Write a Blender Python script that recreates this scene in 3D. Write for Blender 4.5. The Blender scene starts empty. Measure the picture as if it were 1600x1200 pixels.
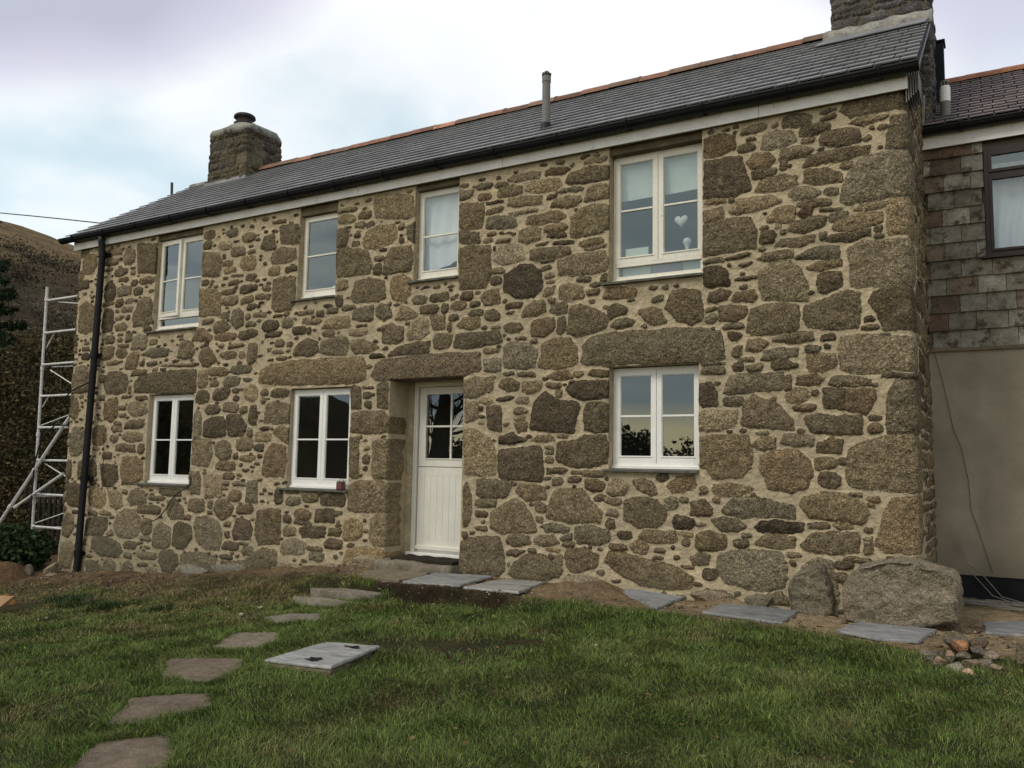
import bpy, math, random
import numpy as np
from mathutils import Vector
R=math.radians
S=bpy.context.scene
COL=S.collection
# ---------------------------------------------------------------- camera, sky, sun, exposure
PSI,PIT,ROL=R(30.5),R(5.6),R(1.0)
fw=Vector((-math.sin(PSI)*math.cos(PIT),math.cos(PSI)*math.cos(PIT),math.sin(PIT)))
rt=Vector((math.cos(PSI),math.sin(PSI),0)); up=rt.cross(fw)
rt2=rt*math.cos(ROL)+up*math.sin(ROL); up2=up*math.cos(ROL)-rt*math.sin(ROL)
cd=bpy.data.cameras.new('camera'); cam=bpy.data.objects.new('camera',cd); COL.objects.link(cam)
from mathutils import Matrix
m=Matrix((rt2,up2,-fw)).transposed().to_4x4(); m.translation=Vector((0,-8.56,0)); cam.matrix_world=m
cd.sensor_width=36; cd.lens=36*1290/1600; cd.clip_start=.05; cd.clip_end=3000
S.camera=cam
SUN_EL,SUN_AZ=R(47),R(208)      # azimuth clockwise from +Y: the light comes from behind the camera, a little to its left
w=bpy.data.worlds.new('World'); S.world=w; w.use_nodes=True
nt=w.node_tree; nt.nodes.clear()
def N(nt,t,**k):
    n=nt.nodes.new(t)
    for a,b in k.items():
        if a in n.inputs: n.inputs[a].default_value=b
        else: setattr(n,a,b)
    return n
def lk(nt,a,b): nt.links.new(a,b)
sky=N(nt,'ShaderNodeTexSky'); sky.sky_type='NISHITA'; sky.sun_disc=False; sky.sun_elevation=SUN_EL; sky.sun_rotation=SUN_AZ
tc=N(nt,'ShaderNodeTexCoord'); sx=N(nt,'ShaderNodeSeparateXYZ'); lk(nt,tc.outputs['Generated'],sx.inputs[0])
def M(nt,op,a,b=None,c=None,clamp=False):
    n=nt.nodes.new('ShaderNodeMath'); n.operation=op; n.use_clamp=clamp
    for i,v in enumerate((a,b,c)):
        if v is None: continue
        if isinstance(v,(int,float)): n.inputs[i].default_value=v
        else: nt.links.new(v,n.inputs[i])
    return n.outputs[0]
def RAMP(nt,fac,stops,interp='LINEAR'):
    n=nt.nodes.new('ShaderNodeValToRGB'); n.color_ramp.interpolation=interp
    e=n.color_ramp.elements
    while len(e)<len(stops): e.new(.5)
    for i,(p,c) in enumerate(stops):
        e[i].position=p
        e[i].color=(c,c,c,1) if isinstance(c,(int,float)) else tuple(c)+(1,)
    nt.links.new(fac,n.inputs[0]); return n.outputs[0]
def MIX(nt,f,a,b,mode='MIX'):
    n=nt.nodes.new('ShaderNodeMix'); n.data_type='RGBA'; n.blend_type=mode
    for i,v in ((0,f),(6,a),(7,b)):
        if isinstance(v,(int,float)): n.inputs[i].default_value=v
        elif isinstance(v,tuple): n.inputs[i].default_value=v+(1,)
        else: nt.links.new(v,n.inputs[i])
    return n.outputs[2]
zc=M(nt,'MAXIMUM',sx.outputs[2],.0)
den=M(nt,'ADD',zc,.22)
cx=N(nt,'ShaderNodeCombineXYZ'); lk(nt,M(nt,'DIVIDE',sx.outputs[0],den),cx.inputs[0]); lk(nt,M(nt,'DIVIDE',sx.outputs[1],den),cx.inputs[1]); cx.inputs[2].default_value=3.1
n1=N(nt,'ShaderNodeTexNoise',Scale=.9,Detail=5.0,Roughness=.5); lk(nt,cx.outputs[0],n1.inputs['Vector'])
mp=N(nt,'ShaderNodeMapping'); mp.inputs['Location'].default_value=(4.3,1.7,0); lk(nt,cx.outputs[0],mp.inputs[0])
n2=N(nt,'ShaderNodeTexNoise',Scale=.55,Detail=4.0,Roughness=.5); lk(nt,mp.outputs[0],n2.inputs['Vector'])
dv2=nt.nodes.new('ShaderNodeVectorMath'); dv2.operation='DOT_PRODUCT'; lk(nt,tc.outputs['Generated'],dv2.inputs[0]); dv2.inputs[1].default_value=(-.77,.43,.47)
lav=RAMP(nt,dv2.outputs['Value'],[(.93,0.0),(.995,1.0)])
cl=RAMP(nt,M(nt,'ADD',n1.outputs[0],M(nt,'MULTIPLY',M(nt,'SUBTRACT',zc,.30),.55)),[(.42,0.0),(.53,.7),(.64,1.0)])
shf=M(nt,'ADD',n2.outputs[0],M(nt,'MULTIPLY',M(nt,'SUBTRACT',zc,.37),1.7))
# one bright thin spot in the cloud, above the flue
dv=nt.nodes.new('ShaderNodeVectorMath'); dv.operation='DOT_PRODUCT'; lk(nt,tc.outputs['Generated'],dv.inputs[0]); dv.inputs[1].default_value=(-.43,.80,.41)
shf=M(nt,'SUBTRACT',shf,M(nt,'MULTIPLY',RAMP(nt,dv.outputs['Value'],[(.90,0.0),(.985,1.0)]),.22))
shf=M(nt,'ADD',shf,M(nt,'MULTIPLY',lav,.16))
shade=RAMP(nt,shf,[(.42,(10.9,10.9,11.1)),(.52,(7.6,7.4,8.7)),(.63,(5.6,5.5,6.7))])
haz=RAMP(nt,zc,[(0,1.0),(.2,.95),(.5,.6),(1,.2)])
sk=MIX(nt,1.0,sky.outputs[0],(1.05,1.0,.97),'MULTIPLY')
sk=MIX(nt,haz,sk,(6.7,8.8,9.7))
skc=MIX(nt,cl,sk,shade)
# duller cloud and a low yellow evening gap on the side behind the camera
bk=M(nt,'MULTIPLY',sx.outputs[1],-1.0); bkf=RAMP(nt,bk,[(.05,0.0),(.45,1.0)])
n3=N(nt,'ShaderNodeTexNoise',Scale=2.2,Detail=5.0); 
mp3=N(nt,'ShaderNodeMapping'); mp3.inputs['Scale'].default_value=(1,1,5); lk(nt,tc.outputs['Generated'],mp3.inputs[0]); lk(nt,mp3.outputs[0],n3.inputs['Vector'])
bc=RAMP(nt,n3.outputs[0],[(.4,(7.0,8.0,8.2)),(.55,(10.2,10.3,9.7)),(.65,(6.0,6.6,7.2))])
el=M(nt,'ADD',sx.outputs[2],M(nt,'MULTIPLY',M(nt,'SUBTRACT',n3.outputs[0],.5),.07))
gap=RAMP(nt,el,[(0.0,1.0),(.035,.9),(.075,0.0)])
bc=MIX(nt,gap,bc,(19.,15.5,9.))
skc=MIX(nt,bkf,skc,bc)
bg=N(nt,'ShaderNodeBackground',Strength=.1); lk(nt,skc,bg.inputs[0])
wo=N(nt,'ShaderNodeOutputWorld'); lk(nt,bg.outputs[0],wo.inputs[0])
sl=bpy.data.lights.new('sun','SUN'); sl.energy=1.45; sl.angle=R(18); sl.color=(1,.92,.80)
so=bpy.data.objects.new('sun',sl); COL.objects.link(so)
sd=Vector((math.sin(SUN_AZ)*math.cos(SUN_EL),math.cos(SUN_AZ)*math.cos(SUN_EL),math.sin(SUN_EL)))
so.rotation_euler=sd.to_track_quat('Z','Y').to_euler()
S.view_settings.view_transform='Standard'; S.view_settings.look='None'; S.view_settings.exposure=0; S.view_settings.gamma=1
S.render.engine='CYCLES'
S.cycles.max_bounces=6; S.cycles.diffuse_bounces=3; S.cycles.glossy_bounces=3; S.cycles.transparent_max_bounces=12; S.cycles.caustics_reflective=False; S.cycles.caustics_refractive=False
S.render.resolution_x=1024; S.render.resolution_y=768

def _lat(ix,iy,seed):
    h=(ix.astype(np.int64)*374761393+iy.astype(np.int64)*668265263+seed*974634777)&0xffffffff
    h=((h^(h>>13))*1274126177)&0xffffffff
    return ((h^(h>>16))&0xffff)/65535.0
def vn(x,y,seed=0):
    x=np.asarray(x,float);y=np.asarray(y,float)
    ix=np.floor(x);iy=np.floor(y);fx=x-ix;fy=y-iy
    fx=fx*fx*(3-2*fx);fy=fy*fy*(3-2*fy)
    a=_lat(ix,iy,seed);b=_lat(ix+1,iy,seed);c=_lat(ix,iy+1,seed);d=_lat(ix+1,iy+1,seed)
    return (a+(b-a)*fx)*(1-fy)+(c+(d-c)*fx)*fy
def fb(x,y,s,o=3,seed=0):
    t=0;a=1;w=0
    for i in range(o):
        t=t+a*(vn(x/s,y/s,seed+i*7)-.5);w+=a;a*=.5;s*=.47
    return t/w*2
def sst(a,b,x):
    t=np.clip((x-a)/(b-a),0,1);return t*t*(3-2*t)
def gz(x,y,fine=True):
    x=np.asarray(x,float);y=np.asarray(y,float)
    w=np.interp(x,[-30,-18,-14,-10.6,-8.75,-7.2,-6,-3.8,-2.7,0,6],[-2.3,-2.05,-1.95,-1.72,-1.52,-1.36,-1.35,-1.33,-1.37,-1.385,-1.36])
    a=np.interp(x,[-30,-14,-10,-8,-6,-4,0,6],[-2.5,-2.1,-1.86,-1.70,-1.56,-1.5,-1.47,-1.45])
    b=np.interp(x,[-30,-14,-8,-4,0,6],[-2.6,-2.2,-1.9,-1.7,-1.6,-1.55])
    yy=-y
    t1=sst(0,2,yy)
    # terrace edge near the door
    k=sst(-7.6,-7.0,x)*sst(-4.0,-4.6,x)
    t1=t1*(1-k)+k*(sst(1.0,1.12,yy)*.85+.15*sst(1.0,2.2,yy))
    t2=sst(1.5,7,yy)
    z=w*(1-t1)+a*t1
    z=z*(1-t2)+b*t2
    z=z+.03*fb(x,y,1.3,2,3)*sst(0,1,yy)
    if fine: z=z+.012*fb(x,y,.22,3,9)
    return z
def lawn(x,y):
    """1 = grass, 0 = bare earth"""
    e=np.interp(x,[-16,-12.5,-11,-10,-8.7,-7.5,-6.2,-5,-3.8,-2.6,-1.3,-.6,.5,3],[1.6,1.0,.75,.5,.45,.62,1.08,1.12,.82,.74,.84,.98,.85,.9])
    n=fb(x,y,.5,3,21)
    v=sst(-.16,.18,(-y)-e+n*.3)
    # thin, brownish area to the left
    thin=sst(-6.5,-10.5,x)*sst(3.2,1.0,-y+ .25*(x+10))
    return v*(1-.62*np.clip(thin*(.8+.8*fb(x,y,.35,2,5)),0,1))

# ---------------------------------------------------------------- materials
MATS={}
def base(name):
    m=bpy.data.materials.new(name); m.use_nodes=True; nt=m.node_tree; nt.nodes.clear()
    o=nt.nodes.new('ShaderNodeOutputMaterial'); p=nt.nodes.new('ShaderNodeBsdfPrincipled'); nt.links.new(p.outputs[0],o.inputs[0])
    MATS[name]=m; return m,nt,p,o
def pm(name,col=(.5,.5,.5),rough=.8,spec=.3,metal=0,attr=None,noise=(),bump=(),stain=None):
    """principled material; noise: (scale, amount[, stretch]); bump: (scale, distance)"""
    m,nt,p,o=base(name)
    p.inputs['Roughness'].default_value=rough; p.inputs['Specular IOR Level'].default_value=spec; p.inputs['Metallic'].default_value=metal
    g=nt.nodes.new('ShaderNodeNewGeometry').outputs['Position']
    if attr:
        a=nt.nodes.new('ShaderNodeAttribute'); a.attribute_name=attr; c=a.outputs['Color']
    else:
        r=nt.nodes.new('ShaderNodeRGB'); r.outputs[0].default_value=tuple(col)+(1,); c=r.outputs[0]
    for ns in noise:
        sc,am=ns[0],ns[1]
        n=N(nt,'ShaderNodeTexNoise',Scale=sc,Detail=3.0,Roughness=.6)
        if len(ns)>2:
            mp=nt.nodes.new('ShaderNodeMapping'); mp.inputs['Scale'].default_value=ns[2]; nt.links.new(g,mp.inputs[0]); nt.links.new(mp.outputs[0],n.inputs['Vector'])
        else: nt.links.new(g,n.inputs['Vector'])
        f=RAMP(nt,n.outputs[0],[(.3,max(0,1-am)),(.7,1+am)])
        c=MIX(nt,1.0,c,f,'MULTIPLY')
    if stain:
        sc,lo,hi,sc_col=stain
        n=N(nt,'ShaderNodeTexNoise',Scale=sc,Detail=5.0,Roughness=.65); nt.links.new(g,n.inputs['Vector'])
        c=MIX(nt,RAMP(nt,n.outputs[0],[(lo,0.0),(hi,1.0)]),c,sc_col)
    nt.links.new(c,p.inputs['Base Color'])
    prev=None
    for sc,di in bump:
        n=N(nt,'ShaderNodeTexNoise',Scale=sc,Detail=4.0,Roughness=.6); nt.links.new(g,n.inputs['Vector'])
        b=nt.nodes.new('ShaderNodeBump'); b.inputs['Distance'].default_value=di; b.inputs['Strength'].default_value=1
        nt.links.new(n.outputs[0],b.inputs['Height'])
        if prev: nt.links.new(prev,b.inputs['Normal'])
        prev=b.outputs[0]
    if prev: nt.links.new(prev,p.inputs['Normal'])
    return m
def wallmat():
    m,nt,p,o=base('rubble_masonry')
    g=nt.nodes.new('ShaderNodeNewGeometry').outputs['Position']
    a=nt.nodes.new('ShaderNodeAttribute'); a.attribute_name='tint'
    k=nt.nodes.new('ShaderNodeAttribute'); k.attribute_name='mask'
    def ns(sc,det=3.0,ro=.6):
        n=N(nt,'ShaderNodeTexNoise',Scale=sc,Detail=det,Roughness=ro); nt.links.new(g,n.inputs['Vector']); return n.outputs[0]
    mk=RAMP(nt,M(nt,'ADD',k.outputs['Fac'],M(nt,'MULTIPLY',M(nt,'SUBTRACT',ns(34),.5),.55)),[(.34,0.0),(.56,1.0)])
    # granite: warm grey brown with pale feldspar and dark mica grains, darker lichen blotches
    grain=ns(64,2.0,.75); grain2=ns(30,3.0,.65)
    st=MIX(nt,1.0,a.outputs['Color'],RAMP(nt,grain,[(.30,.34),(.46,.84),(.58,1.3),(.72,2.5)]),'MULTIPLY')
    st=MIX(nt,1.0,st,RAMP(nt,grain2,[(.3,.7),(.7,1.35)]),'MULTIPLY')
    st=MIX(nt,1.0,st,RAMP(nt,ns(9,4.0),[(.3,.74),(.7,1.28)]),'MULTIPLY')
    st=MIX(nt,RAMP(nt,ns(5.5,5.0,.7),[(.56,0.0),(.74,.5)]),st,(.29,.255,.185))
    # lime mortar, sandy
    mo=MIX(nt,1.0,(.50,.41,.275),RAMP(nt,ns(6,4.0),[(.3,.72),(.7,1.18)]),'MULTIPLY')
    mo=MIX(nt,1.0,mo,RAMP(nt,ns(19,4.0,.7),[(.3,.80),(.7,1.13)]),'MULTIPLY')
    mo=MIX(nt,1.0,mo,RAMP(nt,ns(60,3.0),[(.3,.86),(.7,1.12)]),'MULTIPLY')
    mo=MIX(nt,RAMP(nt,ns(1.1,5.0,.65),[(.45,0.0),(.68,.8)]),mo,(.37,.315,.22))
    mo=MIX(nt,RAMP(nt,ns(3.3,5.0,.7),[(.56,0.0),(.72,.7)]),mo,(.28,.235,.16))
    # dimmer light towards the ground put into the mortar colour; stones greener there
    sz=nt.nodes.new('ShaderNodeSeparateXYZ'); nt.links.new(g,sz.inputs[0])
    lowf=RAMP(nt,M(nt,'MULTIPLY_ADD',ns(2.2,4.0),1.0,M(nt,'MULTIPLY',M(nt,'ADD',sz.outputs[2],1.0),-.9)),[(.55,0.0),(1.1,1.0)])
    mo=MIX(nt,lowf,mo,(.31,.26,.17))
    st=MIX(nt,M(nt,'MULTIPLY',lowf,.35),st,(.17,.165,.115))
    nt.links.new(MIX(nt,mk,mo,st),p.inputs['Base Color'])
    p.inputs['Roughness'].default_value=.92; p.inputs['Specular IOR Level'].default_value=.18
    b=nt.nodes.new('ShaderNodeBump'); b.inputs['Distance'].default_value=.02
    h=M(nt,'ADD',M(nt,'MULTIPLY',mk,M(nt,'ADD',M(nt,'MULTIPLY',grain2,1.3),M(nt,'MULTIPLY',grain,.7))),M(nt,'MULTIPLY',ns(70,3.0),.25))
    nt.links.new(h,b.inputs['Height']); b2=nt.nodes.new('ShaderNodeBump'); b2.inputs['Distance'].default_value=.035; nt.links.new(ns(14,3.0),b2.inputs['Height']); nt.links.new(b.outputs[0],b2.inputs['Normal'])
    nt.links.new(b2.outputs[0],p.inputs['Normal'])
    return m
WALL=wallmat()
def glassmat():
    m,nt,p,o=base('window_glass'); nt.nodes.remove(p)
    g=nt.nodes.new('ShaderNodeNewGeometry').outputs['Position']
    n=N(nt,'ShaderNodeTexNoise',Scale=2.2,Detail=1.0); nt.links.new(g,n.inputs['Vector'])
    b=nt.nodes.new('ShaderNodeBump'); b.inputs['Distance'].default_value=.0006; nt.links.new(n.outputs[0],b.inputs['Height'])
    gl=nt.nodes.new('ShaderNodeBsdfGlossy'); gl.inputs['Roughness'].default_value=.0; nt.links.new(b.outputs[0],gl.inputs['Normal'])
    gl.inputs[0].default_value=(.86,.97,1,1)
    t=nt.nodes.new('ShaderNodeBsdfTransparent'); t.inputs[0].default_value=(.93,.95,.945,1)
    f=nt.nodes.new('ShaderNodeFresnel'); f.inputs[0].default_value=1.62; gb=nt.nodes.new('ShaderNodeNewGeometry').outputs['Backfacing']
    mx=nt.nodes.new('ShaderNodeMixShader'); nt.links.new(M(nt,'MULTIPLY',M(nt,'MULTIPLY',f.outputs[0],2.8),M(nt,'SUBTRACT',1.0,gb)),mx.inputs[0]); nt.links.new(t.outputs[0],mx.inputs[1]); nt.links.new(gl.outputs[0],mx.inputs[2]); nt.links.new(mx.outputs[0],o.inputs[0])
    return m
GLASS=glassmat()
WHITE=pm('white_painted_timber',(.84,.83,.80),.45,.4,noise=((3,.05),(30,.04)),bump=((40,.0006),))
CREAM=pm('cream_painted_timber',(.77,.74,.65),.5,.35,noise=((3,.06),(25,.06)),bump=((40,.0008),),stain=(9,.66,.8,(.42,.38,.28)))
SLATE=pm('roof_slate',rough=.5,spec=.5,attr='Col',noise=((1.2,.10),(9,.10),(60,.08)),bump=((35,.0015),),stain=(5,.60,.78,(.21,.205,.18)))
SILL=pm('sill_slate',(.125,.125,.105),.7,.3,noise=((12,.3),),bump=((50,.004),),stain=(14,.55,.78,(.2,.19,.15)))
TERRA=pm('terracotta_ridge',rough=.85,attr='Col',noise=((5,.25),(30,.15)),bump=((30,.004),),stain=(7,.52,.74,(.12,.10,.075)))
FASC=pm('fascia_paint',(.80,.79,.77),.55,.3,noise=((4,.08),),stain=(14,.60,.82,(.34,.33,.3)))
BLACK=pm('black_plastic',(.009,.009,.011),.5,.25,noise=((6,.3),),bump=((8,.002),))
GREYP=pm('grey_plastic',(.17,.165,.155),.5,.4,noise=((8,.1),))
LEAD=pm('lead_flashing',(.20,.205,.215),.6,.4,noise=((4,.25),(20,.15)),bump=((9,.01),))
CEM=pm('cement_flaunching',(.30,.29,.26),.9,.2,noise=((5,.3),(30,.2)),bump=((18,.02),(60,.006)),stain=(7,.5,.68,(.1,.095,.08)))
POT=pm('chimney_pot_clay',(.035,.032,.034),.8,.3,noise=((9,.4),))
TIMB=pm('old_timber',(.15,.125,.08),.85,.2,noise=((4,.3),(40,.3,(.15,1,1))),bump=((60,.004),))
RENDER=pm('cement_render',(.285,.25,.195),.92,.15,noise=((.9,.13),(6,.07),(120,.06),(2.5,.10,(1,1,.2))),bump=((90,.0015),(3,.01)),stain=(1.4,.52,.78,(.215,.19,.145)))
def splash(m,z0,z1,col):
    nt=m.node_tree; p=[n for n in nt.nodes if n.type=='BSDF_PRINCIPLED'][0]; src=p.inputs['Base Color'].links[0].from_socket
    g=nt.nodes.new('ShaderNodeNewGeometry').outputs['Position']; sz=nt.nodes.new('ShaderNodeSeparateXYZ'); nt.links.new(g,sz.inputs[0])
    n=N(nt,'ShaderNodeTexNoise',Scale=3.0,Detail=5.0,Roughness=.65); nt.links.new(g,n.inputs['Vector'])
    f=M(nt,'ADD',M(nt,'DIVIDE',M(nt,'SUBTRACT',z1,sz.outputs[2]),z1-z0),M(nt,'MULTIPLY',M(nt,'SUBTRACT',n.outputs[0],.5),1.6))
    nt.links.new(MIX(nt,RAMP(nt,f,[(.3,0.0),(1.3,.5)]),src,col),p.inputs['Base Color'])
splash(RENDER,-1.15,-.55,(.15,.13,.095))
DPC=pm('bitumen_paint',(.010,.011,.014),.7,.2,noise=((5,.5),))
HUNG=pm('hung_slate',rough=.8,spec=.25,attr='Col',noise=((7,.3),(30,.2)),bump=((25,.006),),stain=(8,.52,.64,(.075,.05,.035)))
BROWN=pm('brown_stained_frame',(.022,.013,.012),.5,.4,noise=((10,.3),))
def cloth(name,col,al=1):
    return pm(name,col,.9,.1,noise=((6,.05),))
CLOTH=cloth('white_cotton',(.80,.81,.86)); NET=cloth('net_curtain',(.62,.63,.72)); BLIND=cloth('pale_blind',(.62,.70,.66))
ALU=pm('aluminium_tube',(.66,.66,.65),.5,.4,metal=.1,noise=((20,.2),),stain=(12,.6,.78,(.3,.3,.29)))
SOIL=pm('bare_earth_and_lawn_soil',rough=.97,spec=.08,attr='Col',noise=((2.5,.18),(14,.28),(55,.4)),bump=((8,.03),(30,.02),(110,.006)))
GRASS=pm('grass_blades',rough=.75,spec=.15,attr='Col')
LEAF=pm('foliage',rough=.8,spec=.12,attr='Col')
BARK=pm('bark',(.06,.048,.036),.95,.1,noise=((8,.4),),bump=((20,.02),))
FLAG=pm('granite_flag',rough=.93,spec=.15,attr='Col',noise=((3,.22),(16,.22),(90,.35)),bump=((12,.012),(60,.006)),stain=(5,.55,.75,(.12,.105,.065)))
BLUES=pm('blue_grey_slate_slab',rough=.55,spec=.4,attr='Col',noise=((2.5,.3,(1,3,1)),(9,.32,(1,4,1)),(70,.15)),bump=((25,.004),),stain=(4,.52,.7,(.33,.31,.27)))
ROCK=pm('loose_rock',rough=.93,spec=.15,attr='Col',noise=((6,.25),(28,.3),(80,.5)),bump=((12,.05),(45,.025)),stain=(6,.55,.72,(.13,.125,.08)))
HILLM=pm('moorland',rough=.97,spec=.05,attr='Col',noise=((.06,.3),(.3,.3),(1.1,.35)),bump=((.5,.5),))
CARD=pm('pale_card',(.60,.66,.60),.8); CER=pm('white_ceramic',(.68,.68,.68),.5,noise=((20,.08),)); RED=pm('red_brown_jar',(.16,.06,.05),.35,.5)
BOOK=pm('coloured_boxes',rough=.7,attr='Col')
MAT=pm('rubber_doormat',(.035,.028,.02),.95,.1,noise=((60,.5),),bump=((120,.01),))
WIRE=pm('grey_cable',(.20,.19,.17),.6); WIREB=pm('black_cable',(.02,.018,.016),.6); DARKPIPE=pm('dark_vent_pipe',(.055,.03,.04),.6)
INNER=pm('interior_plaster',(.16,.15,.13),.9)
ORANGE=pm('orange_clay_block',(.30,.15,.06),.9,.15,noise=((9,.3),(40,.2)),bump=((30,.008),))
# ---------------------------------------------------------------- mesh helpers
ORG={}
def mk(name,V,F,mat,parent=None,cols=None,smooth=False,label=None,attrs=None,counts=None):
    """one mesh object; V in world metres; F list of tuples or (flat index array, loop totals)"""
    V=np.asarray(V,dtype=np.float64).reshape(-1,3)
    lo=V.min(0);hi=V.max(0); org=np.array([(lo[0]+hi[0])/2,(lo[1]+hi[1])/2,lo[2]])
    me=bpy.data.meshes.new(name)
    if isinstance(F,np.ndarray):
        k=F.shape[1]; me.vertices.add(len(V)); me.vertices.foreach_set('co',(V-org).astype(np.float32).ravel())
        me.loops.add(F.size); me.loops.foreach_set('vertex_index',F.astype(np.int32).ravel())
        me.polygons.add(len(F)); me.polygons.foreach_set('loop_start',np.arange(0,F.size,k,dtype=np.int32))
        me.polygons.foreach_set('loop_total',np.full(len(F),k,dtype=np.int32))
        me.update(calc_edges=True)
    else:
        me.from_pydata([tuple(v) for v in V-org],[],F); me.update()
    if cols is not None:
        c=np.ones((len(V),4),dtype=np.float32); c[:,:3]=cols
        a=me.color_attributes.new('Col','FLOAT_COLOR','POINT'); a.data.foreach_set('color',c.ravel())
    for an,av in (attrs or {}).items():
        if av.ndim==1:
            a=me.attributes.new(an,'FLOAT','POINT'); a.data.foreach_set('value',av.astype(np.float32))
        else:
            c=np.ones((len(V),4),dtype=np.float32); c[:,:3]=av
            a=me.color_attributes.new(an,'FLOAT_COLOR','POINT'); a.data.foreach_set('color',c.ravel())
    me.materials.append(mat)
    if smooth: me.polygons.foreach_set('use_smooth',np.ones(len(me.polygons),dtype=bool))
    o=bpy.data.objects.new(name,me); COL.objects.link(o)
    po=np.zeros(3)
    if parent is not None: o.parent=parent; po=ORG[parent.name]
    o.location=tuple(org-po); ORG[o.name]=org
    if label: o['label']=label
    return o
def empty(name,loc):
    o=bpy.data.objects.new(name,None); COL.objects.link(o); o.location=loc; o.empty_display_size=.2; ORG[o.name]=np.array(loc,float); return o
def tag(o,label,cat,group=None):
    o['label']=label; o['category']=cat
    if group: o['group']=group
    return o
def kind(o,k,label=None):
    o['kind']=k
    if label: o['label']=label
    return o
class MB:
    def __init__(s): s.V=[];s.F=[];s.C=[]
    def add(s,V,F,c=None):
        n=len(s.V); s.V+= [tuple(v) for v in V]; s.F+=[tuple(i+n for i in f) for f in F]; s.C+=[c or (.5,.5,.5)]*len(V)
    def box(s,x0,x1,y0,y1,z0,z1,c=None):
        s.add([(x0,y0,z0),(x1,y0,z0),(x1,y1,z0),(x0,y1,z0),(x0,y0,z1),(x1,y0,z1),(x1,y1,z1),(x0,y1,z1)],
              [(0,3,2,1),(4,5,6,7),(0,1,5,4),(1,2,6,5),(2,3,7,6),(3,0,4,7)],c)
    def quadbox(s,P,n,t,c=None):
        """P four points (ccw seen from n), extruded back along -n by t"""
        P=[Vector(p) for p in P]; n=Vector(n); Q=[p-n*t for p in P]
        s.add(P+Q,[(0,1,2,3),(7,6,5,4)]+[(i,i+4,(i+1)%4+4,(i+1)%4) for i in range(4)],c)
    def tube(s,pts,r,k=10,c=None,cap=True):
        pts=[Vector(p) for p in pts]; rs=r if isinstance(r,(list,tuple)) else [r]*len(pts)
        V=[];F=[]
        pa=None
        for i,p in enumerate(pts):
            d=(pts[min(i+1,len(pts)-1)]-pts[max(i-1,0)]).normalized()
            if pa is None: a=d.orthogonal().normalized()
            else:
                a=pa-d*pa.dot(d); a=a.normalized() if a.length>1e-6 else d.orthogonal().normalized()
            pa=a; b=d.cross(a)
            for j in range(k):
                t=2*math.pi*j/k; V.append(p+(a*math.cos(t)+b*math.sin(t))*rs[i])
        for i in range(len(pts)-1):
            for j in range(k):
                F.append((i*k+j,i*k+(j+1)%k,(i+1)*k+(j+1)%k,(i+1)*k+j))
        if cap: F.append(tuple(range(k))[::-1]); F.append(tuple(range((len(pts)-1)*k,len(pts)*k)))
        s.add(V,F,c)
    def lathe(s,cx,cy,prof,k=20,c=None):
        V=[];F=[]
        for r,z in prof:
            for j in range(k):
                t=2*math.pi*j/k; V.append((cx+r*math.cos(t),cy+r*math.sin(t),z))
        for i in range(len(prof)-1):
            for j in range(k): F.append((i*k+j,i*k+(j+1)%k,(i+1)*k+(j+1)%k,(i+1)*k+j))
        F.append(tuple(range(k))[::-1]); F.append(tuple(range((len(prof)-1)*k,len(prof)*k)))
        s.add(V,F,c)
    def obj(s,name,mat,parent=None,bevel=0,smooth=False,col=False,label=None):
        o=mk(name,s.V,s.F,mat,parent,cols=np.array(s.C) if col else None,smooth=smooth,label=label)
        if bevel:
            b=o.modifiers.new('bevel','BEVEL'); b.width=bevel; b.segments=2; b.limit_method='ANGLE'; b.angle_limit=R(50)
        return o
rng=np.random.default_rng(7); rnd=random.Random(11)

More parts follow.
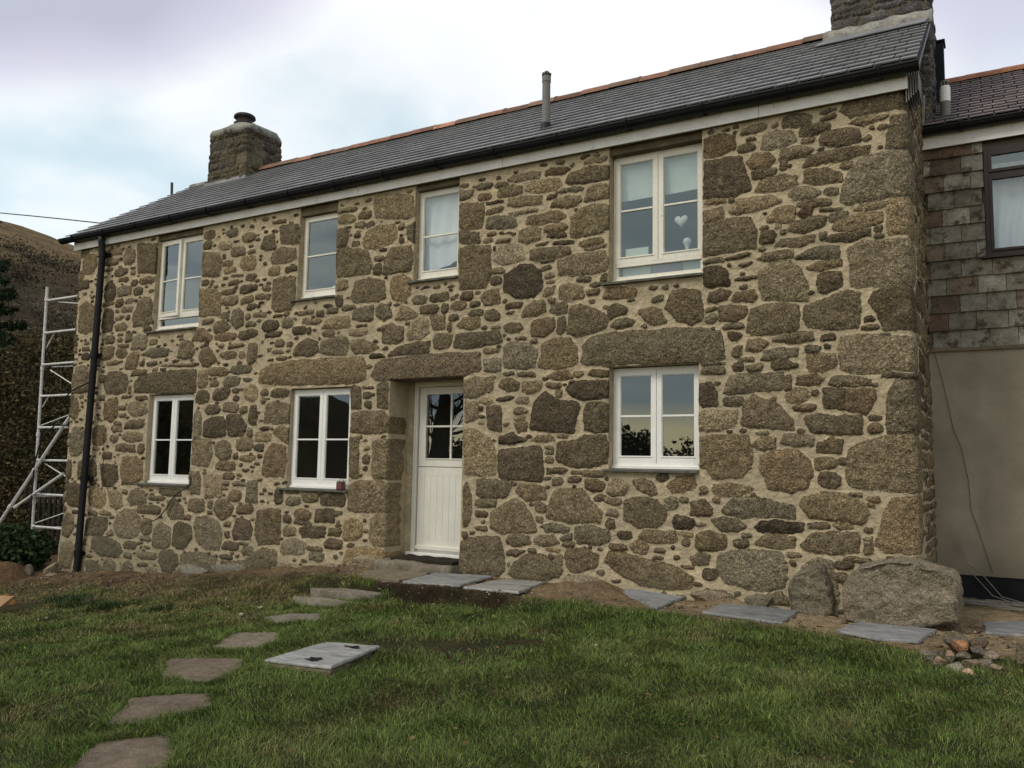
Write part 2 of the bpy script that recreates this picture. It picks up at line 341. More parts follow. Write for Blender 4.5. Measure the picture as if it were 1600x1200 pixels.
# outlines of the stones of the front wall, in half centimetres on the wall plane
STONE_DATA=(
'-2713,709 -2736,714 -2771,718 -2791,702 -2791,672 -2783,648 -2748,645 -2723,649 -2707,675;-2574,715 -2582,719 -2642,721 -2670,719 -2673,709 -2658,703 -2628,699 -2571,698 -2568,706;-2495,681 -2503,703 -2525,710 -2551,711 -2557,697 -2558,669 -2550,659 -2516,655 -2499,667;-2489,723 -2387,710 -2374,610 -2475,620;-2588,676 -2593,683 -2624,684 -2661,681 -2664,676 -2661,667 -2645,664 -2599,665 -2586,668;-2615,652 -2621,654 -2640,654 -2656,653 -2663,651 -2658,645 -2654,644 -2623,645 -2615,646;-2532,638 -2544,645 -2580,646 -2601,644 -2606,634 -2600,626 -2584,621 -2551,622 -2532,629;-2493,644 -2497,646 -2506,646 -2517,645 -2518,643 -2515,641 -2510,639 -2497,640 -2492,641;-2490,629 -2496,631 -2509,631 -2515,629 -2516,622 -2514,620 -2506,618 -2494,619 -2490,623;-2528,611 -2538,612 -2569,611 -2580,608 -2580,603 -2577,600 -2560,600 -2531,601 -2525,604;-2388,597 -2405,601 -2438,601 -2464,599 -2469,589 -2455,581 -2433,578 -2403,579 -2389,584;-2476,588 -2480,597 -2491,598 -2505,598 -2509,594 -2509,583 -2506,580 -2489,579 -2479,581;-2598,593 -2612,600 -2639,603 -2655,585 -2652,555 -2640,537 -2627,529 -2603,540 -2592,561;-2745,615 -2750,624 -2773,625 -2781,624 -2783,612 -2783,597 -2772,594 -2754,594 -2747,599;-2113,684 -2121,689 -2147,686 -2152,682 -2154,668 -2150,663 -2130,662 -2117,666 -2113,673;-2023,669 -2029,675 -2057,676 -2074,676 -2084,666 -2076,659 -2063,654 -2035,653 -2024,658;-1999,706 -2004,712 -2022,715 -2045,711 -2051,704 -2043,692 -2033,688 -2010,689 -1999,693;-1917,679 -1927,686 -1943,692 -1970,690 -1977,686 -1977,671 -1961,663 -1942,662 -1923,667;-1964,643 -1970,650 -1993,653 -2022,653 -2025,638 -2022,629 -2005,623 -1972,624 -1963,626;-2158,653 -2082,642 -2063,612 -2073,570 -2149,577;-2049,636 -2051,638 -2057,638 -2059,636 -2059,630 -2059,623 -2056,621 -2050,623 -2049,626;-2014,609 -2019,611 -2043,613 -2055,611 -2060,601 -2055,598 -2033,595 -2019,596 -2013,599;-1996,585 -1999,589 -2032,590 -2048,588 -2053,584 -2050,576 -2037,575 -2011,576 -1996,577;-1913,611 -1931,619 -1963,620 -1976,615 -1981,594 -1969,580 -1953,575 -1924,576 -1913,586;-1969,565 -1981,566 -2010,566 -2017,565 -2019,562 -2012,561 -1995,561 -1971,561 -1966,564;-2033,562 -2036,563 -2048,564 -2053,563 -2053,560 -2054,558 -2048,558 -2036,557 -2034,558;-1908,555 -1913,559 -1921,562 -1946,559 -1953,555 -1952,545 -1944,541 -1922,541 -1914,545;-2116,558 -2121,562 -2127,563 -2147,562 -2152,559 -2152,549 -2146,547 -2125,547 -2120,548;-1985,547 -1991,549 -2018,548 -2029,545 -2032,538 -2026,534 -2011,533 -1988,535 -1981,538;-2102,717 -2113,720 -2142,719 -2150,713 -2152,701 -2142,695 -2126,693 -2104,695 -2101,704;-1917,631 -1921,635 -1940,636 -1946,635 -1949,632 -1947,628 -1934,626 -1923,625 -1915,627;-2794,534 -2758,548 -2709,527 -2700,444 -2745,433 -2793,444;-2597,494 -2609,508 -2643,510 -2653,494 -2659,455 -2646,430 -2616,430 -2599,433 -2595,461;-2598,532 -2604,535 -2622,536 -2656,534 -2659,530 -2662,523 -2652,522 -2617,523 -2601,524;-2586,575 -2545,585 -2505,577 -2507,556 -2550,548 -2581,552;-2444,564 -2452,569 -2462,571 -2490,569 -2497,563 -2494,550 -2487,545 -2457,546 -2447,549;-2547,534 -2553,540 -2578,538 -2588,534 -2588,521 -2585,514 -2570,514 -2553,516 -2546,521;-2491,532 -2497,536 -2517,537 -2533,535 -2536,532 -2537,525 -2529,521 -2505,521 -2497,524;-2496,503 -2505,508 -2537,511 -2548,510 -2554,503 -2553,496 -2539,492 -2506,491 -2497,493;-2568,502 -2573,504 -2581,504 -2586,502 -2586,499 -2585,496 -2574,496 -2569,496 -2567,498;-2538,477 -2540,481 -2554,483 -2574,481 -2587,477 -2585,473 -2580,469 -2553,470 -2542,472;-2506,477 -2510,479 -2515,480 -2523,478 -2526,472 -2524,467 -2518,465 -2511,466 -2506,469;-2483,440 -2489,473 -2470,520 -2438,536 -2400,530 -2389,508 -2394,466 -2383,443 -2428,436;-2518,444 -2525,452 -2545,454 -2572,452 -2586,447 -2578,435 -2571,430 -2533,430 -2524,434;-2393,429 -2402,433 -2422,434 -2429,431 -2430,422 -2424,420 -2405,417 -2395,418 -2388,423;-2537,419 -2541,420 -2556,421 -2563,420 -2564,416 -2561,414 -2554,413 -2541,412 -2538,414;-2483,413 '
'-2491,419 -2514,417 -2518,412 -2520,398 -2519,391 -2505,390 -2487,394 -2481,400;-2580,408 -2587,413 -2600,415 -2627,415 -2630,407 -2629,391 -2621,388 -2588,390 -2581,394;-2542,403 -2545,404 -2561,404 -2563,402 -2564,395 -2560,393 -2549,392 -2541,393 -2540,397;-2488,364 -2479,402 -2451,410 -2410,400 -2409,365 -2429,357;-2502,377 -2505,380 -2526,383 -2547,383 -2559,382 -2558,377 -2545,374 -2524,371 -2502,372;-2506,353 -2515,361 -2531,365 -2558,366 -2564,358 -2565,346 -2552,340 -2523,337 -2514,341;-2576,371 -2589,379 -2635,376 -2648,371 -2661,356 -2653,339 -2627,333 -2592,337 -2580,349;-2546,326 -2565,328 -2602,326 -2614,324 -2615,319 -2605,315 -2572,316 -2557,317 -2544,322;-2514,298 -2503,338 -2479,352 -2445,349 -2447,309 -2456,293;-2431,340 -2396,356 -2339,360 -2295,353 -2297,333 -2369,329;-2413,315 -2416,319 -2427,320 -2435,319 -2437,312 -2436,308 -2429,306 -2418,305 -2413,309;-2349,314 -2355,316 -2383,314 -2396,311 -2399,304 -2394,302 -2375,302 -2354,303 -2347,307;-2354,385 -2365,388 -2386,389 -2395,386 -2396,377 -2392,375 -2378,372 -2358,373 -2355,377;-2251,323 -2241,366 -2215,376 -2180,366 -2167,336 -2183,316 -2218,318;-2202,298 -2214,301 -2257,302 -2310,303 -2329,301 -2318,298 -2286,296 -2237,295 -2211,296;-2344,290 -2350,291 -2363,290 -2368,289 -2369,286 -2366,284 -2355,284 -2348,284 -2344,286;-2306,289 -2312,290 -2328,291 -2332,290 -2332,286 -2327,284 -2319,284 -2307,283 -2305,286;-2397,287 -2410,291 -2446,290 -2469,289 -2474,284 -2477,275 -2460,273 -2415,274 -2400,278;-2453,218 -2456,250 -2429,271 -2332,277 -2238,283 -2158,280 -2154,209 -2325,207 -2391,216;-2100,270 -2110,276 -2140,273 -2146,269 -2145,231 -2143,224 -2130,220 -2106,224 -2100,234;-2147,298 -2164,299 -2191,299 -2205,299 -2207,296 -2201,294 -2170,293 -2152,293 -2146,295;-2625,251 -2602,288 -2550,292 -2501,276 -2487,251 -2500,222 -2542,213 -2608,219;-2614,278 -2621,280 -2638,280 -2648,277 -2649,267 -2644,259 -2637,257 -2619,259 -2615,264;-2471,230 -2473,237 -2481,238 -2485,236 -2487,231 -2487,219 -2483,216 -2473,216 -2471,221;-2611,208 -2613,211 -2628,212 -2643,211 -2645,204 -2643,196 -2637,193 -2615,195 -2611,198;-2464,206 -2468,208 -2486,208 -2511,207 -2520,205 -2520,201 -2511,200 -2483,200 -2471,202;-2390,200 -2405,203 -2433,205 -2445,203 -2447,196 -2438,194 -2409,191 -2389,191 -2385,194;-2614,152 -2613,185 -2584,199 -2540,194 -2536,140 -2567,119 -2607,130;-2388,176 -2407,185 -2445,188 -2477,178 -2485,162 -2471,144 -2447,136 -2411,140 -2383,153;-2494,168 -2496,173 -2505,174 -2528,173 -2533,170 -2533,163 -2527,162 -2505,162 -2496,163;-2494,147 -2501,149 -2516,147 -2524,144 -2524,138 -2522,134 -2509,135 -2495,137 -2492,141;-2393,116 -2398,124 -2423,127 -2477,121 -2491,116 -2494,100 -2478,96 -2425,97 -2402,101;-2514,119 -2522,122 -2543,123 -2549,121 -2555,116 -2546,109 -2528,108 -2518,109 -2512,113;-2507,103 -2520,108 -2556,108 -2567,104 -2568,94 -2560,89 -2544,87 -2515,89 -2506,92;-2592,95 -2606,107 -2639,111 -2668,97 -2669,77 -2668,51 -2644,42 -2611,44 -2592,58;-2525,68 -2531,74 -2552,76 -2565,74 -2570,66 -2567,57 -2558,52 -2539,52 -2529,57;-2399,78 -2428,82 -2476,84 -2502,79 -2503,67 -2485,59 -2457,54 -2409,56 -2398,63;-2432,38 -2435,44 -2477,45 -2520,45 -2538,38 -2536,27 -2514,23 -2452,20 -2432,24;-2387,41 -2398,46 -2411,45 -2417,38 -2418,23 -2411,17 -2397,17 -2388,20 -2385,28;-2555,15 -2562,19 -2590,19 -2604,16 -2609,5 -2606,-1 -2590,-4 -2561,-3 -2557,0;-2802,274 -2788,313 -2741,319 -2711,298 -2708,226 -2787,223;-2762,191 -2769,197 -2791,199 -2797,184 -2798,153 -2794,137 -2777,132 -2765,141 -2761,156;-2712,54 -2719,91 -2750,105 -2780,103 -2794,79 -2795,22 -2777,6 -2742,5 -2723,18;-2721,381 -2725,383 -2746,383 -2757,382 -2760,379 -2758,372 -2753,370 -2728,371 -2720,373;-2715,357 -2728,362 -2752,362 -2756,358 -2760,343 -2750,339 -2724,337 -2718,339 -2712,345;-2723,399 -2727,401 -2737,400 -2747,399 -2750,397 -2749,393 -2742,393 -2730,394 -2724,395;-2090,204 -2101,210 -2140,212 -2146,208 -2152,185 -2149,178 -2135,173 -2093,176 -2089,182;-2119,124 -2127,145 '
'-2144,154 -2156,134 -2156,98 -2153,69 -2142,60 -2123,63 -2116,85;-2043,162 -2062,168 -2091,164 -2103,159 -2104,148 -2093,140 -2068,139 -2042,144 -2035,155;-2107,72 -2107,114 -2076,128 -2019,130 -2007,113 -2007,72 -2056,67;-2005,137 -1949,135 -1921,102 -1925,74 -1997,72;-1956,164 -1975,169 -2015,172 -2023,167 -2024,154 -2023,148 -1975,144 -1962,145 -1954,154;-1921,157 -1926,160 -1941,158 -1946,155 -1946,143 -1943,139 -1927,139 -1921,141 -1919,148;-1878,149 -1882,161 -1900,161 -1907,154 -1911,126 -1907,111 -1890,104 -1880,106 -1875,121;-1995,209 -2002,218 -2031,219 -2064,212 -2072,204 -2068,184 -2052,181 -2015,184 -2003,190;-1955,211 -1963,213 -1977,212 -1986,210 -1986,204 -1983,200 -1973,200 -1959,202 -1956,205;-1956,187 -1961,190 -1967,192 -1977,191 -1980,185 -1980,179 -1972,175 -1961,176 -1957,179;-1879,206 -1889,220 -1911,224 -1930,219 -1937,208 -1931,186 -1923,177 -1891,174 -1880,182;-1955,245 -1968,250 -2000,252 -2022,246 -2030,236 -2023,223 -2008,219 -1966,223 -1958,228;-2049,233 -2054,240 -2067,241 -2082,239 -2089,234 -2090,226 -2080,225 -2060,225 -2052,229;-1915,281 -1941,284 -1976,284 -1997,279 -2000,267 -1981,260 -1940,259 -1914,263 -1907,273;-2005,268 -2012,274 -2047,280 -2085,280 -2100,277 -2096,264 -2081,259 -2033,255 -2013,256;-2149,315 -2140,340 -2107,348 -2080,326 -2064,301 -2095,286 -2129,291;-1977,319 -1985,325 -2006,329 -2034,328 -2049,323 -2043,313 -2026,308 -2002,307 -1979,308;-1940,322 -1946,324 -1959,323 -1965,320 -1965,311 -1962,307 -1954,306 -1942,308 -1937,313;-1950,350 -1968,350 -2004,347 -2013,345 -2014,339 -2005,338 -1974,340 -1952,342 -1943,345;-2035,353 -2038,354 -2053,354 -2056,352 -2058,347 -2056,344 -2051,344 -2037,344 -2034,347;-2105,360 -2106,362 -2110,363 -2120,363 -2122,361 -2122,356 -2119,354 -2108,353 -2106,355;-1888,335 -1894,348 -1906,348 -1926,345 -1928,328 -1927,297 -1918,285 -1896,290 -1889,299;-1982,377 -1999,382 -2043,386 -2069,385 -2079,380 -2075,371 -2049,365 -2004,363 -1985,365;-2184,375 -2168,407 -2135,410 -2091,377 -2094,365;-2087,432 -2096,434 -2125,436 -2136,434 -2140,427 -2136,423 -2125,421 -2100,422 -2091,425;-2090,407 -2070,426 -2041,428 -2011,406 -2024,392 -2082,391;-2017,448 -2027,450 -2045,451 -2052,448 -2053,438 -2050,435 -2032,433 -2021,433 -2016,440;-2010,421 -2003,451 -1972,458 -1955,442 -1955,407 -1982,397;-1926,437 -1929,439 -1942,438 -1944,436 -1946,425 -1943,422 -1940,421 -1928,423 -1925,426;-1902,411 -1911,413 -1930,414 -1938,411 -1942,405 -1937,401 -1917,401 -1906,401 -1900,405;-1891,386 -1911,390 -1950,389 -1968,385 -1974,372 -1959,364 -1938,363 -1907,367 -1890,377;-2167,535 -2092,531 -2062,510 -2057,445 -2156,447;-1995,520 -2006,522 -2045,521 -2057,519 -2061,513 -2056,508 -2035,509 -1999,510 -1996,512;-1982,487 -1985,496 -2006,501 -2046,500 -2054,495 -2054,481 -2039,475 -1998,473 -1984,477;-1916,487 -1922,492 -1953,491 -1962,489 -1971,483 -1968,472 -1956,470 -1927,473 -1915,478;-1899,523 -1911,528 -1946,528 -1967,527 -1975,519 -1975,506 -1962,504 -1915,506 -1900,510;-1903,462 -1906,467 -1917,467 -1937,465 -1940,460 -1940,452 -1936,450 -1915,451 -1905,454;-1892,89 -1896,95 -1908,96 -1913,92 -1914,82 -1913,75 -1907,73 -1895,71 -1892,77;-1891,59 -1903,66 -1941,67 -1956,61 -1959,44 -1949,32 -1934,27 -1895,30 -1887,42;-1976,29 -1986,47 -2005,58 -2035,53 -2050,38 -2048,18 -2030,2 -1998,-1 -1979,10;-2158,62 -2070,62 -2063,16 -2078,-20 -2152,-14;-1947,9 -1949,18 -1956,20 -1965,18 -1968,15 -1968,7 -1964,4 -1955,2 -1948,5;-1876,11 -1888,15 -1910,14 -1932,12 -1939,7 -1936,1 -1914,-2 -1889,0 -1873,4;-2775,-28 -2782,-10 -2792,-10 -2801,-13 -2805,-40 -2800,-69 -2795,-76 -2782,-73 -2776,-61;-2638,-23 -2659,-5 -2706,-7 -2739,-18 -2737,-49 -2735,-73 -2701,-77 -2655,-70 -2632,-57;-2613,-21 -2521,-25 -2513,-67 -2544,-94 -2597,-93;-2504,-30 -2494,2 -2428,8 -2389,-12 -2388,-64 -2419,-83 -2490,-85;-2635,-79 -2638,-78 -2656,-79 -2663,-81 -2664,-90 -2660,-93 -2646,-94 -2637,-92 -2632,-88;-2710,-106 -2729,-90 -2769,-88 -2795,-93 -2798,-127 -2788,-161 -2769,-169 -2714,-168 -2705,-14'
'4;-2574,-119 -2594,-105 -2643,-100 -2663,-106 -2675,-122 -2661,-154 -2630,-165 -2592,-167 -2575,-153;-2559,-116 -2526,-103 -2491,-119 -2480,-155 -2507,-167 -2546,-157;-2459,-109 -2463,-105 -2470,-104 -2480,-104 -2485,-110 -2482,-115 -2475,-117 -2465,-118 -2459,-115;-2457,-133 -2442,-107 -2401,-99 -2368,-109 -2361,-142 -2437,-153;-2269,-123 -2276,-120 -2295,-118 -2342,-120 -2353,-123 -2348,-129 -2341,-132 -2295,-131 -2277,-130;-2205,-99 -2219,-95 -2278,-95 -2300,-96 -2304,-105 -2286,-112 -2237,-115 -2215,-114 -2193,-111;-2165,-39 -2121,-36 -2108,-62 -2108,-104 -2152,-105;-2094,-47 -2019,-48 -2011,-84 -2011,-110 -2082,-117;-1958,-15 -1959,-9 -1995,-4 -2029,-5 -2039,-12 -2042,-25 -2020,-30 -1985,-33 -1958,-28;-1965,-40 -1976,-39 -1998,-40 -2008,-44 -2009,-54 -2003,-57 -1981,-56 -1963,-54 -1959,-48;-1981,-67 -1982,-64 -1995,-64 -2004,-65 -2006,-68 -2005,-74 -1998,-75 -1985,-75 -1980,-73;-1914,-66 -1925,-64 -1949,-63 -1962,-65 -1963,-69 -1956,-74 -1935,-75 -1921,-75 -1911,-72;-1902,-60 -1862,-61 -1857,-125 -1907,-123;-1924,-95 -1932,-90 -1958,-88 -1975,-96 -1980,-111 -1978,-118 -1965,-120 -1929,-116 -1925,-110;-2256,-166 -2259,-131 -2226,-122 -2178,-153 -2175,-182 -2239,-185;-2084,-131 -2091,-119 -2122,-118 -2152,-121 -2158,-133 -2157,-154 -2137,-160 -2096,-159 -2082,-153;-2040,-142 -2028,-120 -1986,-115 -1957,-139 -1969,-165 -2002,-178 -2032,-161;-1876,-133 -1886,-129 -1934,-133 -1941,-139 -1943,-154 -1930,-157 -1897,-155 -1879,-151 -1872,-144;-2048,-133 -2050,-127 -2062,-126 -2067,-128 -2069,-133 -2067,-142 -2064,-145 -2052,-145 -2048,-142;-2048,-154 -2052,-153 -2062,-155 -2068,-156 -2068,-162 -2064,-164 -2056,-164 -2048,-162 -2046,-157;-2140,-173 -2148,-172 -2162,-172 -2169,-174 -2172,-181 -2170,-184 -2154,-184 -2144,-183 -2142,-180;-2323,-156 -2338,-152 -2391,-151 -2402,-154 -2407,-166 -2398,-171 -2378,-175 -2332,-173 -2324,-168;-2287,-157 -2294,-154 -2319,-150 -2333,-152 -2340,-159 -2338,-171 -2326,-174 -2302,-176 -2289,-171;-2613,-184 -2622,-180 -2634,-178 -2659,-179 -2665,-183 -2665,-189 -2653,-191 -2632,-192 -2615,-190;-2542,-180 -2550,-177 -2580,-175 -2597,-176 -2600,-182 -2597,-186 -2582,-188 -2545,-188 -2538,-187;-2521,-193 -2527,-191 -2537,-191 -2544,-193 -2547,-196 -2544,-197 -2536,-199 -2525,-197 -2521,-196;-2667,-258 -2673,-211 -2620,-197 -2559,-197 -2551,-231 -2570,-258;-2523,-219 -2509,-187 -2461,-164 -2411,-167 -2386,-192 -2381,-242 -2427,-258 -2489,-254;-2323,-212 -2329,-196 -2345,-191 -2369,-191 -2377,-208 -2375,-230 -2362,-240 -2332,-240 -2322,-232;-2322,-249 -2333,-246 -2357,-245 -2369,-247 -2376,-251 -2370,-258 -2347,-260 -2328,-260 -2318,-256;-2383,-273 -2390,-266 -2426,-267 -2445,-269 -2452,-278 -2447,-287 -2425,-290 -2396,-287 -2387,-284;-2515,-244 -2523,-242 -2536,-241 -2546,-243 -2549,-248 -2549,-251 -2540,-253 -2525,-252 -2515,-249;-2795,-266 -2809,-228 -2790,-189 -2746,-203 -2737,-241 -2757,-272;-2717,-306 -2737,-285 -2769,-285 -2795,-302 -2799,-340 -2794,-367 -2765,-377 -2732,-374 -2719,-342;-2725,-182 -2731,-181 -2746,-181 -2754,-183 -2756,-187 -2754,-192 -2746,-193 -2729,-192 -2726,-189;-2623,-298 -2622,-266 -2544,-258 -2474,-278 -2454,-303 -2470,-318 -2572,-321;-2405,-312 -2406,-307 -2414,-305 -2438,-303 -2441,-307 -2441,-316 -2436,-318 -2418,-320 -2406,-320;-2277,-304 -2289,-296 -2310,-294 -2364,-294 -2377,-298 -2376,-309 -2358,-313 -2306,-314 -2290,-314;-2318,-278 -2325,-277 -2338,-276 -2346,-277 -2349,-278 -2346,-280 -2338,-281 -2322,-281 -2318,-280;-2309,-268 -2314,-218 -2280,-199 -2233,-214 -2222,-263 -2242,-278 -2289,-278;-2213,-262 -2218,-204 -2189,-192 -2136,-204 -2128,-237 -2160,-273 -2198,-271;-2126,-199 -2117,-177 -2074,-170 -2016,-188 -1998,-220 -1999,-267 -2059,-267 -2104,-246;-1961,-185 -1970,-183 -1983,-184 -1992,-186 -1995,-192 -1991,-194 -1983,-195 -1965,-194 -1964,-191;-1955,-209 -1941,-171 -1887,-173 -1872,-195 -1874,-227 -1947,-232;-1966,-216 -1967,-212 -1977,-211 -1983,-211 -1984,-215 -1984,-224 -1980,-228 -1970,-228 -1965,-225;-1922,-247 -1935,-241 -1968,-240 -1985,-243 -1991,'
'-254 -1987,-261 -1961,-262 -1933,-261 -1922,-257;-1939,-284 -1946,-280 -1975,-278 -1994,-279 -1995,-282 -1990,-287 -1979,-289 -1955,-289 -1941,-287;-1860,-254 -1873,-250 -1895,-250 -1905,-255 -1908,-264 -1901,-270 -1885,-272 -1862,-270 -1857,-264;-1882,-241 -1887,-240 -1899,-239 -1917,-239 -1921,-241 -1919,-243 -1915,-244 -1899,-244 -1887,-243;-2270,-315 -2264,-290 -2227,-280 -2181,-294 -2175,-318 -2210,-350 -2252,-343;-2323,-330 -2334,-328 -2356,-328 -2368,-330 -2373,-334 -2370,-338 -2358,-340 -2330,-338 -2322,-335;-2460,-380 -2455,-349 -2420,-328 -2390,-344 -2395,-369 -2430,-387;-2635,-389 -2644,-347 -2605,-339 -2546,-366 -2543,-394 -2607,-398;-2485,-340 -2496,-332 -2525,-327 -2542,-334 -2548,-352 -2537,-372 -2521,-376 -2492,-376 -2487,-362;-2163,-327 -2166,-288 -2094,-279 -2008,-287 -2009,-324 -2088,-352 -2161,-346;-1970,-331 -1966,-298 -1906,-291 -1853,-290 -1851,-312 -1929,-336;-2280,-343 -2290,-340 -2320,-339 -2329,-341 -2326,-351 -2319,-358 -2299,-361 -2278,-359 -2273,-354;-2634,-390 -2639,-383 -2650,-388 -2655,-400 -2655,-426 -2650,-438 -2640,-439 -2634,-432 -2632,-405;-1895,637 -1884,670 -1840,675 -1831,630 -1854,628;-1817,693 -1741,690 -1738,632 -1808,641;-1793,707 -1801,710 -1831,712 -1841,711 -1847,708 -1841,706 -1826,704 -1799,702 -1794,703;-1851,598 -1840,621 -1807,627 -1749,617 -1744,586 -1798,578 -1844,584;-1741,563 -1745,566 -1760,567 -1781,567 -1787,563 -1787,553 -1780,551 -1753,553 -1741,554;-1811,566 -1816,572 -1837,573 -1855,569 -1859,560 -1857,550 -1846,548 -1817,547 -1809,551;-1835,533 -1802,539 -1745,534 -1742,458 -1757,436 -1822,437 -1836,452;-1846,515 -1852,519 -1868,520 -1879,518 -1880,513 -1876,506 -1867,503 -1852,503 -1845,507;-1866,490 -1876,494 -1894,494 -1907,493 -1908,486 -1904,481 -1890,480 -1869,479 -1865,483;-1848,484 -1849,488 -1853,489 -1860,488 -1861,484 -1860,478 -1857,476 -1852,476 -1849,477;-1862,437 -1877,438 -1899,438 -1914,436 -1914,430 -1905,427 -1879,426 -1864,426 -1856,429;-1790,424 -1795,426 -1805,427 -1819,427 -1827,426 -1825,423 -1819,421 -1805,421 -1796,422;-1767,428 -1769,429 -1780,429 -1784,428 -1786,424 -1783,421 -1779,419 -1768,421 -1765,423;-1810,407 -1829,413 -1860,411 -1871,404 -1873,391 -1865,381 -1827,378 -1811,384 -1803,393;-1748,406 -1758,411 -1777,413 -1785,409 -1790,399 -1787,388 -1771,384 -1753,385 -1748,390;-1694,377 -1702,383 -1730,383 -1742,384 -1746,377 -1742,365 -1734,362 -1705,362 -1696,364;-1787,374 -1798,376 -1829,374 -1854,372 -1859,368 -1856,362 -1833,361 -1801,364 -1794,366;-1675,374 -1677,378 -1682,380 -1687,380 -1691,373 -1689,366 -1687,361 -1680,361 -1676,364;-1776,343 -1779,350 -1794,354 -1809,350 -1815,344 -1814,335 -1805,332 -1789,332 -1779,335;-1747,337 -1751,343 -1760,344 -1764,343 -1767,339 -1766,333 -1761,331 -1752,330 -1750,332;-1781,317 -1794,320 -1809,321 -1821,320 -1825,317 -1818,314 -1809,313 -1788,312 -1780,313;-1767,301 -1781,303 -1799,302 -1808,300 -1809,296 -1801,294 -1779,293 -1770,294 -1765,298;-1637,396 -1649,402 -1685,404 -1707,406 -1709,403 -1710,395 -1692,392 -1655,389 -1643,390;-1628,421 -1631,425 -1649,425 -1655,425 -1656,416 -1655,410 -1644,409 -1630,409 -1628,412;-1576,418 -1578,425 -1588,427 -1612,428 -1616,426 -1616,418 -1612,416 -1587,414 -1581,415;-1667,428 -1679,429 -1714,429 -1725,428 -1728,422 -1725,420 -1709,418 -1679,420 -1668,421;-1513,428 -1518,431 -1529,432 -1554,431 -1561,428 -1559,422 -1550,419 -1530,420 -1512,422;-1561,460 -1567,462 -1580,463 -1585,458 -1584,438 -1580,431 -1566,430 -1561,435 -1558,451;-1635,375 -1618,397 -1571,403 -1533,400 -1530,373 -1569,367;-1586,361 -1598,364 -1615,365 -1628,362 -1627,357 -1620,352 -1608,349 -1588,350 -1585,355;-1743,306 -1726,335 -1689,349 -1648,335 -1647,308 -1680,297;-1641,307 -1633,334 -1592,345 -1545,346 -1532,324 -1537,295 -1601,296;-1523,314 -1521,332 -1487,333 -1453,321 -1427,307 -1463,293 -1508,295;-1392,304 -1393,306 -1400,308 -1409,307 -1413,304 -1413,301 -1406,299 -1397,299 -1394,299;-1409,285 -1419,288 -1445,289 -1455,288 -1456,283 -1447,280 -1429,279 -1415,'
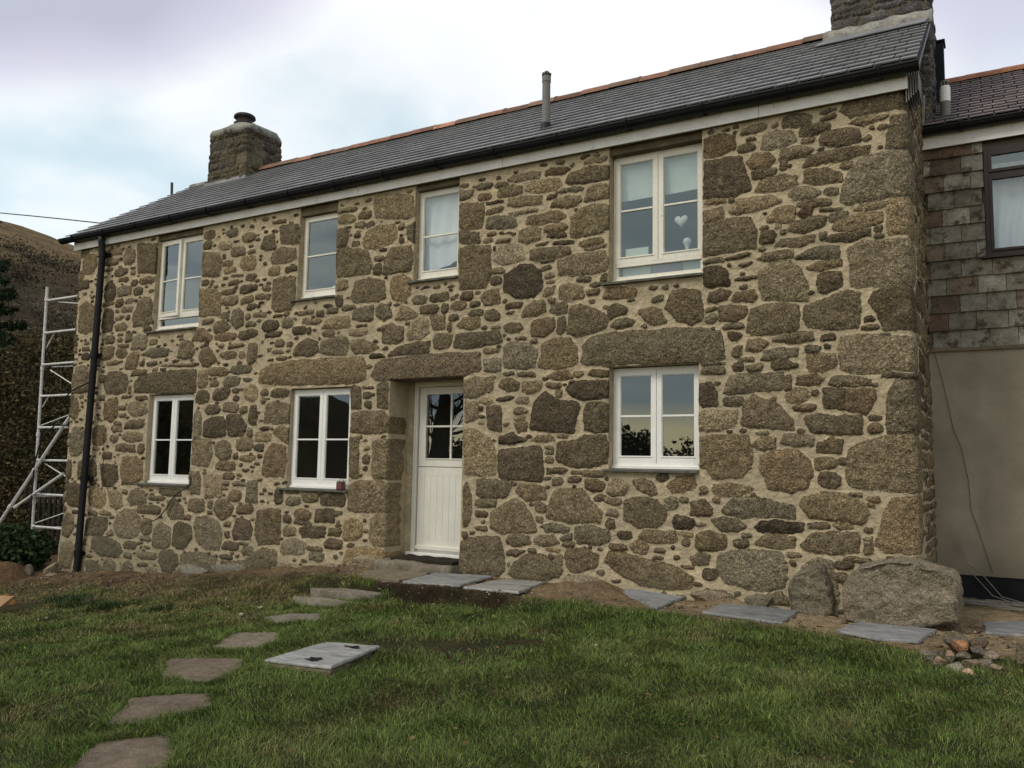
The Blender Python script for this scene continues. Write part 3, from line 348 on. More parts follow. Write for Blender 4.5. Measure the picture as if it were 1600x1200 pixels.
'278 -1405,281;-1466,356 -1477,361 -1502,362 -1527,362 -1533,358 -1528,348 -1516,346 -1482,345 -1469,348;-1468,374 -1472,375 -1498,375 -1506,375 -1508,371 -1504,370 -1490,370 -1474,370 -1468,371;-1414,321 -1416,364 -1383,369 -1345,355 -1341,325 -1365,314;-1329,324 -1327,354 -1293,379 -1265,371 -1261,337 -1286,322;-1524,390 -1519,416 -1480,424 -1449,424 -1447,384 -1489,384;-1439,419 -1418,426 -1393,415 -1383,388 -1411,378 -1436,397;-1370,379 -1355,414 -1331,408 -1299,386 -1320,377;-1229,398 -1235,405 -1254,408 -1280,409 -1292,405 -1291,393 -1281,390 -1252,387 -1238,389;-1257,383 -1211,379 -1210,346 -1246,342;-1324,367 -1328,368 -1335,369 -1338,369 -1340,366 -1339,364 -1336,363 -1328,362 -1326,363;-1169,374 -1172,377 -1181,378 -1195,376 -1197,371 -1196,363 -1187,361 -1177,362 -1168,367;-1174,347 -1153,366 -1109,365 -1102,346 -1128,336;-1201,405 -1206,409 -1215,408 -1219,404 -1221,393 -1218,388 -1212,385 -1203,388 -1201,394;-1146,399 -1152,406 -1164,409 -1184,408 -1192,401 -1192,394 -1182,390 -1158,390 -1149,393;-1107,402 -1112,405 -1126,407 -1133,404 -1135,401 -1132,395 -1126,393 -1109,394 -1106,397;-1096,381 -1101,384 -1121,384 -1131,383 -1137,378 -1134,370 -1128,368 -1105,369 -1099,372;-1048,368 -1056,378 -1068,383 -1085,381 -1089,374 -1089,362 -1081,355 -1062,353 -1051,356;-1190,354 -1193,356 -1198,355 -1201,352 -1201,343 -1198,338 -1193,336 -1190,339 -1189,345;-1187,324 -1197,330 -1231,334 -1243,327 -1246,309 -1242,299 -1221,295 -1195,293 -1188,306;-1180,294 -1173,325 -1123,328 -1048,325 -1038,302 -1103,290 -1141,289;-1047,282 -1056,285 -1076,285 -1089,285 -1089,279 -1086,274 -1071,273 -1056,273 -1047,276;-1393,282 -1364,303 -1312,313 -1256,315 -1259,287 -1316,283;-1519,705 -1531,709 -1554,711 -1580,710 -1595,707 -1594,702 -1579,700 -1549,699 -1525,701;-1522,680 -1532,687 -1552,691 -1578,689 -1589,682 -1585,672 -1575,667 -1543,667 -1525,669;-1467,686 -1474,691 -1499,694 -1510,691 -1512,682 -1509,677 -1498,674 -1473,672 -1468,679;-1458,711 -1453,728 -1381,724 -1324,708 -1319,657 -1340,650 -1451,671;-1457,658 -1463,661 -1477,661 -1484,658 -1485,651 -1482,647 -1467,647 -1461,648 -1455,650;-1488,660 -1492,665 -1510,664 -1522,663 -1523,658 -1523,651 -1514,648 -1495,648 -1488,652;-1503,628 -1509,631 -1516,632 -1526,630 -1526,628 -1525,623 -1520,621 -1508,621 -1504,623;-1507,605 -1511,609 -1517,610 -1529,610 -1532,606 -1532,601 -1527,599 -1512,597 -1509,598;-1593,652 -1554,654 -1546,627 -1557,599 -1590,603;-1493,603 -1483,633 -1439,645 -1383,640 -1375,610 -1392,590 -1453,580 -1490,591;-1350,633 -1356,634 -1366,634 -1372,633 -1371,628 -1370,625 -1359,625 -1353,625 -1350,628;-1352,599 -1354,601 -1361,603 -1367,599 -1367,594 -1366,590 -1362,587 -1355,589 -1352,591;-1344,628 -1314,637 -1312,582 -1336,596;-1593,578 -1587,596 -1551,596 -1475,576 -1462,536 -1467,514 -1583,516;-1420,559 -1425,561 -1446,560 -1452,557 -1453,550 -1448,548 -1431,547 -1421,549 -1418,553;-1428,529 -1430,537 -1444,537 -1451,534 -1456,529 -1453,510 -1448,507 -1434,507 -1429,511;-1422,510 -1413,553 -1392,577 -1327,576 -1320,538 -1324,508 -1405,507;-1410,576 -1416,577 -1428,577 -1436,576 -1438,575 -1434,573 -1423,572 -1412,572 -1409,573;-1545,502 -1553,505 -1574,507 -1584,503 -1587,486 -1581,479 -1565,478 -1550,479 -1542,488;-1530,453 -1517,497 -1472,501 -1415,487 -1407,442 -1430,435 -1520,441;-1392,458 -1388,493 -1351,498 -1324,486 -1325,444 -1343,427 -1383,435;-1268,431 -1276,435 -1287,438 -1308,436 -1315,430 -1312,419 -1309,416 -1282,416 -1273,420;-1200,426 -1205,436 -1219,436 -1250,434 -1257,431 -1258,420 -1248,416 -1221,417 -1203,420;-1174,422 -1179,424 -1186,424 -1192,423 -1195,419 -1194,418 -1188,416 -1179,418 -1175,420;-1126,422 -1130,431 -1143,432 -1157,431 -1164,424 -1162,415 -1154,412 -1136,412 -1129,416;-1103,428 -1106,429 -1111,430 -1116,430 -1117,428 -1117,426 -1113,424 -1107,424 -1104,425;-1103,415 -1083,430 -1050,431 -1049,395 -1091,394;-1875,230 -1873,263 -1831,278 -1748,288 -1625,286 -1542,286 -1479,283 -1467,263 -1468,226 -1504,214 -1621,216 -1744,'
'219 -1821,221;-1446,232 -1433,261 -1406,273 -1342,274 -1239,281 -1102,276 -1097,234 -1139,223 -1237,221 -1340,219 -1426,219;-1838,203 -1844,207 -1859,206 -1864,203 -1866,196 -1861,191 -1850,190 -1839,191 -1836,196;-1758,205 -1780,207 -1816,205 -1822,197 -1824,187 -1810,182 -1782,184 -1756,186 -1748,197;-1842,175 -1845,180 -1851,181 -1860,181 -1862,175 -1862,169 -1857,167 -1848,165 -1842,169;-1847,111 -1837,162 -1799,171 -1747,161 -1743,110 -1801,107;-1827,95 -1836,97 -1855,97 -1861,95 -1863,91 -1856,88 -1839,88 -1831,88 -1826,91;-1806,88 -1781,98 -1743,92 -1743,51 -1766,55;-1815,74 -1823,78 -1856,82 -1876,82 -1877,74 -1879,60 -1866,55 -1827,54 -1818,59;-1842,41 -1847,45 -1868,45 -1879,44 -1882,33 -1878,30 -1867,27 -1846,28 -1844,32;-1850,17 -1856,18 -1863,17 -1866,14 -1865,10 -1862,8 -1856,8 -1851,9 -1848,13;-1845,-38 -1835,23 -1810,48 -1755,42 -1750,1 -1760,-43 -1817,-46;-1758,-89 -1764,-78 -1782,-79 -1787,-84 -1790,-110 -1786,-119 -1778,-122 -1760,-119 -1758,-110;-1859,-213 -1856,-148 -1811,-136 -1763,-138 -1756,-233 -1843,-239;-1694,-87 -1703,-84 -1722,-84 -1736,-84 -1746,-86 -1741,-88 -1732,-89 -1715,-89 -1699,-88;-1618,-92 -1623,-87 -1641,-82 -1676,-86 -1681,-91 -1681,-106 -1670,-112 -1639,-111 -1626,-108;-1523,-96 -1530,-85 -1549,-81 -1598,-83 -1615,-90 -1611,-116 -1596,-119 -1554,-120 -1527,-117;-1691,-103 -1701,-101 -1733,-101 -1742,-106 -1743,-118 -1741,-122 -1727,-124 -1693,-120 -1688,-115;-1633,-165 -1626,-134 -1585,-128 -1559,-135 -1560,-163;-1710,-142 -1680,-130 -1646,-144 -1654,-162 -1703,-162;-1722,-158 -1727,-152 -1741,-151 -1746,-152 -1751,-159 -1749,-166 -1742,-171 -1728,-172 -1723,-168;-1648,-168 -1655,-167 -1695,-165 -1707,-166 -1709,-171 -1700,-173 -1682,-175 -1650,-175 -1643,-173;-1702,-191 -1703,-186 -1717,-185 -1739,-184 -1747,-192 -1746,-204 -1738,-209 -1713,-207 -1702,-204;-1689,-190 -1659,-177 -1588,-180 -1590,-204 -1676,-210;-1536,-181 -1543,-178 -1571,-181 -1578,-184 -1579,-198 -1571,-200 -1550,-200 -1538,-198 -1532,-187;-1750,-246 -1742,-224 -1700,-217 -1657,-227 -1661,-254 -1746,-260;-1526,-214 -1533,-210 -1574,-209 -1587,-214 -1592,-219 -1587,-232 -1572,-233 -1533,-231 -1529,-227;-1533,-136 -1537,-134 -1548,-133 -1556,-135 -1561,-138 -1559,-144 -1552,-145 -1539,-144 -1534,-142;-1524,-206 -1525,-160 -1487,-149 -1461,-165 -1463,-194 -1490,-208;-1520,199 -1509,208 -1484,198 -1481,143 -1512,144;-1445,202 -1455,203 -1469,204 -1478,204 -1477,201 -1472,199 -1457,198 -1446,198 -1441,199;-1446,184 -1451,188 -1466,188 -1474,185 -1473,179 -1472,172 -1463,170 -1450,173 -1444,177;-1445,160 -1449,162 -1460,162 -1466,160 -1467,152 -1464,147 -1454,144 -1446,145 -1443,150;-1427,205 -1415,212 -1390,211 -1388,141 -1423,145;-1515,81 -1511,129 -1478,136 -1401,134 -1383,114 -1382,81 -1442,77;-1517,64 -1485,68 -1481,-41 -1512,-39;-1445,14 -1448,18 -1457,22 -1465,20 -1469,14 -1468,2 -1465,-1 -1451,-3 -1448,1;-1452,-13 -1455,-11 -1461,-10 -1464,-12 -1466,-16 -1464,-20 -1458,-21 -1453,-21 -1452,-17;-1447,41 -1450,44 -1458,44 -1463,42 -1464,38 -1462,35 -1457,34 -1448,34 -1445,36;-1435,-21 -1433,55 -1409,62 -1380,58 -1376,-41 -1426,-44;-1513,-125 -1514,-65 -1492,-50 -1404,-47 -1377,-57 -1374,-127 -1488,-132;-1435,-201 -1432,-147 -1406,-133 -1373,-136 -1369,-213 -1413,-220;-1147,184 -1146,208 -1115,214 -1063,209 -1063,185 -1109,168 -1147,165;-1090,259 -1041,257 -1041,227 -1087,229;-1144,153 -1106,152 -1105,115 -1140,103;-1078,144 -1039,143 -1038,81 -1074,87;-1065,158 -1069,161 -1087,162 -1095,160 -1101,155 -1095,152 -1084,151 -1069,151 -1064,153;-1090,140 -1093,142 -1098,142 -1103,141 -1104,136 -1102,134 -1099,132 -1092,133 -1090,136;-1143,24 -1145,84 -1116,85 -1069,64 -1052,33 -1050,-21 -1085,-28 -1139,-23;-1139,-133 -1141,-51 -1134,-43 -1121,-74 -1117,-112 -1129,-152 -1138,-154;-1048,-88 -1067,-85 -1095,-84 -1105,-87 -1106,-95 -1100,-100 -1080,-102 -1052,-102 -1048,-97;-1074,-115 -1079,-113 -1096,-112 -1105,-114 -1106,-122 -1103,-125 -1087,-126 -1076,-126 -1072,-122;-1072,-154 -1081,-151 -1097,-151 -1102,-152 -1101,-157 -'
'1098,-159 -1086,-160 -1073,-160 -1072,-158;-1127,-168 -1130,-165 -1137,-167 -1140,-168 -1140,-178 -1139,-180 -1131,-181 -1127,-180 -1126,-172;-1147,714 -1154,715 -1167,716 -1174,715 -1177,714 -1174,710 -1169,709 -1154,708 -1148,710;-1174,700 -1132,696 -1134,684 -1156,672 -1173,677;-1074,701 -1084,706 -1103,709 -1118,707 -1125,703 -1118,695 -1108,692 -1085,691 -1078,695;-1077,674 -1081,679 -1100,680 -1111,680 -1115,675 -1114,668 -1107,665 -1086,665 -1076,669;-1031,699 -1036,702 -1053,702 -1064,700 -1066,694 -1060,690 -1047,689 -1033,690 -1027,694;-1058,674 -1051,689 -1018,692 -989,683 -986,669 -1027,663 -1055,666;-1173,664 -1102,656 -1097,628 -1103,596 -1149,596 -1171,601;-1029,643 -1025,656 -981,656 -932,648 -934,633 -999,634;-892,648 -896,650 -902,651 -915,650 -918,648 -919,641 -912,640 -901,640 -896,642;-977,671 -968,690 -928,691 -889,685 -882,668 -902,660 -954,661;-940,710 -952,714 -998,716 -1014,714 -1029,708 -1021,701 -1002,698 -958,698 -943,699;-864,710 -879,714 -911,715 -922,712 -924,703 -911,700 -884,697 -866,699 -857,704;-762,715 -765,719 -795,719 -812,718 -818,716 -820,710 -806,709 -773,709 -765,711;-870,674 -859,692 -821,701 -760,697 -757,667 -809,665 -855,667;-822,651 -832,656 -845,658 -873,659 -881,658 -885,654 -866,651 -843,649 -829,648;-910,621 -901,636 -867,640 -833,634 -827,625 -846,612 -875,613;-818,621 -808,653 -784,656 -753,648 -753,621 -788,619;-1042,654 -1046,656 -1061,657 -1086,657 -1092,657 -1091,655 -1082,653 -1059,652 -1046,652;-1041,636 -1047,640 -1063,640 -1087,637 -1089,633 -1090,628 -1079,626 -1054,627 -1044,632;-944,620 -957,622 -994,621 -1016,620 -1024,618 -1016,615 -996,614 -953,616 -944,617;-975,587 -971,602 -918,607 -884,606 -869,592 -883,582 -944,580;-1090,594 -1085,618 -1054,618 -1008,605 -1002,588 -1016,582 -1072,588;-855,539 -854,586 -833,602 -800,609 -757,601 -755,549 -775,541 -840,536;-865,564 -871,572 -884,574 -920,573 -926,570 -927,560 -914,556 -888,554 -874,557;-868,550 -886,552 -907,553 -916,552 -918,547 -906,544 -884,541 -871,542 -865,544;-997,545 -993,571 -962,577 -937,570 -938,546 -970,539;-1171,594 -1110,582 -1107,559 -1158,560 -1170,567;-1062,577 -1065,579 -1080,578 -1085,577 -1085,573 -1084,570 -1071,570 -1064,571 -1061,573;-1071,560 -1076,562 -1081,563 -1093,563 -1096,561 -1095,557 -1088,555 -1078,555 -1071,557;-1020,553 -1024,555 -1030,556 -1056,557 -1057,555 -1060,550 -1052,548 -1030,547 -1022,547;-1016,570 -1022,571 -1035,571 -1042,571 -1045,570 -1040,569 -1032,569 -1022,569 -1016,569;-913,534 -918,534 -928,534 -941,533 -946,532 -945,531 -938,531 -924,531 -916,533;-847,528 -854,530 -881,532 -895,531 -900,528 -897,526 -882,524 -855,523 -849,524;-776,527 -790,529 -815,527 -832,522 -834,517 -825,512 -803,511 -780,515 -770,520;-769,510 -783,509 -809,507 -819,506 -818,503 -812,502 -780,505 -768,506 -765,509;-963,496 -961,521 -926,522 -857,513 -855,501 -882,492 -943,491;-1067,509 -1061,529 -1029,541 -988,533 -981,500 -1001,496 -1042,492;-1167,442 -1170,546 -1143,554 -1078,545 -1074,469 -1087,440 -1159,440;-1062,538 -1062,540 -1064,541 -1068,540 -1068,538 -1068,534 -1067,533 -1063,533 -1062,535;-1034,478 -1041,482 -1052,484 -1068,483 -1071,481 -1072,476 -1062,473 -1045,471 -1036,473;-898,487 -907,489 -918,489 -933,489 -936,486 -933,485 -923,484 -906,484 -897,485;-907,472 -911,474 -924,474 -933,472 -935,470 -932,466 -925,465 -911,466 -905,469;-898,452 -902,455 -911,455 -920,454 -921,449 -920,446 -914,444 -903,445 -897,447;-899,434 -902,435 -909,435 -917,435 -917,434 -917,432 -912,432 -903,432 -899,433;-926,407 -920,419 -896,424 -898,409 -915,401;-895,394 -898,396 -906,396 -909,396 -911,393 -910,388 -906,386 -898,386 -896,388;-886,450 -886,485 -857,493 -766,496 -758,474 -762,449 -815,448 -856,445;-1036,425 -1037,466 -992,485 -960,485 -933,459 -929,423 -950,400 -999,404;-1048,460 -1058,464 -1068,464 -1074,460 -1075,449 -1070,443 -1058,443 -1049,445 -1045,452;-803,437 -808,439 -829,441 -833,440 -838,437 -836,431 -824,430 -808,429 -802,430;-775,417 -779,421 -785,422 -798,422 -803,421 '
'-802,417 -797,415 -785,414 -779,415;-883,396 -883,423 -856,428 -823,413 -820,390 -847,385;-781,403 -783,406 -793,408 -807,408 -811,406 -810,398 -806,396 -790,395 -784,396;-794,380 -796,382 -800,383 -805,382 -806,380 -805,377 -801,376 -797,376 -794,377;-762,434 -763,439 -768,442 -773,439 -775,436 -775,424 -772,419 -766,419 -762,423;-772,386 -758,405 -715,403 -688,397 -691,382 -734,379;-627,375 -632,377 -640,376 -649,375 -652,370 -650,366 -642,364 -631,366 -627,368;-981,389 -987,392 -1014,393 -1023,392 -1031,389 -1029,383 -1017,382 -995,381 -984,382;-983,357 -976,375 -950,392 -924,392 -918,368 -941,359;-907,367 -902,382 -864,386 -861,358 -880,357;-861,310 -853,370 -830,374 -781,353 -757,337 -761,318 -785,307 -838,299;-757,340 -756,362 -734,368 -712,359 -712,346 -738,342 -751,334;-749,316 -738,330 -710,333 -691,326 -703,314 -734,310;-682,349 -653,355 -631,348 -619,319 -642,315 -668,324;-758,364 -759,365 -765,365 -768,365 -769,362 -768,359 -767,358 -761,358 -758,360;-620,351 -611,372 -605,384 -576,385 -544,378 -537,351 -539,317 -559,308 -594,321;-957,317 -954,344 -923,349 -895,348 -895,320 -922,303 -953,308;-867,342 -871,349 -883,349 -887,343 -887,321 -885,311 -876,308 -868,313 -865,320;-983,336 -986,341 -1012,343 -1030,341 -1037,335 -1031,325 -1015,323 -990,324 -980,327;-1083,340 -1085,341 -1091,342 -1094,341 -1095,340 -1093,337 -1092,336 -1084,335 -1083,336;-1047,337 -1051,339 -1060,339 -1067,339 -1069,337 -1067,334 -1060,333 -1051,333 -1046,334;-970,306 -974,308 -980,309 -995,311 -1000,309 -1001,306 -995,304 -982,304 -973,303;-941,298 -946,300 -953,300 -957,298 -958,293 -955,291 -950,291 -943,291 -940,293;-1032,251 -1031,290 -1010,297 -966,290 -941,273 -945,235 -974,231 -1027,237;-935,234 -926,288 -901,298 -854,297 -838,275 -833,237 -862,227 -917,228;-823,240 -821,274 -805,292 -757,301 -680,302 -638,301 -605,304 -534,297 -499,290 -495,265 -490,231 -534,223 -605,228 -679,230 -757,230 -809,233;-1005,222 -1010,224 -1023,224 -1029,224 -1032,220 -1029,218 -1023,217 -1007,217 -1004,219;-946,216 -950,220 -967,221 -987,222 -994,219 -991,215 -979,213 -958,211 -945,211;-910,207 -887,221 -858,218 -846,204 -878,200;-819,214 -823,218 -833,219 -841,218 -844,214 -843,209 -837,206 -827,206 -820,209;-753,209 -759,217 -771,218 -794,220 -803,217 -806,210 -791,205 -770,204 -758,205;-1046,192 -1040,204 -1018,209 -988,194 -990,179 -1017,176;-979,178 -977,196 -947,198 -926,196 -929,181 -959,168;-876,187 -879,190 -896,192 -910,193 -914,191 -912,185 -907,182 -887,180 -879,182;-873,170 -874,174 -880,176 -888,175 -890,172 -889,164 -886,161 -878,161 -874,162;-861,179 -853,189 -829,194 -756,193 -754,157 -796,151 -824,151 -849,163;-964,160 -970,161 -986,162 -994,158 -997,153 -993,148 -980,146 -966,148 -961,152;-1004,161 -1011,163 -1024,164 -1044,163 -1050,161 -1051,158 -1040,157 -1022,156 -1007,158;-968,134 -980,137 -994,137 -1000,133 -1003,128 -996,124 -979,124 -967,125 -964,128;-972,116 -974,118 -988,119 -998,118 -1000,111 -998,108 -994,106 -976,106 -972,108;-1001,98 -967,101 -969,82 -988,81;-957,86 -946,147 -920,173 -903,161 -878,149 -836,144 -828,137 -840,100 -842,76 -877,78 -919,82;-815,82 -816,122 -808,142 -772,145 -755,139 -755,78 -787,76;-1042,52 -1041,69 -1006,76 -984,67 -966,60 -1006,52;-953,59 -936,69 -902,73 -891,61 -919,56;-856,69 -862,70 -870,71 -879,70 -881,68 -879,66 -875,65 -861,65 -857,66;-884,11 -885,52 -835,58 -811,67 -763,70 -755,49 -757,9 -802,-2 -851,-1;-1042,-25 -1043,36 -1005,39 -927,45 -920,-11 -924,-36 -991,-35 -1031,-33;-896,42 -899,44 -908,45 -913,44 -914,42 -911,40 -908,39 -899,39 -895,40;-895,33 -898,34 -910,33 -914,32 -916,29 -914,27 -909,26 -898,27 -895,28;-894,18 -899,19 -912,19 -915,17 -915,14 -913,10 -903,9 -895,10 -892,13;-911,-17 -909,-6 -876,-5 -857,-10 -875,-20;-819,-13 -824,-11 -836,-12 -845,-13 -848,-16 -846,-18 -839,-19 -824,-17 -820,-16;-767,-14 -776,-11 -807,-9 -816,-10 -820,-16 -816,-20 -792,-23 -769,-24 -763,-20;-821,-30 -824,-27 -839,-26 -850,-28 -855,-30 -855,-35 -850,-37 -833,-36 -825,-35;-869,-35 -872,-30 -'
'880,-30 -894,-31 -896,-34 -894,-44 -891,-45 -874,-45 -871,-43;-400,724 -409,726 -435,724 -445,720 -448,713 -443,709 -425,709 -407,711 -399,717;-374,720 -377,722 -382,721 -384,720 -385,716 -384,715 -381,714 -375,715 -374,717;-363,710 -361,728 -331,732 -307,724 -307,708 -340,705;-261,716 -267,717 -285,716 -289,714 -290,710 -285,708 -273,708 -262,710 -259,713;-249,721 -242,735 -198,739 -140,731 -137,704 -191,707 -231,704;-258,727 -260,728 -271,729 -284,727 -288,726 -284,724 -280,723 -267,724 -258,725;-531,672 -529,718 -498,720 -465,711 -464,682 -493,675;-425,682 -434,686 -448,688 -457,685 -458,679 -456,673 -446,671 -428,672 -423,675;-423,698 -426,699 -436,698 -439,697 -439,694 -438,693 -427,693 -423,694 -421,695;-408,672 -406,702 -379,704 -344,697 -338,677 -366,666;-330,685 -327,700 -297,706 -272,699 -274,685 -306,681;-302,676 -307,677 -321,678 -326,677 -328,671 -325,669 -316,669 -304,669 -302,671;-293,668 -281,684 -240,683 -219,677 -214,654 -257,649 -291,659;-233,693 -219,699 -191,699 -164,694 -191,687 -211,683;-166,675 -168,677 -174,678 -179,677 -181,675 -181,671 -179,669 -173,669 -168,671;-169,628 -158,691 -141,694 -127,659 -131,621;-372,642 -368,662 -332,664 -304,652 -315,643 -358,639;-324,619 -315,638 -273,642 -232,644 -200,638 -201,625 -249,618;-438,649 -424,663 -393,662 -382,641 -393,629 -429,633;-431,624 -411,627 -378,623 -380,615 -411,609 -429,610;-358,633 -361,638 -366,639 -369,637 -371,630 -371,621 -367,617 -361,618 -359,622;-232,612 -237,613 -247,613 -251,610 -253,605 -249,602 -240,602 -234,603 -231,605;-533,583 -532,665 -493,666 -451,663 -443,626 -432,586 -466,578;-421,582 -411,604 -367,608 -337,601 -337,585 -381,575;-323,587 -320,612 -282,608 -248,588 -250,575 -291,577;-255,536 -237,591 -209,619 -154,620 -141,609 -141,536 -195,529 -243,527;-354,565 -346,577 -316,574 -292,560 -300,550 -342,550;-259,560 -263,563 -275,564 -282,562 -284,560 -283,552 -278,550 -265,550 -260,553;-487,573 -497,574 -518,576 -529,575 -529,571 -522,569 -502,567 -492,568 -486,569;-467,570 -468,572 -472,573 -476,572 -477,570 -477,567 -476,565 -470,565 -468,566;-476,544 -457,569 -394,569 -370,554 -412,541 -462,538;-274,536 -280,541 -310,544 -327,544 -336,539 -328,535 -315,531 -285,530 -275,531;-399,512 -381,537 -355,542 -342,536 -345,509 -368,507;-337,521 -330,527 -308,528 -311,515 -330,514;-533,552 -494,558 -489,545 -492,532 -530,531;-231,513 -215,524 -170,520 -170,513 -215,508;-254,521 -264,523 -279,524 -290,524 -291,522 -290,520 -281,519 -264,518 -257,520;-276,508 -267,516 -243,512 -245,500 -274,494;-358,488 -351,503 -309,512 -282,507 -288,488 -326,479;-271,483 -260,497 -215,504 -178,501 -180,482 -228,473 -264,477;-170,457 -166,523 -149,525 -129,505 -130,448;-371,501 -372,503 -379,504 -382,502 -383,501 -384,497 -381,496 -373,496 -371,498;-365,490 -365,491 -369,491 -371,490 -371,487 -371,482 -369,481 -366,481 -365,484;-414,472 -410,493 -390,493 -381,482 -386,467 -408,467;-281,456 -276,466 -202,470 -201,461 -236,452;-180,473 -182,474 -188,474 -193,473 -194,471 -193,467 -190,466 -182,466 -180,468;-180,459 -183,460 -190,460 -193,458 -193,454 -190,453 -185,453 -181,454 -179,456;-382,459 -369,469 -305,472 -308,461 -335,451;-283,474 -286,475 -292,475 -295,473 -295,464 -294,461 -289,460 -284,462 -283,463;-536,456 -532,525 -494,532 -435,527 -421,496 -424,460 -472,458;-342,430 -318,442 -277,446 -259,440 -261,418;-405,459 -406,462 -412,462 -416,461 -418,459 -417,456 -412,454 -407,454 -404,456;-435,448 -443,449 -465,448 -478,447 -486,444 -483,442 -474,442 -449,443 -437,445;-420,435 -406,447 -347,445 -348,434 -393,428;-322,405 -303,414 -256,416 -256,406 -296,397;-491,444 -496,447 -505,447 -527,446 -534,443 -531,438 -525,438 -500,439 -491,441;-533,393 -532,430 -502,429 -482,415 -479,384 -516,386;-415,378 -415,411 -389,423 -356,427 -336,404 -322,377 -319,341 -365,343 -409,349;-420,399 -426,400 -440,400 -461,400 -465,398 -467,396 -457,395 -431,395 -420,396;-443,382 -446,383 -450,384 -457,383 -458,382 -457,379 -453,377 -446,377 -444,379;-300,358 -300,388 -284,'
'393 -257,390 -257,363 -285,352;-242,436 -225,447 -187,446 -136,440 -120,422 -121,386 -142,362 -189,356 -234,359 -239,390;-525,356 -521,374 -498,377 -477,372 -485,355 -507,353;-474,354 -467,369 -428,370 -421,356 -428,347;-329,305 -327,327 -297,335 -265,347 -242,353 -223,347 -224,306 -228,277 -286,277 -322,288;-205,329 -197,346 -167,353 -135,349 -121,329 -122,282 -151,268 -180,270 -190,307;-505,339 -506,342 -514,343 -525,342 -529,340 -530,336 -525,335 -513,335 -507,336;-502,314 -501,341 -472,342 -441,337 -446,319 -468,308;-507,319 -510,326 -517,328 -526,325 -531,322 -529,312 -524,309 -515,307 -509,313;-444,283 -433,331 -403,338 -341,333 -337,315 -342,281 -387,275 -433,278;-450,300 -453,303 -476,303 -490,301 -493,298 -492,294 -484,292 -460,294 -449,296;-455,277 -458,281 -465,284 -478,284 -480,282 -480,274 -476,270 -465,269 -459,271;-190,276 -193,279 -201,281 -217,281 -221,279 -222,275 -215,272 -203,272 -192,273;-197,293 -200,297 -204,298 -214,298 -215,295 -215,292 -214,290 -204,289 -199,291;-391,263 -371,272 -314,275 -309,260 -346,254;-270,266 -274,269 -289,267 -295,266 -296,262 -295,257 -288,256 -273,258 -270,260;-445,246 -440,266 -417,269 -401,259 -408,246 -430,240;-477,237 -470,252 -455,256 -455,240 -468,232;-415,223 -408,238 -379,247 -342,243 -343,230 -375,223;-299,241 -303,244 -310,246 -323,246 -328,244 -327,237 -322,234 -310,233 -301,234;-279,244 -280,246 -283,247 -288,247 -291,246 -291,242 -288,240 -284,240 -280,240;-324,206 -323,229 -291,229 -270,226 -268,206 -299,195 -319,195;-262,242 -259,261 -229,263 -173,258 -134,243 -130,191 -164,195 -193,186 -230,190 -257,197;-393,209 -388,220 -363,222 -343,209 -359,201 -388,202;-410,212 -414,215 -422,217 -438,215 -445,212 -444,204 -440,201 -422,202 -413,204;-451,214 -454,220 -462,221 -470,218 -473,215 -471,206 -467,203 -455,203 -452,206;-431,227 -434,228 -440,229 -457,228 -461,227 -460,225 -454,224 -439,224 -431,224;-489,207 -492,212 -508,214 -532,213 -538,209 -540,202 -532,199 -502,198 -490,200;-490,222 -496,222 -510,221 -531,219 -539,218 -536,217 -527,218 -502,219 -493,220;-491,159 -482,193 -447,196 -372,195 -368,176 -372,162 -430,159 -473,156;-345,173 -341,188 -307,189 -292,180 -300,170 -332,169;-282,167 -276,183 -238,184 -205,172 -208,164 -250,165;-149,182 -157,184 -180,185 -183,184 -186,180 -176,178 -164,177 -150,177 -143,179;-356,185 -358,188 -364,188 -365,183 -366,168 -364,162 -358,162 -355,165 -355,170;-365,147 -348,165 -328,160 -318,147 -340,134 -360,140;-303,154 -306,157 -312,156 -315,155 -316,153 -315,147 -311,146 -305,146 -303,148;-293,124 -293,159 -254,158 -254,118;-252,157 -201,155 -200,138 -217,110 -253,117;-180,72 -176,149 -163,171 -131,170 -130,78 -156,72;-548,143 -542,178 -522,180 -506,155 -504,133 -536,129;-452,143 -458,147 -472,149 -486,147 -492,142 -488,133 -477,131 -460,130 -453,135;-455,89 -452,132 -435,151 -410,143 -377,126 -353,96 -353,81 -410,84;-309,126 -314,128 -337,129 -346,128 -351,125 -347,120 -338,118 -317,118 -310,120;-549,81 -547,118 -509,120 -465,119 -468,93 -509,78;-331,104 -309,112 -270,103 -225,105 -225,71 -271,69 -317,75;-191,104 -197,106 -206,107 -212,104 -211,100 -209,98 -197,96 -192,97 -190,100;-189,84 -192,88 -198,90 -210,89 -213,85 -213,76 -210,73 -195,74 -190,76;-402,72 -406,73 -418,73 -423,73 -427,71 -425,70 -419,69 -408,70 -404,70;-376,54 -373,69 -341,71 -313,63 -314,50 -349,47;-432,46 -423,61 -390,63 -388,46 -411,37;-307,34 -304,54 -279,59 -261,59 -264,36;-545,6 -545,63 -518,69 -444,67 -436,46 -436,3 -454,-16 -519,-20 -527,-3;-418,4 -417,25 -390,38 -350,39 -322,17 -317,-11 -327,-32 -359,-45 -404,-38;-269,19 -277,23 -293,24 -312,21 -312,16 -312,5 -305,2 -280,4 -273,7;-255,22 -257,25 -263,25 -266,23 -267,18 -266,13 -262,12 -257,12 -255,14;-264,-16 -271,-9 -289,-5 -302,-6 -305,-15 -303,-28 -296,-33 -275,-35 -267,-28;-253,-10 -249,38 -222,55 -178,68 -132,62 -126,24 -122,-37 -170,-38 -246,-29;-519,-46 -514,-35 -484,-30 -450,-38 -435,-41 -462,-55 -506,-56;-564,-98 -564,-72 -537,-66 -519,-83 -521,-98;-504,-62 -507,-60 -513,-60 -515,-61 -517,'
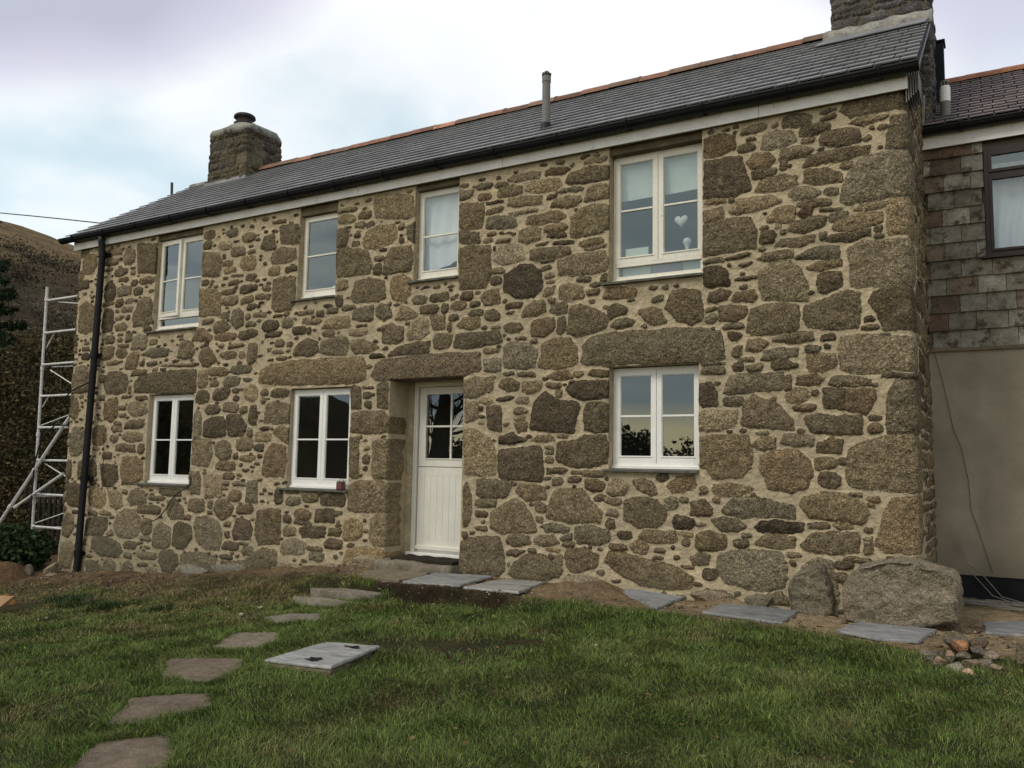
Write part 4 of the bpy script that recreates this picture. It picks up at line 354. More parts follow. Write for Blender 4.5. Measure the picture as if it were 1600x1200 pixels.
'-66 -515,-68 -509,-69 -505,-69 -504,-67;-499,-88 -480,-64 -437,-56 -392,-65 -351,-76 -352,-94 -413,-95 -454,-99;-341,-67 -335,-55 -304,-45 -258,-46 -225,-63 -216,-82 -226,-99 -274,-95 -324,-91;-197,-54 -199,-49 -207,-49 -216,-49 -218,-51 -219,-55 -214,-57 -204,-58 -199,-56;-206,-63 -208,-62 -215,-62 -217,-63 -217,-67 -216,-69 -209,-70 -206,-69 -205,-67;-205,-140 -187,-69 -174,-51 -152,-45 -118,-47 -103,-77 -103,-133 -145,-147 -194,-150;-519,-108 -502,-99 -463,-104 -450,-118 -467,-127 -498,-128;-430,-119 -421,-107 -392,-103 -334,-104 -336,-120 -392,-126 -425,-126;-288,-107 -291,-103 -304,-102 -317,-102 -324,-105 -323,-110 -317,-112 -297,-113 -289,-112;-247,-104 -253,-102 -269,-101 -276,-102 -281,-105 -275,-108 -270,-110 -254,-111 -246,-109;-554,-162 -553,-138 -528,-130 -491,-137 -489,-158 -515,-170 -546,-170;-446,-148 -448,-144 -462,-143 -470,-146 -474,-150 -471,-157 -464,-161 -450,-159 -446,-156;-439,-133 -442,-131 -451,-132 -456,-132 -457,-135 -455,-137 -450,-138 -441,-138 -439,-136;-430,-150 -413,-134 -384,-130 -353,-133 -353,-151 -385,-157;-341,-150 -317,-125 -274,-118 -234,-120 -234,-153 -275,-158 -329,-160;-211,-110 -213,-108 -216,-108 -222,-108 -224,-111 -223,-114 -221,-115 -215,-114 -212,-113;-224,-129 -211,-123 -210,-152 -223,-157;-564,-188 -546,-175 -524,-181 -529,-197 -560,-201;-509,-201 -504,-176 -459,-166 -377,-163 -369,-187 -372,-232 -402,-240 -447,-242 -494,-230;-343,-169 -345,-166 -350,-164 -360,-163 -365,-165 -364,-168 -361,-170 -350,-171 -344,-171;-353,-181 -354,-179 -359,-178 -362,-179 -363,-183 -362,-185 -360,-187 -355,-188 -353,-186;-246,-178 -252,-173 -266,-172 -278,-174 -281,-179 -280,-185 -274,-188 -258,-187 -248,-184;-216,-168 -225,-166 -253,-164 -261,-165 -265,-168 -259,-170 -242,-172 -223,-172 -216,-172;-354,-258 -356,-218 -337,-188 -306,-170 -289,-173 -276,-211 -273,-250 -315,-264;-254,-199 -259,-196 -270,-196 -275,-198 -277,-205 -273,-211 -263,-214 -255,-212 -251,-206;-506,-210 -513,-208 -533,-208 -537,-211 -537,-222 -534,-226 -519,-228 -507,-225 -505,-221;-544,-259 -529,-248 -494,-251 -469,-263 -520,-268;-423,-265 -410,-249 -378,-242 -362,-263;-1104,-73 -1103,-36 -1060,-35 -1003,-40 -1012,-70 -1029,-79 -1094,-79;-991,-61 -986,-48 -948,-45 -915,-54 -912,-77 -966,-86;-811,-47 -809,-31 -785,-29 -762,-42 -767,-54 -793,-55;-756,-57 -750,-36 -725,-25 -705,-40 -716,-60 -742,-62;-695,-32 -675,-26 -651,-33 -643,-56 -655,-59 -683,-44;-617,-38 -595,-21 -556,-16 -553,-36 -584,-52 -607,-52;-616,-15 -620,-14 -632,-14 -637,-18 -639,-24 -636,-28 -624,-28 -618,-26 -615,-24;-761,-67 -766,-65 -777,-64 -784,-67 -787,-71 -784,-77 -777,-78 -767,-77 -760,-74;-724,-73 -735,-70 -755,-69 -761,-71 -761,-79 -753,-82 -737,-84 -726,-84 -723,-77;-911,-91 -918,-88 -934,-86 -940,-88 -941,-95 -938,-105 -932,-108 -915,-106 -911,-103;-919,-123 -922,-121 -932,-119 -936,-121 -936,-127 -934,-130 -929,-131 -922,-132 -919,-129;-1062,-151 -1063,-118 -1000,-81 -971,-93 -946,-125 -936,-153 -984,-160 -1032,-161;-911,-119 -892,-62 -873,-53 -820,-52 -793,-82 -772,-105 -775,-125 -845,-130;-731,-97 -738,-94 -754,-95 -758,-97 -760,-106 -756,-108 -738,-110 -732,-110 -729,-102;-739,-118 -744,-117 -754,-117 -759,-121 -760,-131 -757,-136 -746,-137 -740,-136 -738,-126;-716,-114 -714,-73 -675,-64 -643,-69 -619,-91 -621,-113 -639,-129 -683,-131;-593,-70 -598,-64 -611,-64 -619,-66 -621,-78 -620,-85 -613,-89 -600,-89 -593,-82;-571,-67 -573,-64 -581,-63 -587,-64 -588,-66 -588,-69 -584,-72 -575,-72 -571,-70;-530,-46 -531,-41 -535,-38 -542,-38 -545,-41 -545,-49 -543,-52 -536,-52 -532,-51;-605,-116 -595,-101 -568,-103 -554,-114 -565,-128 -599,-129;-925,-140 -891,-132 -852,-142 -854,-151 -909,-153;-872,-165 -845,-154 -845,-166 -867,-169;-834,-163 -834,-139 -801,-134 -754,-141 -749,-162 -779,-175 -827,-174;-700,-146 -702,-143 -720,-142 -727,-143 -731,-147 -728,-154 -722,-157 -704,-157 -700,-154;-680,-150 -671,-138 -599,-136 -595,-156 -635,-162 -671,-159;-562,-140 -564,-138 -571,-138 -586,-137 -591,-140 -590,-143 -583,-145 -569,-145 -562,-144;-569,-155 -570,-152 '
'-578,-151 -582,-153 -584,-155 -584,-163 -579,-165 -572,-164 -570,-162;-1017,-176 -1003,-167 -955,-166 -952,-182 -998,-190 -1015,-184;-941,-173 -922,-162 -890,-160 -876,-175 -908,-183 -938,-183;-837,-173 -847,-173 -858,-173 -865,-177 -868,-181 -862,-183 -850,-183 -838,-181 -837,-178;-1016,-207 -993,-198 -966,-201 -992,-214 -1014,-215;-936,-197 -939,-195 -951,-194 -956,-195 -956,-199 -955,-202 -946,-204 -939,-203 -935,-202;-874,-191 -878,-190 -887,-189 -906,-189 -908,-190 -907,-194 -901,-195 -881,-195 -876,-195;-1151,-267 -1145,-190 -1133,-180 -1037,-171 -1027,-199 -1018,-248 -1035,-266 -1105,-269;-700,-170 -683,-157 -658,-171 -667,-186 -691,-185;-709,-173 -718,-170 -736,-169 -749,-170 -748,-179 -743,-182 -726,-183 -714,-183 -708,-180;-1004,-255 -992,-230 -964,-211 -917,-204 -885,-222 -866,-236 -871,-248 -925,-269 -982,-265;-861,-208 -854,-188 -809,-184 -777,-198 -777,-218 -818,-238 -849,-235;-760,-205 -753,-187 -716,-190 -655,-201 -596,-211 -557,-234 -561,-249 -615,-257 -675,-251 -716,-236;-867,-217 -869,-205 -874,-202 -881,-204 -885,-207 -885,-221 -881,-227 -872,-229 -868,-224;-1596,-237 -1599,-233 -1619,-233 -1646,-233 -1653,-236 -1648,-242 -1633,-244 -1611,-244 -1595,-243;-1905,-302 -1863,-274 -1822,-247 -1765,-255 -1760,-287 -1832,-312 -1904,-317;-1519,-274 -1511,-236 -1445,-222 -1386,-230 -1384,-263 -1443,-279;-1586,-252 -1596,-248 -1627,-246 -1634,-248 -1641,-256 -1638,-266 -1617,-269 -1594,-271 -1587,-265')
# ---------------------------------------------------------------- stone relief panels
def poly_sdf(px,pz,P):
    n=len(P); d=np.full(px.shape,1e9); s=np.ones(px.shape,bool)
    ins=np.zeros(px.shape,bool)
    for i in range(n):
        ax,az=P[i]; bx,bz=P[i-1]
        ex,ez=bx-ax,bz-az; wx,wz=px-ax,pz-az
        t=np.clip((wx*ex+wz*ez)/(ex*ex+ez*ez+1e-12),0,1)
        d=np.minimum(d,(wx-ex*t)**2+(wz-ez*t)**2)
        if abs(bz-az)>1e-9:
            c=((az>pz)!=(bz>pz))&(px<(bx-ax)*(pz-az)/(bz-az)+ax); ins^=c
    d=np.sqrt(d); return np.where(ins,-d,d)
TINTS=[(0.167,0.127,0.073),(0.185,0.144,0.086),(0.150,0.116,0.072),(0.168,0.135,0.085),(0.196,0.150,0.088),(0.130,0.099,0.060),(0.167,0.138,0.091),(0.175,0.127,0.074),(0.208,0.165,0.104),(0.156,0.122,0.074),(0.177,0.139,0.083),(0.110,0.083,0.054)]
def raster(uu,vv,stones,seed=0,grow=0,relief=(.014,.032),warp=1.0,tints=TINTS):
    """uu,vv 1-D grid lines; returns mask, height, tint arrays [nu,nv]"""
    nu,nv=len(uu),len(vv); rr=random.Random(seed)
    U,V=np.meshgrid(uu,vv,indexing='ij')
    WX=warp*(.016*fb(U,V,.12,3,seed+1)+.011*fb(U,V,.04,3,seed+3)); WZ=warp*(.016*fb(U,V,.12,3,seed+5)+.011*fb(U,V,.04,3,seed+8))
    best=np.full((nu,nv),.05); H=np.zeros((nu,nv)); T=np.zeros((nu,nv,3)); T[:]=(.15,.13,.1)
    rough=fb(U,V,.09,4,seed+11)
    for P in stones:
        P=np.array(P); lo=P.min(0)-.05; hi=P.max(0)+.05
        i0,i1=np.searchsorted(uu,(lo[0],hi[0])); j0,j1=np.searchsorted(vv,(lo[1],hi[1]))
        ti=rr.choice(tints); br=math.exp(rr.gauss(0,.19)); re=rr.uniform(*relief); a,b=rr.uniform(-1,1),rr.uniform(-1,1)
        if i1<=i0 or j1<=j0: continue
        size=math.sqrt(max(1e-4,(hi[0]-lo[0]-.1)*(hi[1]-lo[1]-.1))); br*=.80+.20*min(1,size/.28)
        r=min(.02,.08*min(hi[0]-lo[0]-.1,hi[1]-lo[1]-.1))
        c=P.mean(0); e=np.abs(P-c).max(0)+1e-6; Q=c+(P-c)*(1-r/e)
        sl=(slice(i0,i1),slice(j0,j1))
        s=poly_sdf(U[sl]+WX[sl],V[sl]+WZ[sl],Q)-r-grow
        m=s<best[sl]; best[sl]=np.where(m,s,best[sl])
        for k in range(3): T[sl+(k,)]=np.where(m,ti[k]*br,T[sl+(k,)])
        dome=1-np.exp(np.minimum(s,0)/(.010+.05*size))
        face=re*dome*(1+.25*(a*(U[sl]-c[0])+b*(V[sl]-c[1]))/size)
        H[sl]=np.where(m,np.where(s<0,face,0),H[sl])
    mask=sst(.005,-.005,best)
    H=H+mask*(.012*rough+.0045*fb(U,V,.03,2,seed+17))+(1-mask)*(.004*fb(U,V,.2,3,seed+14)+.0015*fb(U,V,.03,2,seed+19)-.002)
    # pointing is brushed up to the stones: slight fillet just outside them
    H=H+.004*np.exp(-np.maximum(best,0)/.012)*(1-mask)
    return mask,H,T
def filler(uu,vv,stones,seed,dmin=.018,rmax=.055,tries=6000,flat=1.8,skip=None):
    """small pinning stones in the wide joints"""
    mask,H,T=raster(uu,vv,stones,seed)
    U,V=uu,vv; rr=random.Random(seed); out=[]
    occ=mask>.3
    du=(uu[-1]-uu[0])/len(uu); dv=(vv[-1]-vv[0])/len(vv)
    def free(u,v,a,b):
        i0,i1=np.searchsorted(uu,(u-a,u+a)); j0,j1=np.searchsorted(vv,(v-b,v+b))
        return not occ[i0:i1+1,j0:j1+1].any()
    for t in range(tries):
        u=rr.uniform(uu[0]+.05,uu[-1]-.05); v=rr.uniform(vv[0]+.05,vv[-1]-.05)
        if skip and skip(u,v): continue
        b=rr.uniform(.012,rmax*.5)*rr.uniform(.6,1); a=b*rr.uniform(1.3,flat)
        if free(u,v,a+dmin,b+dmin):
            n=7; ph=rr.random(); P=[]
            for i in range(n):
                th=2*math.pi*(i+ph)/n; k=rr.uniform(.8,1.12); P.append((u+a*math.cos(th)*k,v+b*math.sin(th)*k))
            out.append(P)
            i0,i1=np.searchsorted(uu,(u-a,u+a)); j0,j1=np.searchsorted(vv,(v-b,v+b)); occ[i0:i1+1,j0:j1+1]=True
    return out
def coursed(u0,u1,v0,v1,seed,h=(.09,.24),asp=(1.0,2.4),gap=.035):
    """random rubble laid in rough courses"""
    rr=random.Random(seed); out=[]; v=v0
    while v<v1:
        hh=rr.uniform(*h); u=u0-rr.random()*.2
        while u<u1:
            ww=hh*rr.uniform(*asp); k=rr.random()
            g=gap*rr.uniform(.5,1.3)
            cells=[(u,u+ww,v,v+hh)]
            if hh>.14 and k<.35: m=v+hh*rr.uniform(.35,.65); cells=[(u,u+ww,v,m),(u,u+ww,m,v+hh)]
            for a,b,c,d in cells:
                P=[]; cx,cz=(a+b)/2,(c+d)/2; W=(b-a-g)/2; Hh=(d-c-g)/2; n=9; ph=rr.random()
                if W<.015 or Hh<.012: continue
                tl=rr.uniform(-.1,.1)
                for i in range(n):
                    th=2*math.pi*(i+ph)/n; ct,st=math.cos(th),math.sin(th); ex=.55; j=rr.uniform(.86,1.1)
                    X=W*math.copysign(abs(ct)**ex,ct)*j; Z=Hh*math.copysign(abs(st)**ex,st)*j
                    P.append((cx+X,cz+Z+tl*X))
                out.append(P)
            u+=ww
        v+=hh
    return out
def gridfaces(nu,nv,keep=None):
    i,j=np.meshgrid(np.arange(nu-1),np.arange(nv-1),indexing='ij')
    a=i*nv+j; F=np.stack([a,a+nv,a+nv+1,a+1],-1)
    if keep is not None: F=F[keep]
    return F.reshape(-1,4)
# openings in the front wall: x0,x1,z0,z1,recess
OPEN={'UL':(-11.92,-10.79,2.06,3.70,.08),'U2':(-8.68,-7.945,2.31,3.70,.09),'U3':(-6.585,-5.875,2.37,3.70,.10),'UR':(-3.785,-2.68,2.07,3.70,.13),
      'LL':(-11.89,-10.80,-.42,1.035,.08),'LM':(-8.735,-7.585,-.40,1.03,.08),'LR':(-3.775,-2.73,-.045,1.125,.13),'DOOR':(-6.92,-5.745,-1.34,1.10,.42)}
STONES=[[tuple(float(a)/200 for a in p.split(',')) for p in q.split()] for q in STONE_DATA.split(';')]
XL,XR=-14.08,-.66
WB,WT=-2.35,3.74
def cuts(a,b,step,marks):
    ms=sorted(set([a,b]+[m for m in marks if a<m<b])); out=[]
    for p,q in zip(ms[:-1],ms[1:]):
        st=step((p+q)/2) if callable(step) else step
        n=max(1,int(round((q-p)/st))); out+=list(np.linspace(p,q,n+1)[:-1])
    return np.array(out+[b])
RC=.07                                           # corner radius; u runs left gable -> front -> right gable
uL=XL-.35; 
marks=[]
for o in OPEN.values(): marks+=[o[0],o[1]]
uf=cuts(XL-.5,XR+.03,lambda x:.0095+.0045*max(0,min(1,(-x-2)/11)),marks+[XL,-12.5,-9.8,-7.2,-5,-3.2,-1.8])
ug=cuts(XR+.03,XR+5.1,.013,[]); ug=np.concatenate([ug[ug<XR+2.2],np.linspace(XR+2.2,XR+5.1,70)])
uu=np.unique(np.concatenate([uf,ug]))
vv=cuts(WB,5.55,lambda z:.011 if z<3.8 else .02,[o[2] for o in OPEN.values()]+[o[3] for o in OPEN.values()]+[WT])
def wallpos(u,v):
    """flat position and outward normal of the wall skin"""
    u=np.asarray(u,float); a=XR-RC
    t=np.clip((u-a)/(RC*math.pi/2),0,1)*math.pi/2
    x=np.where(u<a,u,a+RC*np.sin(t)); y=np.where(u<a,0,RC*(1-np.cos(t)))
    y=np.where(u>a+RC*math.pi/2,RC+(u-a-RC*math.pi/2),y)
    nx=np.sin(t); ny=-np.cos(t)
    # left corner (square, the edge of the house seen from the front)
    b=XL+RC; s=np.clip((b-u)/(RC*math.pi/2),0,1)*math.pi/2
    lx=u<b
    x=np.where(lx,b-RC*np.sin(s),x); y=np.where(lx,RC*(1-np.cos(s)),y)
    y=np.where(u<b-RC*math.pi/2,RC+(b-RC*math.pi/2-u),y)
    nx=np.where(lx,-np.sin(s),nx); ny=np.where(lx,-np.cos(s),ny)
    return x,y,nx,ny
sta=[]; WRAP=[]
for P_ in STONES:                                # quoins turn the corner
    if max(p[0] for p in P_)>XR-.10:
        e_=rnd.uniform(.22,.5); P_=[(x_+e_,z_) if x_>XR-.13 else (x_,z_) for x_,z_ in P_]
        WRAP.append((min(p[0] for p in P_),max(p[0] for p in P_),min(p[1] for p in P_),max(p[1] for p in P_)))
    sta.append(P_)
sta+=[[(x,z) for x,z in P] for P in coursed(XR+.10,XR+5.1,WB,5.6,3,h=(.10,.30),asp=(.8,2.2),gap=.05) if not any(w_[0]-.02<sum(p[0] for p in P)/len(P)-.1<w_[1]+.04 and w_[2]-.03<sum(p[1] for p in P)/len(P)<w_[3]+.03 for w_ in WRAP)]
sta+=coursed(XL-.5,XL-.02,WB,3.8,5,h=(.2,.4),asp=(.8,1.2))
def inopen(u,v):
    return u<XL+.02 or u>XR-.02 or v>3.66 or any(o[0]-.03<u<o[1]+.03 and o[2]-.05<v<o[3]+.05 for o in OPEN.values())
fill=filler(cuts(XL,XR,.02,[]),cuts(-1.9,3.7,.02,[]),STONES,41,tries=9000,skip=inopen,flat=4.6,dmin=.013)
sta+=fill
mask,H,T=raster(uu,vv,sta,2,grow=.011)
# a handful of stones differ clearly in colour
def recolor(cu,cv,ru,rv,mul):
    Ug,Vg=np.meshgrid(uu,vv,indexing='ij'); k=(np.abs(Ug-cu)<ru)&(np.abs(Vg-cv)<rv)&(mask>.2); T[k]*=np.array(mul)
RECOL=[(-7.23,-.44,(1.35,1.35,1.35)),(-7.05,-.87,(1.5,1.5,1.45)),(-7.46,-.87,(1.7,1.65,1.5)),(-7.22,-1.25,(1.6,1.5,1.3)),(-7.2,1.78,(.45,.5,.6)),(-1.27,3.33,(.6,.58,.6)),(-2.49,3.46,(.7,.66,.62)),(-1.14,.69,(1.05,.9,.8)),(-1.61,2.6,(.6,.55,.5)),(-4.04,2.86,(1.25,1.2,1.05))]
def stone_at(cu,cv,mul):
    for P_ in STONES:
        xs_=[p[0] for p in P_]; zs_=[p[1] for p in P_]
        if min(xs_)<cu<max(xs_) and min(zs_)<cv<max(zs_):
            recolor((min(xs_)+max(xs_))/2,(min(zs_)+max(zs_))/2,(max(xs_)-min(xs_))/2+.02,(max(zs_)-min(zs_))/2+.02,mul); return
    print('no stone at',cu,cv)
for a_ in RECOL: stone_at(*a_)
COTT=empty('stone_cottage',(-7.37,0,-1.4))
tag(COTT,'long two storey granite rubble cottage with slate roof and sandy pointing','house')
Ug,Vg=np.meshgrid(uu,vv,indexing='ij')
roofline=np.where(Ug>XR-.02, 3.86+.69*np.minimum(Ug-XR+.1,4.9-(Ug-XR))-.03, WT)
roofline=np.where(Ug<XL+.02,WT,roofline)
Vc=np.minimum(Vg,roofline)
x,y,nx,ny=wallpos(Ug,Vg)
# slight belly and batter of the old wall, footing stones standing proud
Hb=H+.012*fb(Ug,Vg,1.4,2,77)+.05*sst(-.9,-1.6,Vg)
# keep reveals crisp
X=x+nx*Hb; Y=y+ny*Hb
P=np.stack([X,Y,Vc],-1)
uc=(uu[:-1]+uu[1:])/2; vc=(vv[:-1]+vv[1:])/2
UC,VC=np.meshgrid(uc,vc,indexing='ij'); keep=np.ones(UC.shape,bool)
for o in OPEN.values(): keep&=~((UC>o[0])&(UC<o[1])&(VC>o[2])&(VC<o[3]))
keep&=~((Vc[:-1,:-1]>=roofline[:-1,:-1]-1e-6)&(Vc[1:,1:]>=roofline[1:,1:]-1e-6))
F=gridfaces(len(uu),len(vv),keep)
verts=[P.reshape(-1,3)]; masks=[mask.ravel()]; tints=[T.reshape(-1,3)]; faces=[F]; nb=P.shape[0]*P.shape[1]
# reveals: the skin turns into each opening
for key,o in OPEN.items():
    i0,i1=[int(np.argmin(abs(uu-k))) for k in o[:2]]; j0,j1=[int(np.argmin(abs(vv-k))) for k in o[2:4]]
    loop=[(i,j0) for i in range(i0,i1)]+[(i1,j) for j in range(j0,j1)]+[(i,j1) for i in range(i1,i0,-1)]+[(i0,j) for j in range(j1,j0,-1)]
    I=np.array([a for a,b in loop]);J=np.array([b for a,b in loop]); ids=I*len(vv)+J; L=len(loop)
    if key=='DOOR': deps=list(np.linspace(.015,.42,34))
    else: deps=[.012,.03,.05,o[4]+.03]
    prev=ids
    fx,fz=uu[I],vv[J]; inx=np.where(I==i0,1,np.where(I==i1,-1,0)).astype(float); inz=np.where(J==j1,-1,np.where(J==j0,1,0)).astype(float)
    m0=mask[I,J]; t0=T[I,J]
    for d in deps:
        if key=='DOOR':
            lim=.33+.08*fb(fx*0+.3,fz,.16,2,5); mm=m0*sst(lim+.01,lim-.01,d)
            h=.016*mm+.006*fb(fz+fx,fz*0+d,.07,3,9)
            spl=np.where(I==i1,-.25*d,0)
        else:
            mm=m0*(1 if d<.02 else 0); h=.003*fb(fx+fz,fz*0+d,.1,2,3); spl=0
            # the wobbly arris
        px=fx+inx*(h+spl); pz=fz+inz*(h*.6); py=np.full(L,d)
        ring=np.stack([px,py,pz],-1); verts.append(ring); masks.append(mm); tints.append(t0)
        new=np.arange(nb,nb+L); nb+=L
        q=np.stack([prev,np.roll(prev,-1),np.roll(new,-1),new],-1); faces.append(q); prev=new
wall=mk('wall',np.concatenate(verts),np.concatenate(faces),WALL,COTT,smooth=True,attrs={'mask':np.concatenate(masks),'tint':np.concatenate(tints)})
# back and left gable, plain
b=MB(); b.box(XL+.01,XR-.12,5.0,5.1,-2.3,3.8); 
b.add([(XL+.02,.3,-2.3),(XL+.02,5.0,-2.3),(XL+.02,5.0,3.72),(XL+.02,2.45,5.4),(XL+.02,.3,3.72)],[(0,1,2,3,4)])
b.add([(XL+.1,1.9,-1.3),(XR-.2,1.9,-1.3),(XR-.2,1.9,3.8),(XL+.1,1.9,3.8)],[(0,1,2,3)])
b.add([(XL+.1,.2,1.6),(XR-.2,.2,1.6),(XR-.2,4.9,1.6),(XL+.1,4.9,1.6)],[(0,1,2,3)])
b.obj('inner_wall',INNER,COTT)
# ---------------------------------------------------------------- roof
def slated(name,x0,x1,y0,z0,y1,z1,parent,mat,exp=.2,wid=.25,colf=None,seed=1,th=.009):
    """slates laid in courses up a slope facing -Y"""
    rr=random.Random(seed); L=math.hypot(y1-y0,z1-z0); dy,dz=(y1-y0)/L,(z1-z0)/L; ny,nz=-dz,dy
    mb=MB(); n=int(L/exp)+1; 
    for r in range(n):
        s0=r*exp; x=x0-(wid/2 if r%2 else 0)-.02
        while x<x1-.02:
            wd=wid*rr.uniform(.97,1.03); a=max(x0,x)+.007; bx=min(x1,x+wd)-.007
            x+=wd
            if bx-a<.02: continue
            s1=min(s0+exp*1.25,L); so=s0+rr.uniform(-.0025,.0025); l0=.030+rr.uniform(0,.002); l1=.004
            tw=rr.uniform(-.001,.001)
            c=colf(rr)
            f=lambda X,s,l:(X,y0+dy*s+ny*l,z0+dz*s+nz*l)
            V=[f(a,so,l0+tw),f(bx,so,l0-tw),f(bx,s1,l1),f(a,s1,l1),f(a,so,l0+tw-th-.006),f(bx,so,l0-tw-th-.006),f(bx,s1,l1-th),f(a,s1,l1-th)]
            mb.add(V,[(0,1,2,3),(4,5,1,0),(5,6,2,1),(7,4,0,3)],c)
    # deck below the slates
    f=lambda X,s,l:(X,y0+dy*s+ny*l,z0+dz*s+nz*l)
    mb.add([f(x0,.02,-.006),f(x1,.02,-.006),f(x1,L,-.006),f(x0,L,-.006)],[(0,1,2,3)],(.05,.05,.05))
    mb.add([f(x0,.02,-.03),f(x1,.02,-.03),f(x1,L,-.03),f(x0,L,-.03)],[(0,3,2,1)],(.05,.05,.05))
    return mb
EY,EZ,RY,RZ=-.15,3.92,2.42,5.63
def scol(rr):
    k=math.exp(rr.gauss(0,.07)); w_=rr.random()
    return (.212*k,.214*k,.218*k)
mb=slated('roof',XL-.22,XR+.12,EY,EZ,RY,RZ,COTT,SLATE,exp=.242,wid=.235,colf=scol)
mb.add([(XL-.22,RY,RZ),(XR+.12,RY,RZ),(XR+.12,5.25,3.7),(XL-.22,5.25,3.7)],[(0,1,2,3)],(.09,.088,.092))
ROOF=mb.obj('roof',SLATE,COTT,col=True)
# ridge tiles, lap joints, each slightly out of line
mb=MB(); x=-12.15
while x<-1.72:
    l=.46; k=math.exp(rnd.gauss(0,.2)); c=(.24*k,.12*k,.08*k) if rnd.random()>.35 else (.19*k,.12*k,.085*k); dz=rnd.uniform(-.006,.006)
    prof=[]
    for i in range(9):
        t=math.pi*(i/8*.86+.07); prof.append((RY-.165*math.cos(t),RZ-.08+.165*math.sin(t)+dz))
    V=[(x,a,b) for a,b in prof]+[(x+l-.012,a,b-.004) for a,b in prof]; F=[(i,i+1,i+10,i+9)[::-1] for i in range(8)]
    mb.add(V,F,c); mb.add([(x,prof[0][0],prof[0][1]),(x,prof[-1][0],prof[-1][1])]+[(x,a,b) for a,b in prof[1:-1]][::-1],[tuple(range(9))],(.1,.08,.07)); x+=l
    mb.tube([(x-.006,prof[i][0],prof[i][1]-.004) for i in range(9)],.008,4,(.16,.13,.11))
mb.obj('ridge_tiles',TERRA,COTT,col=True,smooth=False)
mb=MB(); 
for xx in np.arange(-14.28,-13.3,.47): mb.tube([(xx,RY,RZ-.02+rnd.uniform(-.006,.006)),(xx+.46,RY,RZ-.02)],.075,10)
mb.obj('mortared_ridge',CEM,COTT)
# verge at the right hand gable: raking slate edge and undercloak
mb=MB()
mb.quadbox([(XR+.02,EY+.08,EZ-.02),(XR+.13,EY+.08,EZ-.02),(XR+.13,RY,RZ-.035),(XR+.02,RY,RZ-.035)],(0,-.57,.82),.035,(.10,.095,.09))
for i in range(6): mb.box(XR+.005+i*.021,XR+.017+i*.021,-.03,.3,3.56+.02*i,3.86,(.13,.125,.11))
mb.obj('verge_slates',SLATE,COTT,col=True)
# fascia
mb=MB(); xs=[XL-.1,-11.9,-9.7,-7.55,-5.2,-2.05,XR+.03]
for a,b in zip(xs[:-1],xs[1:]): mb.box(a+.002,b-.003,-.062,-.04,3.685,3.88)
mb.box(XL-.1,XR+.02,-.039,.1,3.715,3.89)
mb.obj('fascia_board',FASC,COTT,bevel=.002)
# gutter with brackets
def gutter(name,x0,x1,y,z,r,parent,nbr,label=None):
    mb=MB(); prof=[]
    for i in range(13):
        t=math.pi*i/12; prof.append((y-r*math.cos(t),z-r*1.05*math.sin(t)))
    inn=[(y-(r-.006)*math.cos(math.pi*i/12),z-(r-.006)*1.05*math.sin(math.pi*i/12)) for i in range(13)][::-1]
    lo=[(y-r-.006,z+.012)]; full=[(y-r-.007,z),(y-r-.007,z+.014)]
    P=full+[(y-r+.004,z+.014)]+inn[::-1][1:-1][::1]
    outer=prof; loop=[(y-r-.007,z+.012),(y-r-.007,z-.004)]+outer[1:-1]+[(y+r,z),(y+r,z+.012),(y+r-.006,z+.012)]+inn[1:-1]+[(y-r+.006,z+.012)]
    n=len(loop); segs=int((x1-x0)/.9)+1; xs=np.linspace(x0,x1,segs+1)
    V=[(xx,a,b+.004*math.sin(xx*1.7)) for xx in xs for a,b in loop]
    F=[(s*n+i,s*n+(i+1)%n,(s+1)*n+(i+1)%n,(s+1)*n+i) for s in range(segs) for i in range(n)]
    mb.add(V,F)
    for xe in (x0,x1):
        mb.add([(xe,a,b) for a,b in outer],[tuple(range(13))]); 
    mb.box(x0-.004,x0+.02,y-r-.008,y+r,z-.02,z+.016)
    g=mb.obj(name,BLACK,parent,label=label)
    for xx in np.linspace(x0+.4,x1-.35,nbr):
        m2=MB(); m2.tube([(xx,y-(r+.012)*math.cos(math.pi*i/12),z+.012-(r+.012)*1.08*math.sin(math.pi*i/12)) for i in range(13)],.011,6)
        m2.box(xx-.018,xx+.018,y-r-.02,y-r+.004,z+.006,z+.03); m2.box(xx-.02,xx+.02,y+r-.01,y+r+.02,z-.06,z+.01)
        m2.obj('bracket',BLACK,g)
    return g
gutter('gutter',XL-.33,XR+.14,-.15,3.878,.068,COTT,16)
mb=MB(); px0,px1=-13.24,-13.36
mb.tube([(px0,-.145,3.80),(px0,-.145,3.72),(px0,-.125,3.62),(px0,-.11,3.5),(px0-.015,-.11,2.9),((px0+px1)/2,-.105,1.0),(px1,-.115,-1.86),(px1-.005,-.14,-1.93),(px1-.01,-.2,-1.97)],.056,14)
dp=mb.obj('downpipe',BLACK,COTT,smooth=True)
for z,xx in ((3.5,px0),(1.75,-13.285),(-.35,-13.325),(-1.6,-13.355)):
    m2=MB(); m2.lathe(xx,-.11,[(.057,z-.05),(.066,z-.05),(.066,z+.05),(.057,z+.05)],14); m2.box(xx-.11,xx+.11,-.06,-.02,z-.03,z+.03); m2.obj('pipe_clip',BLACK,dp)
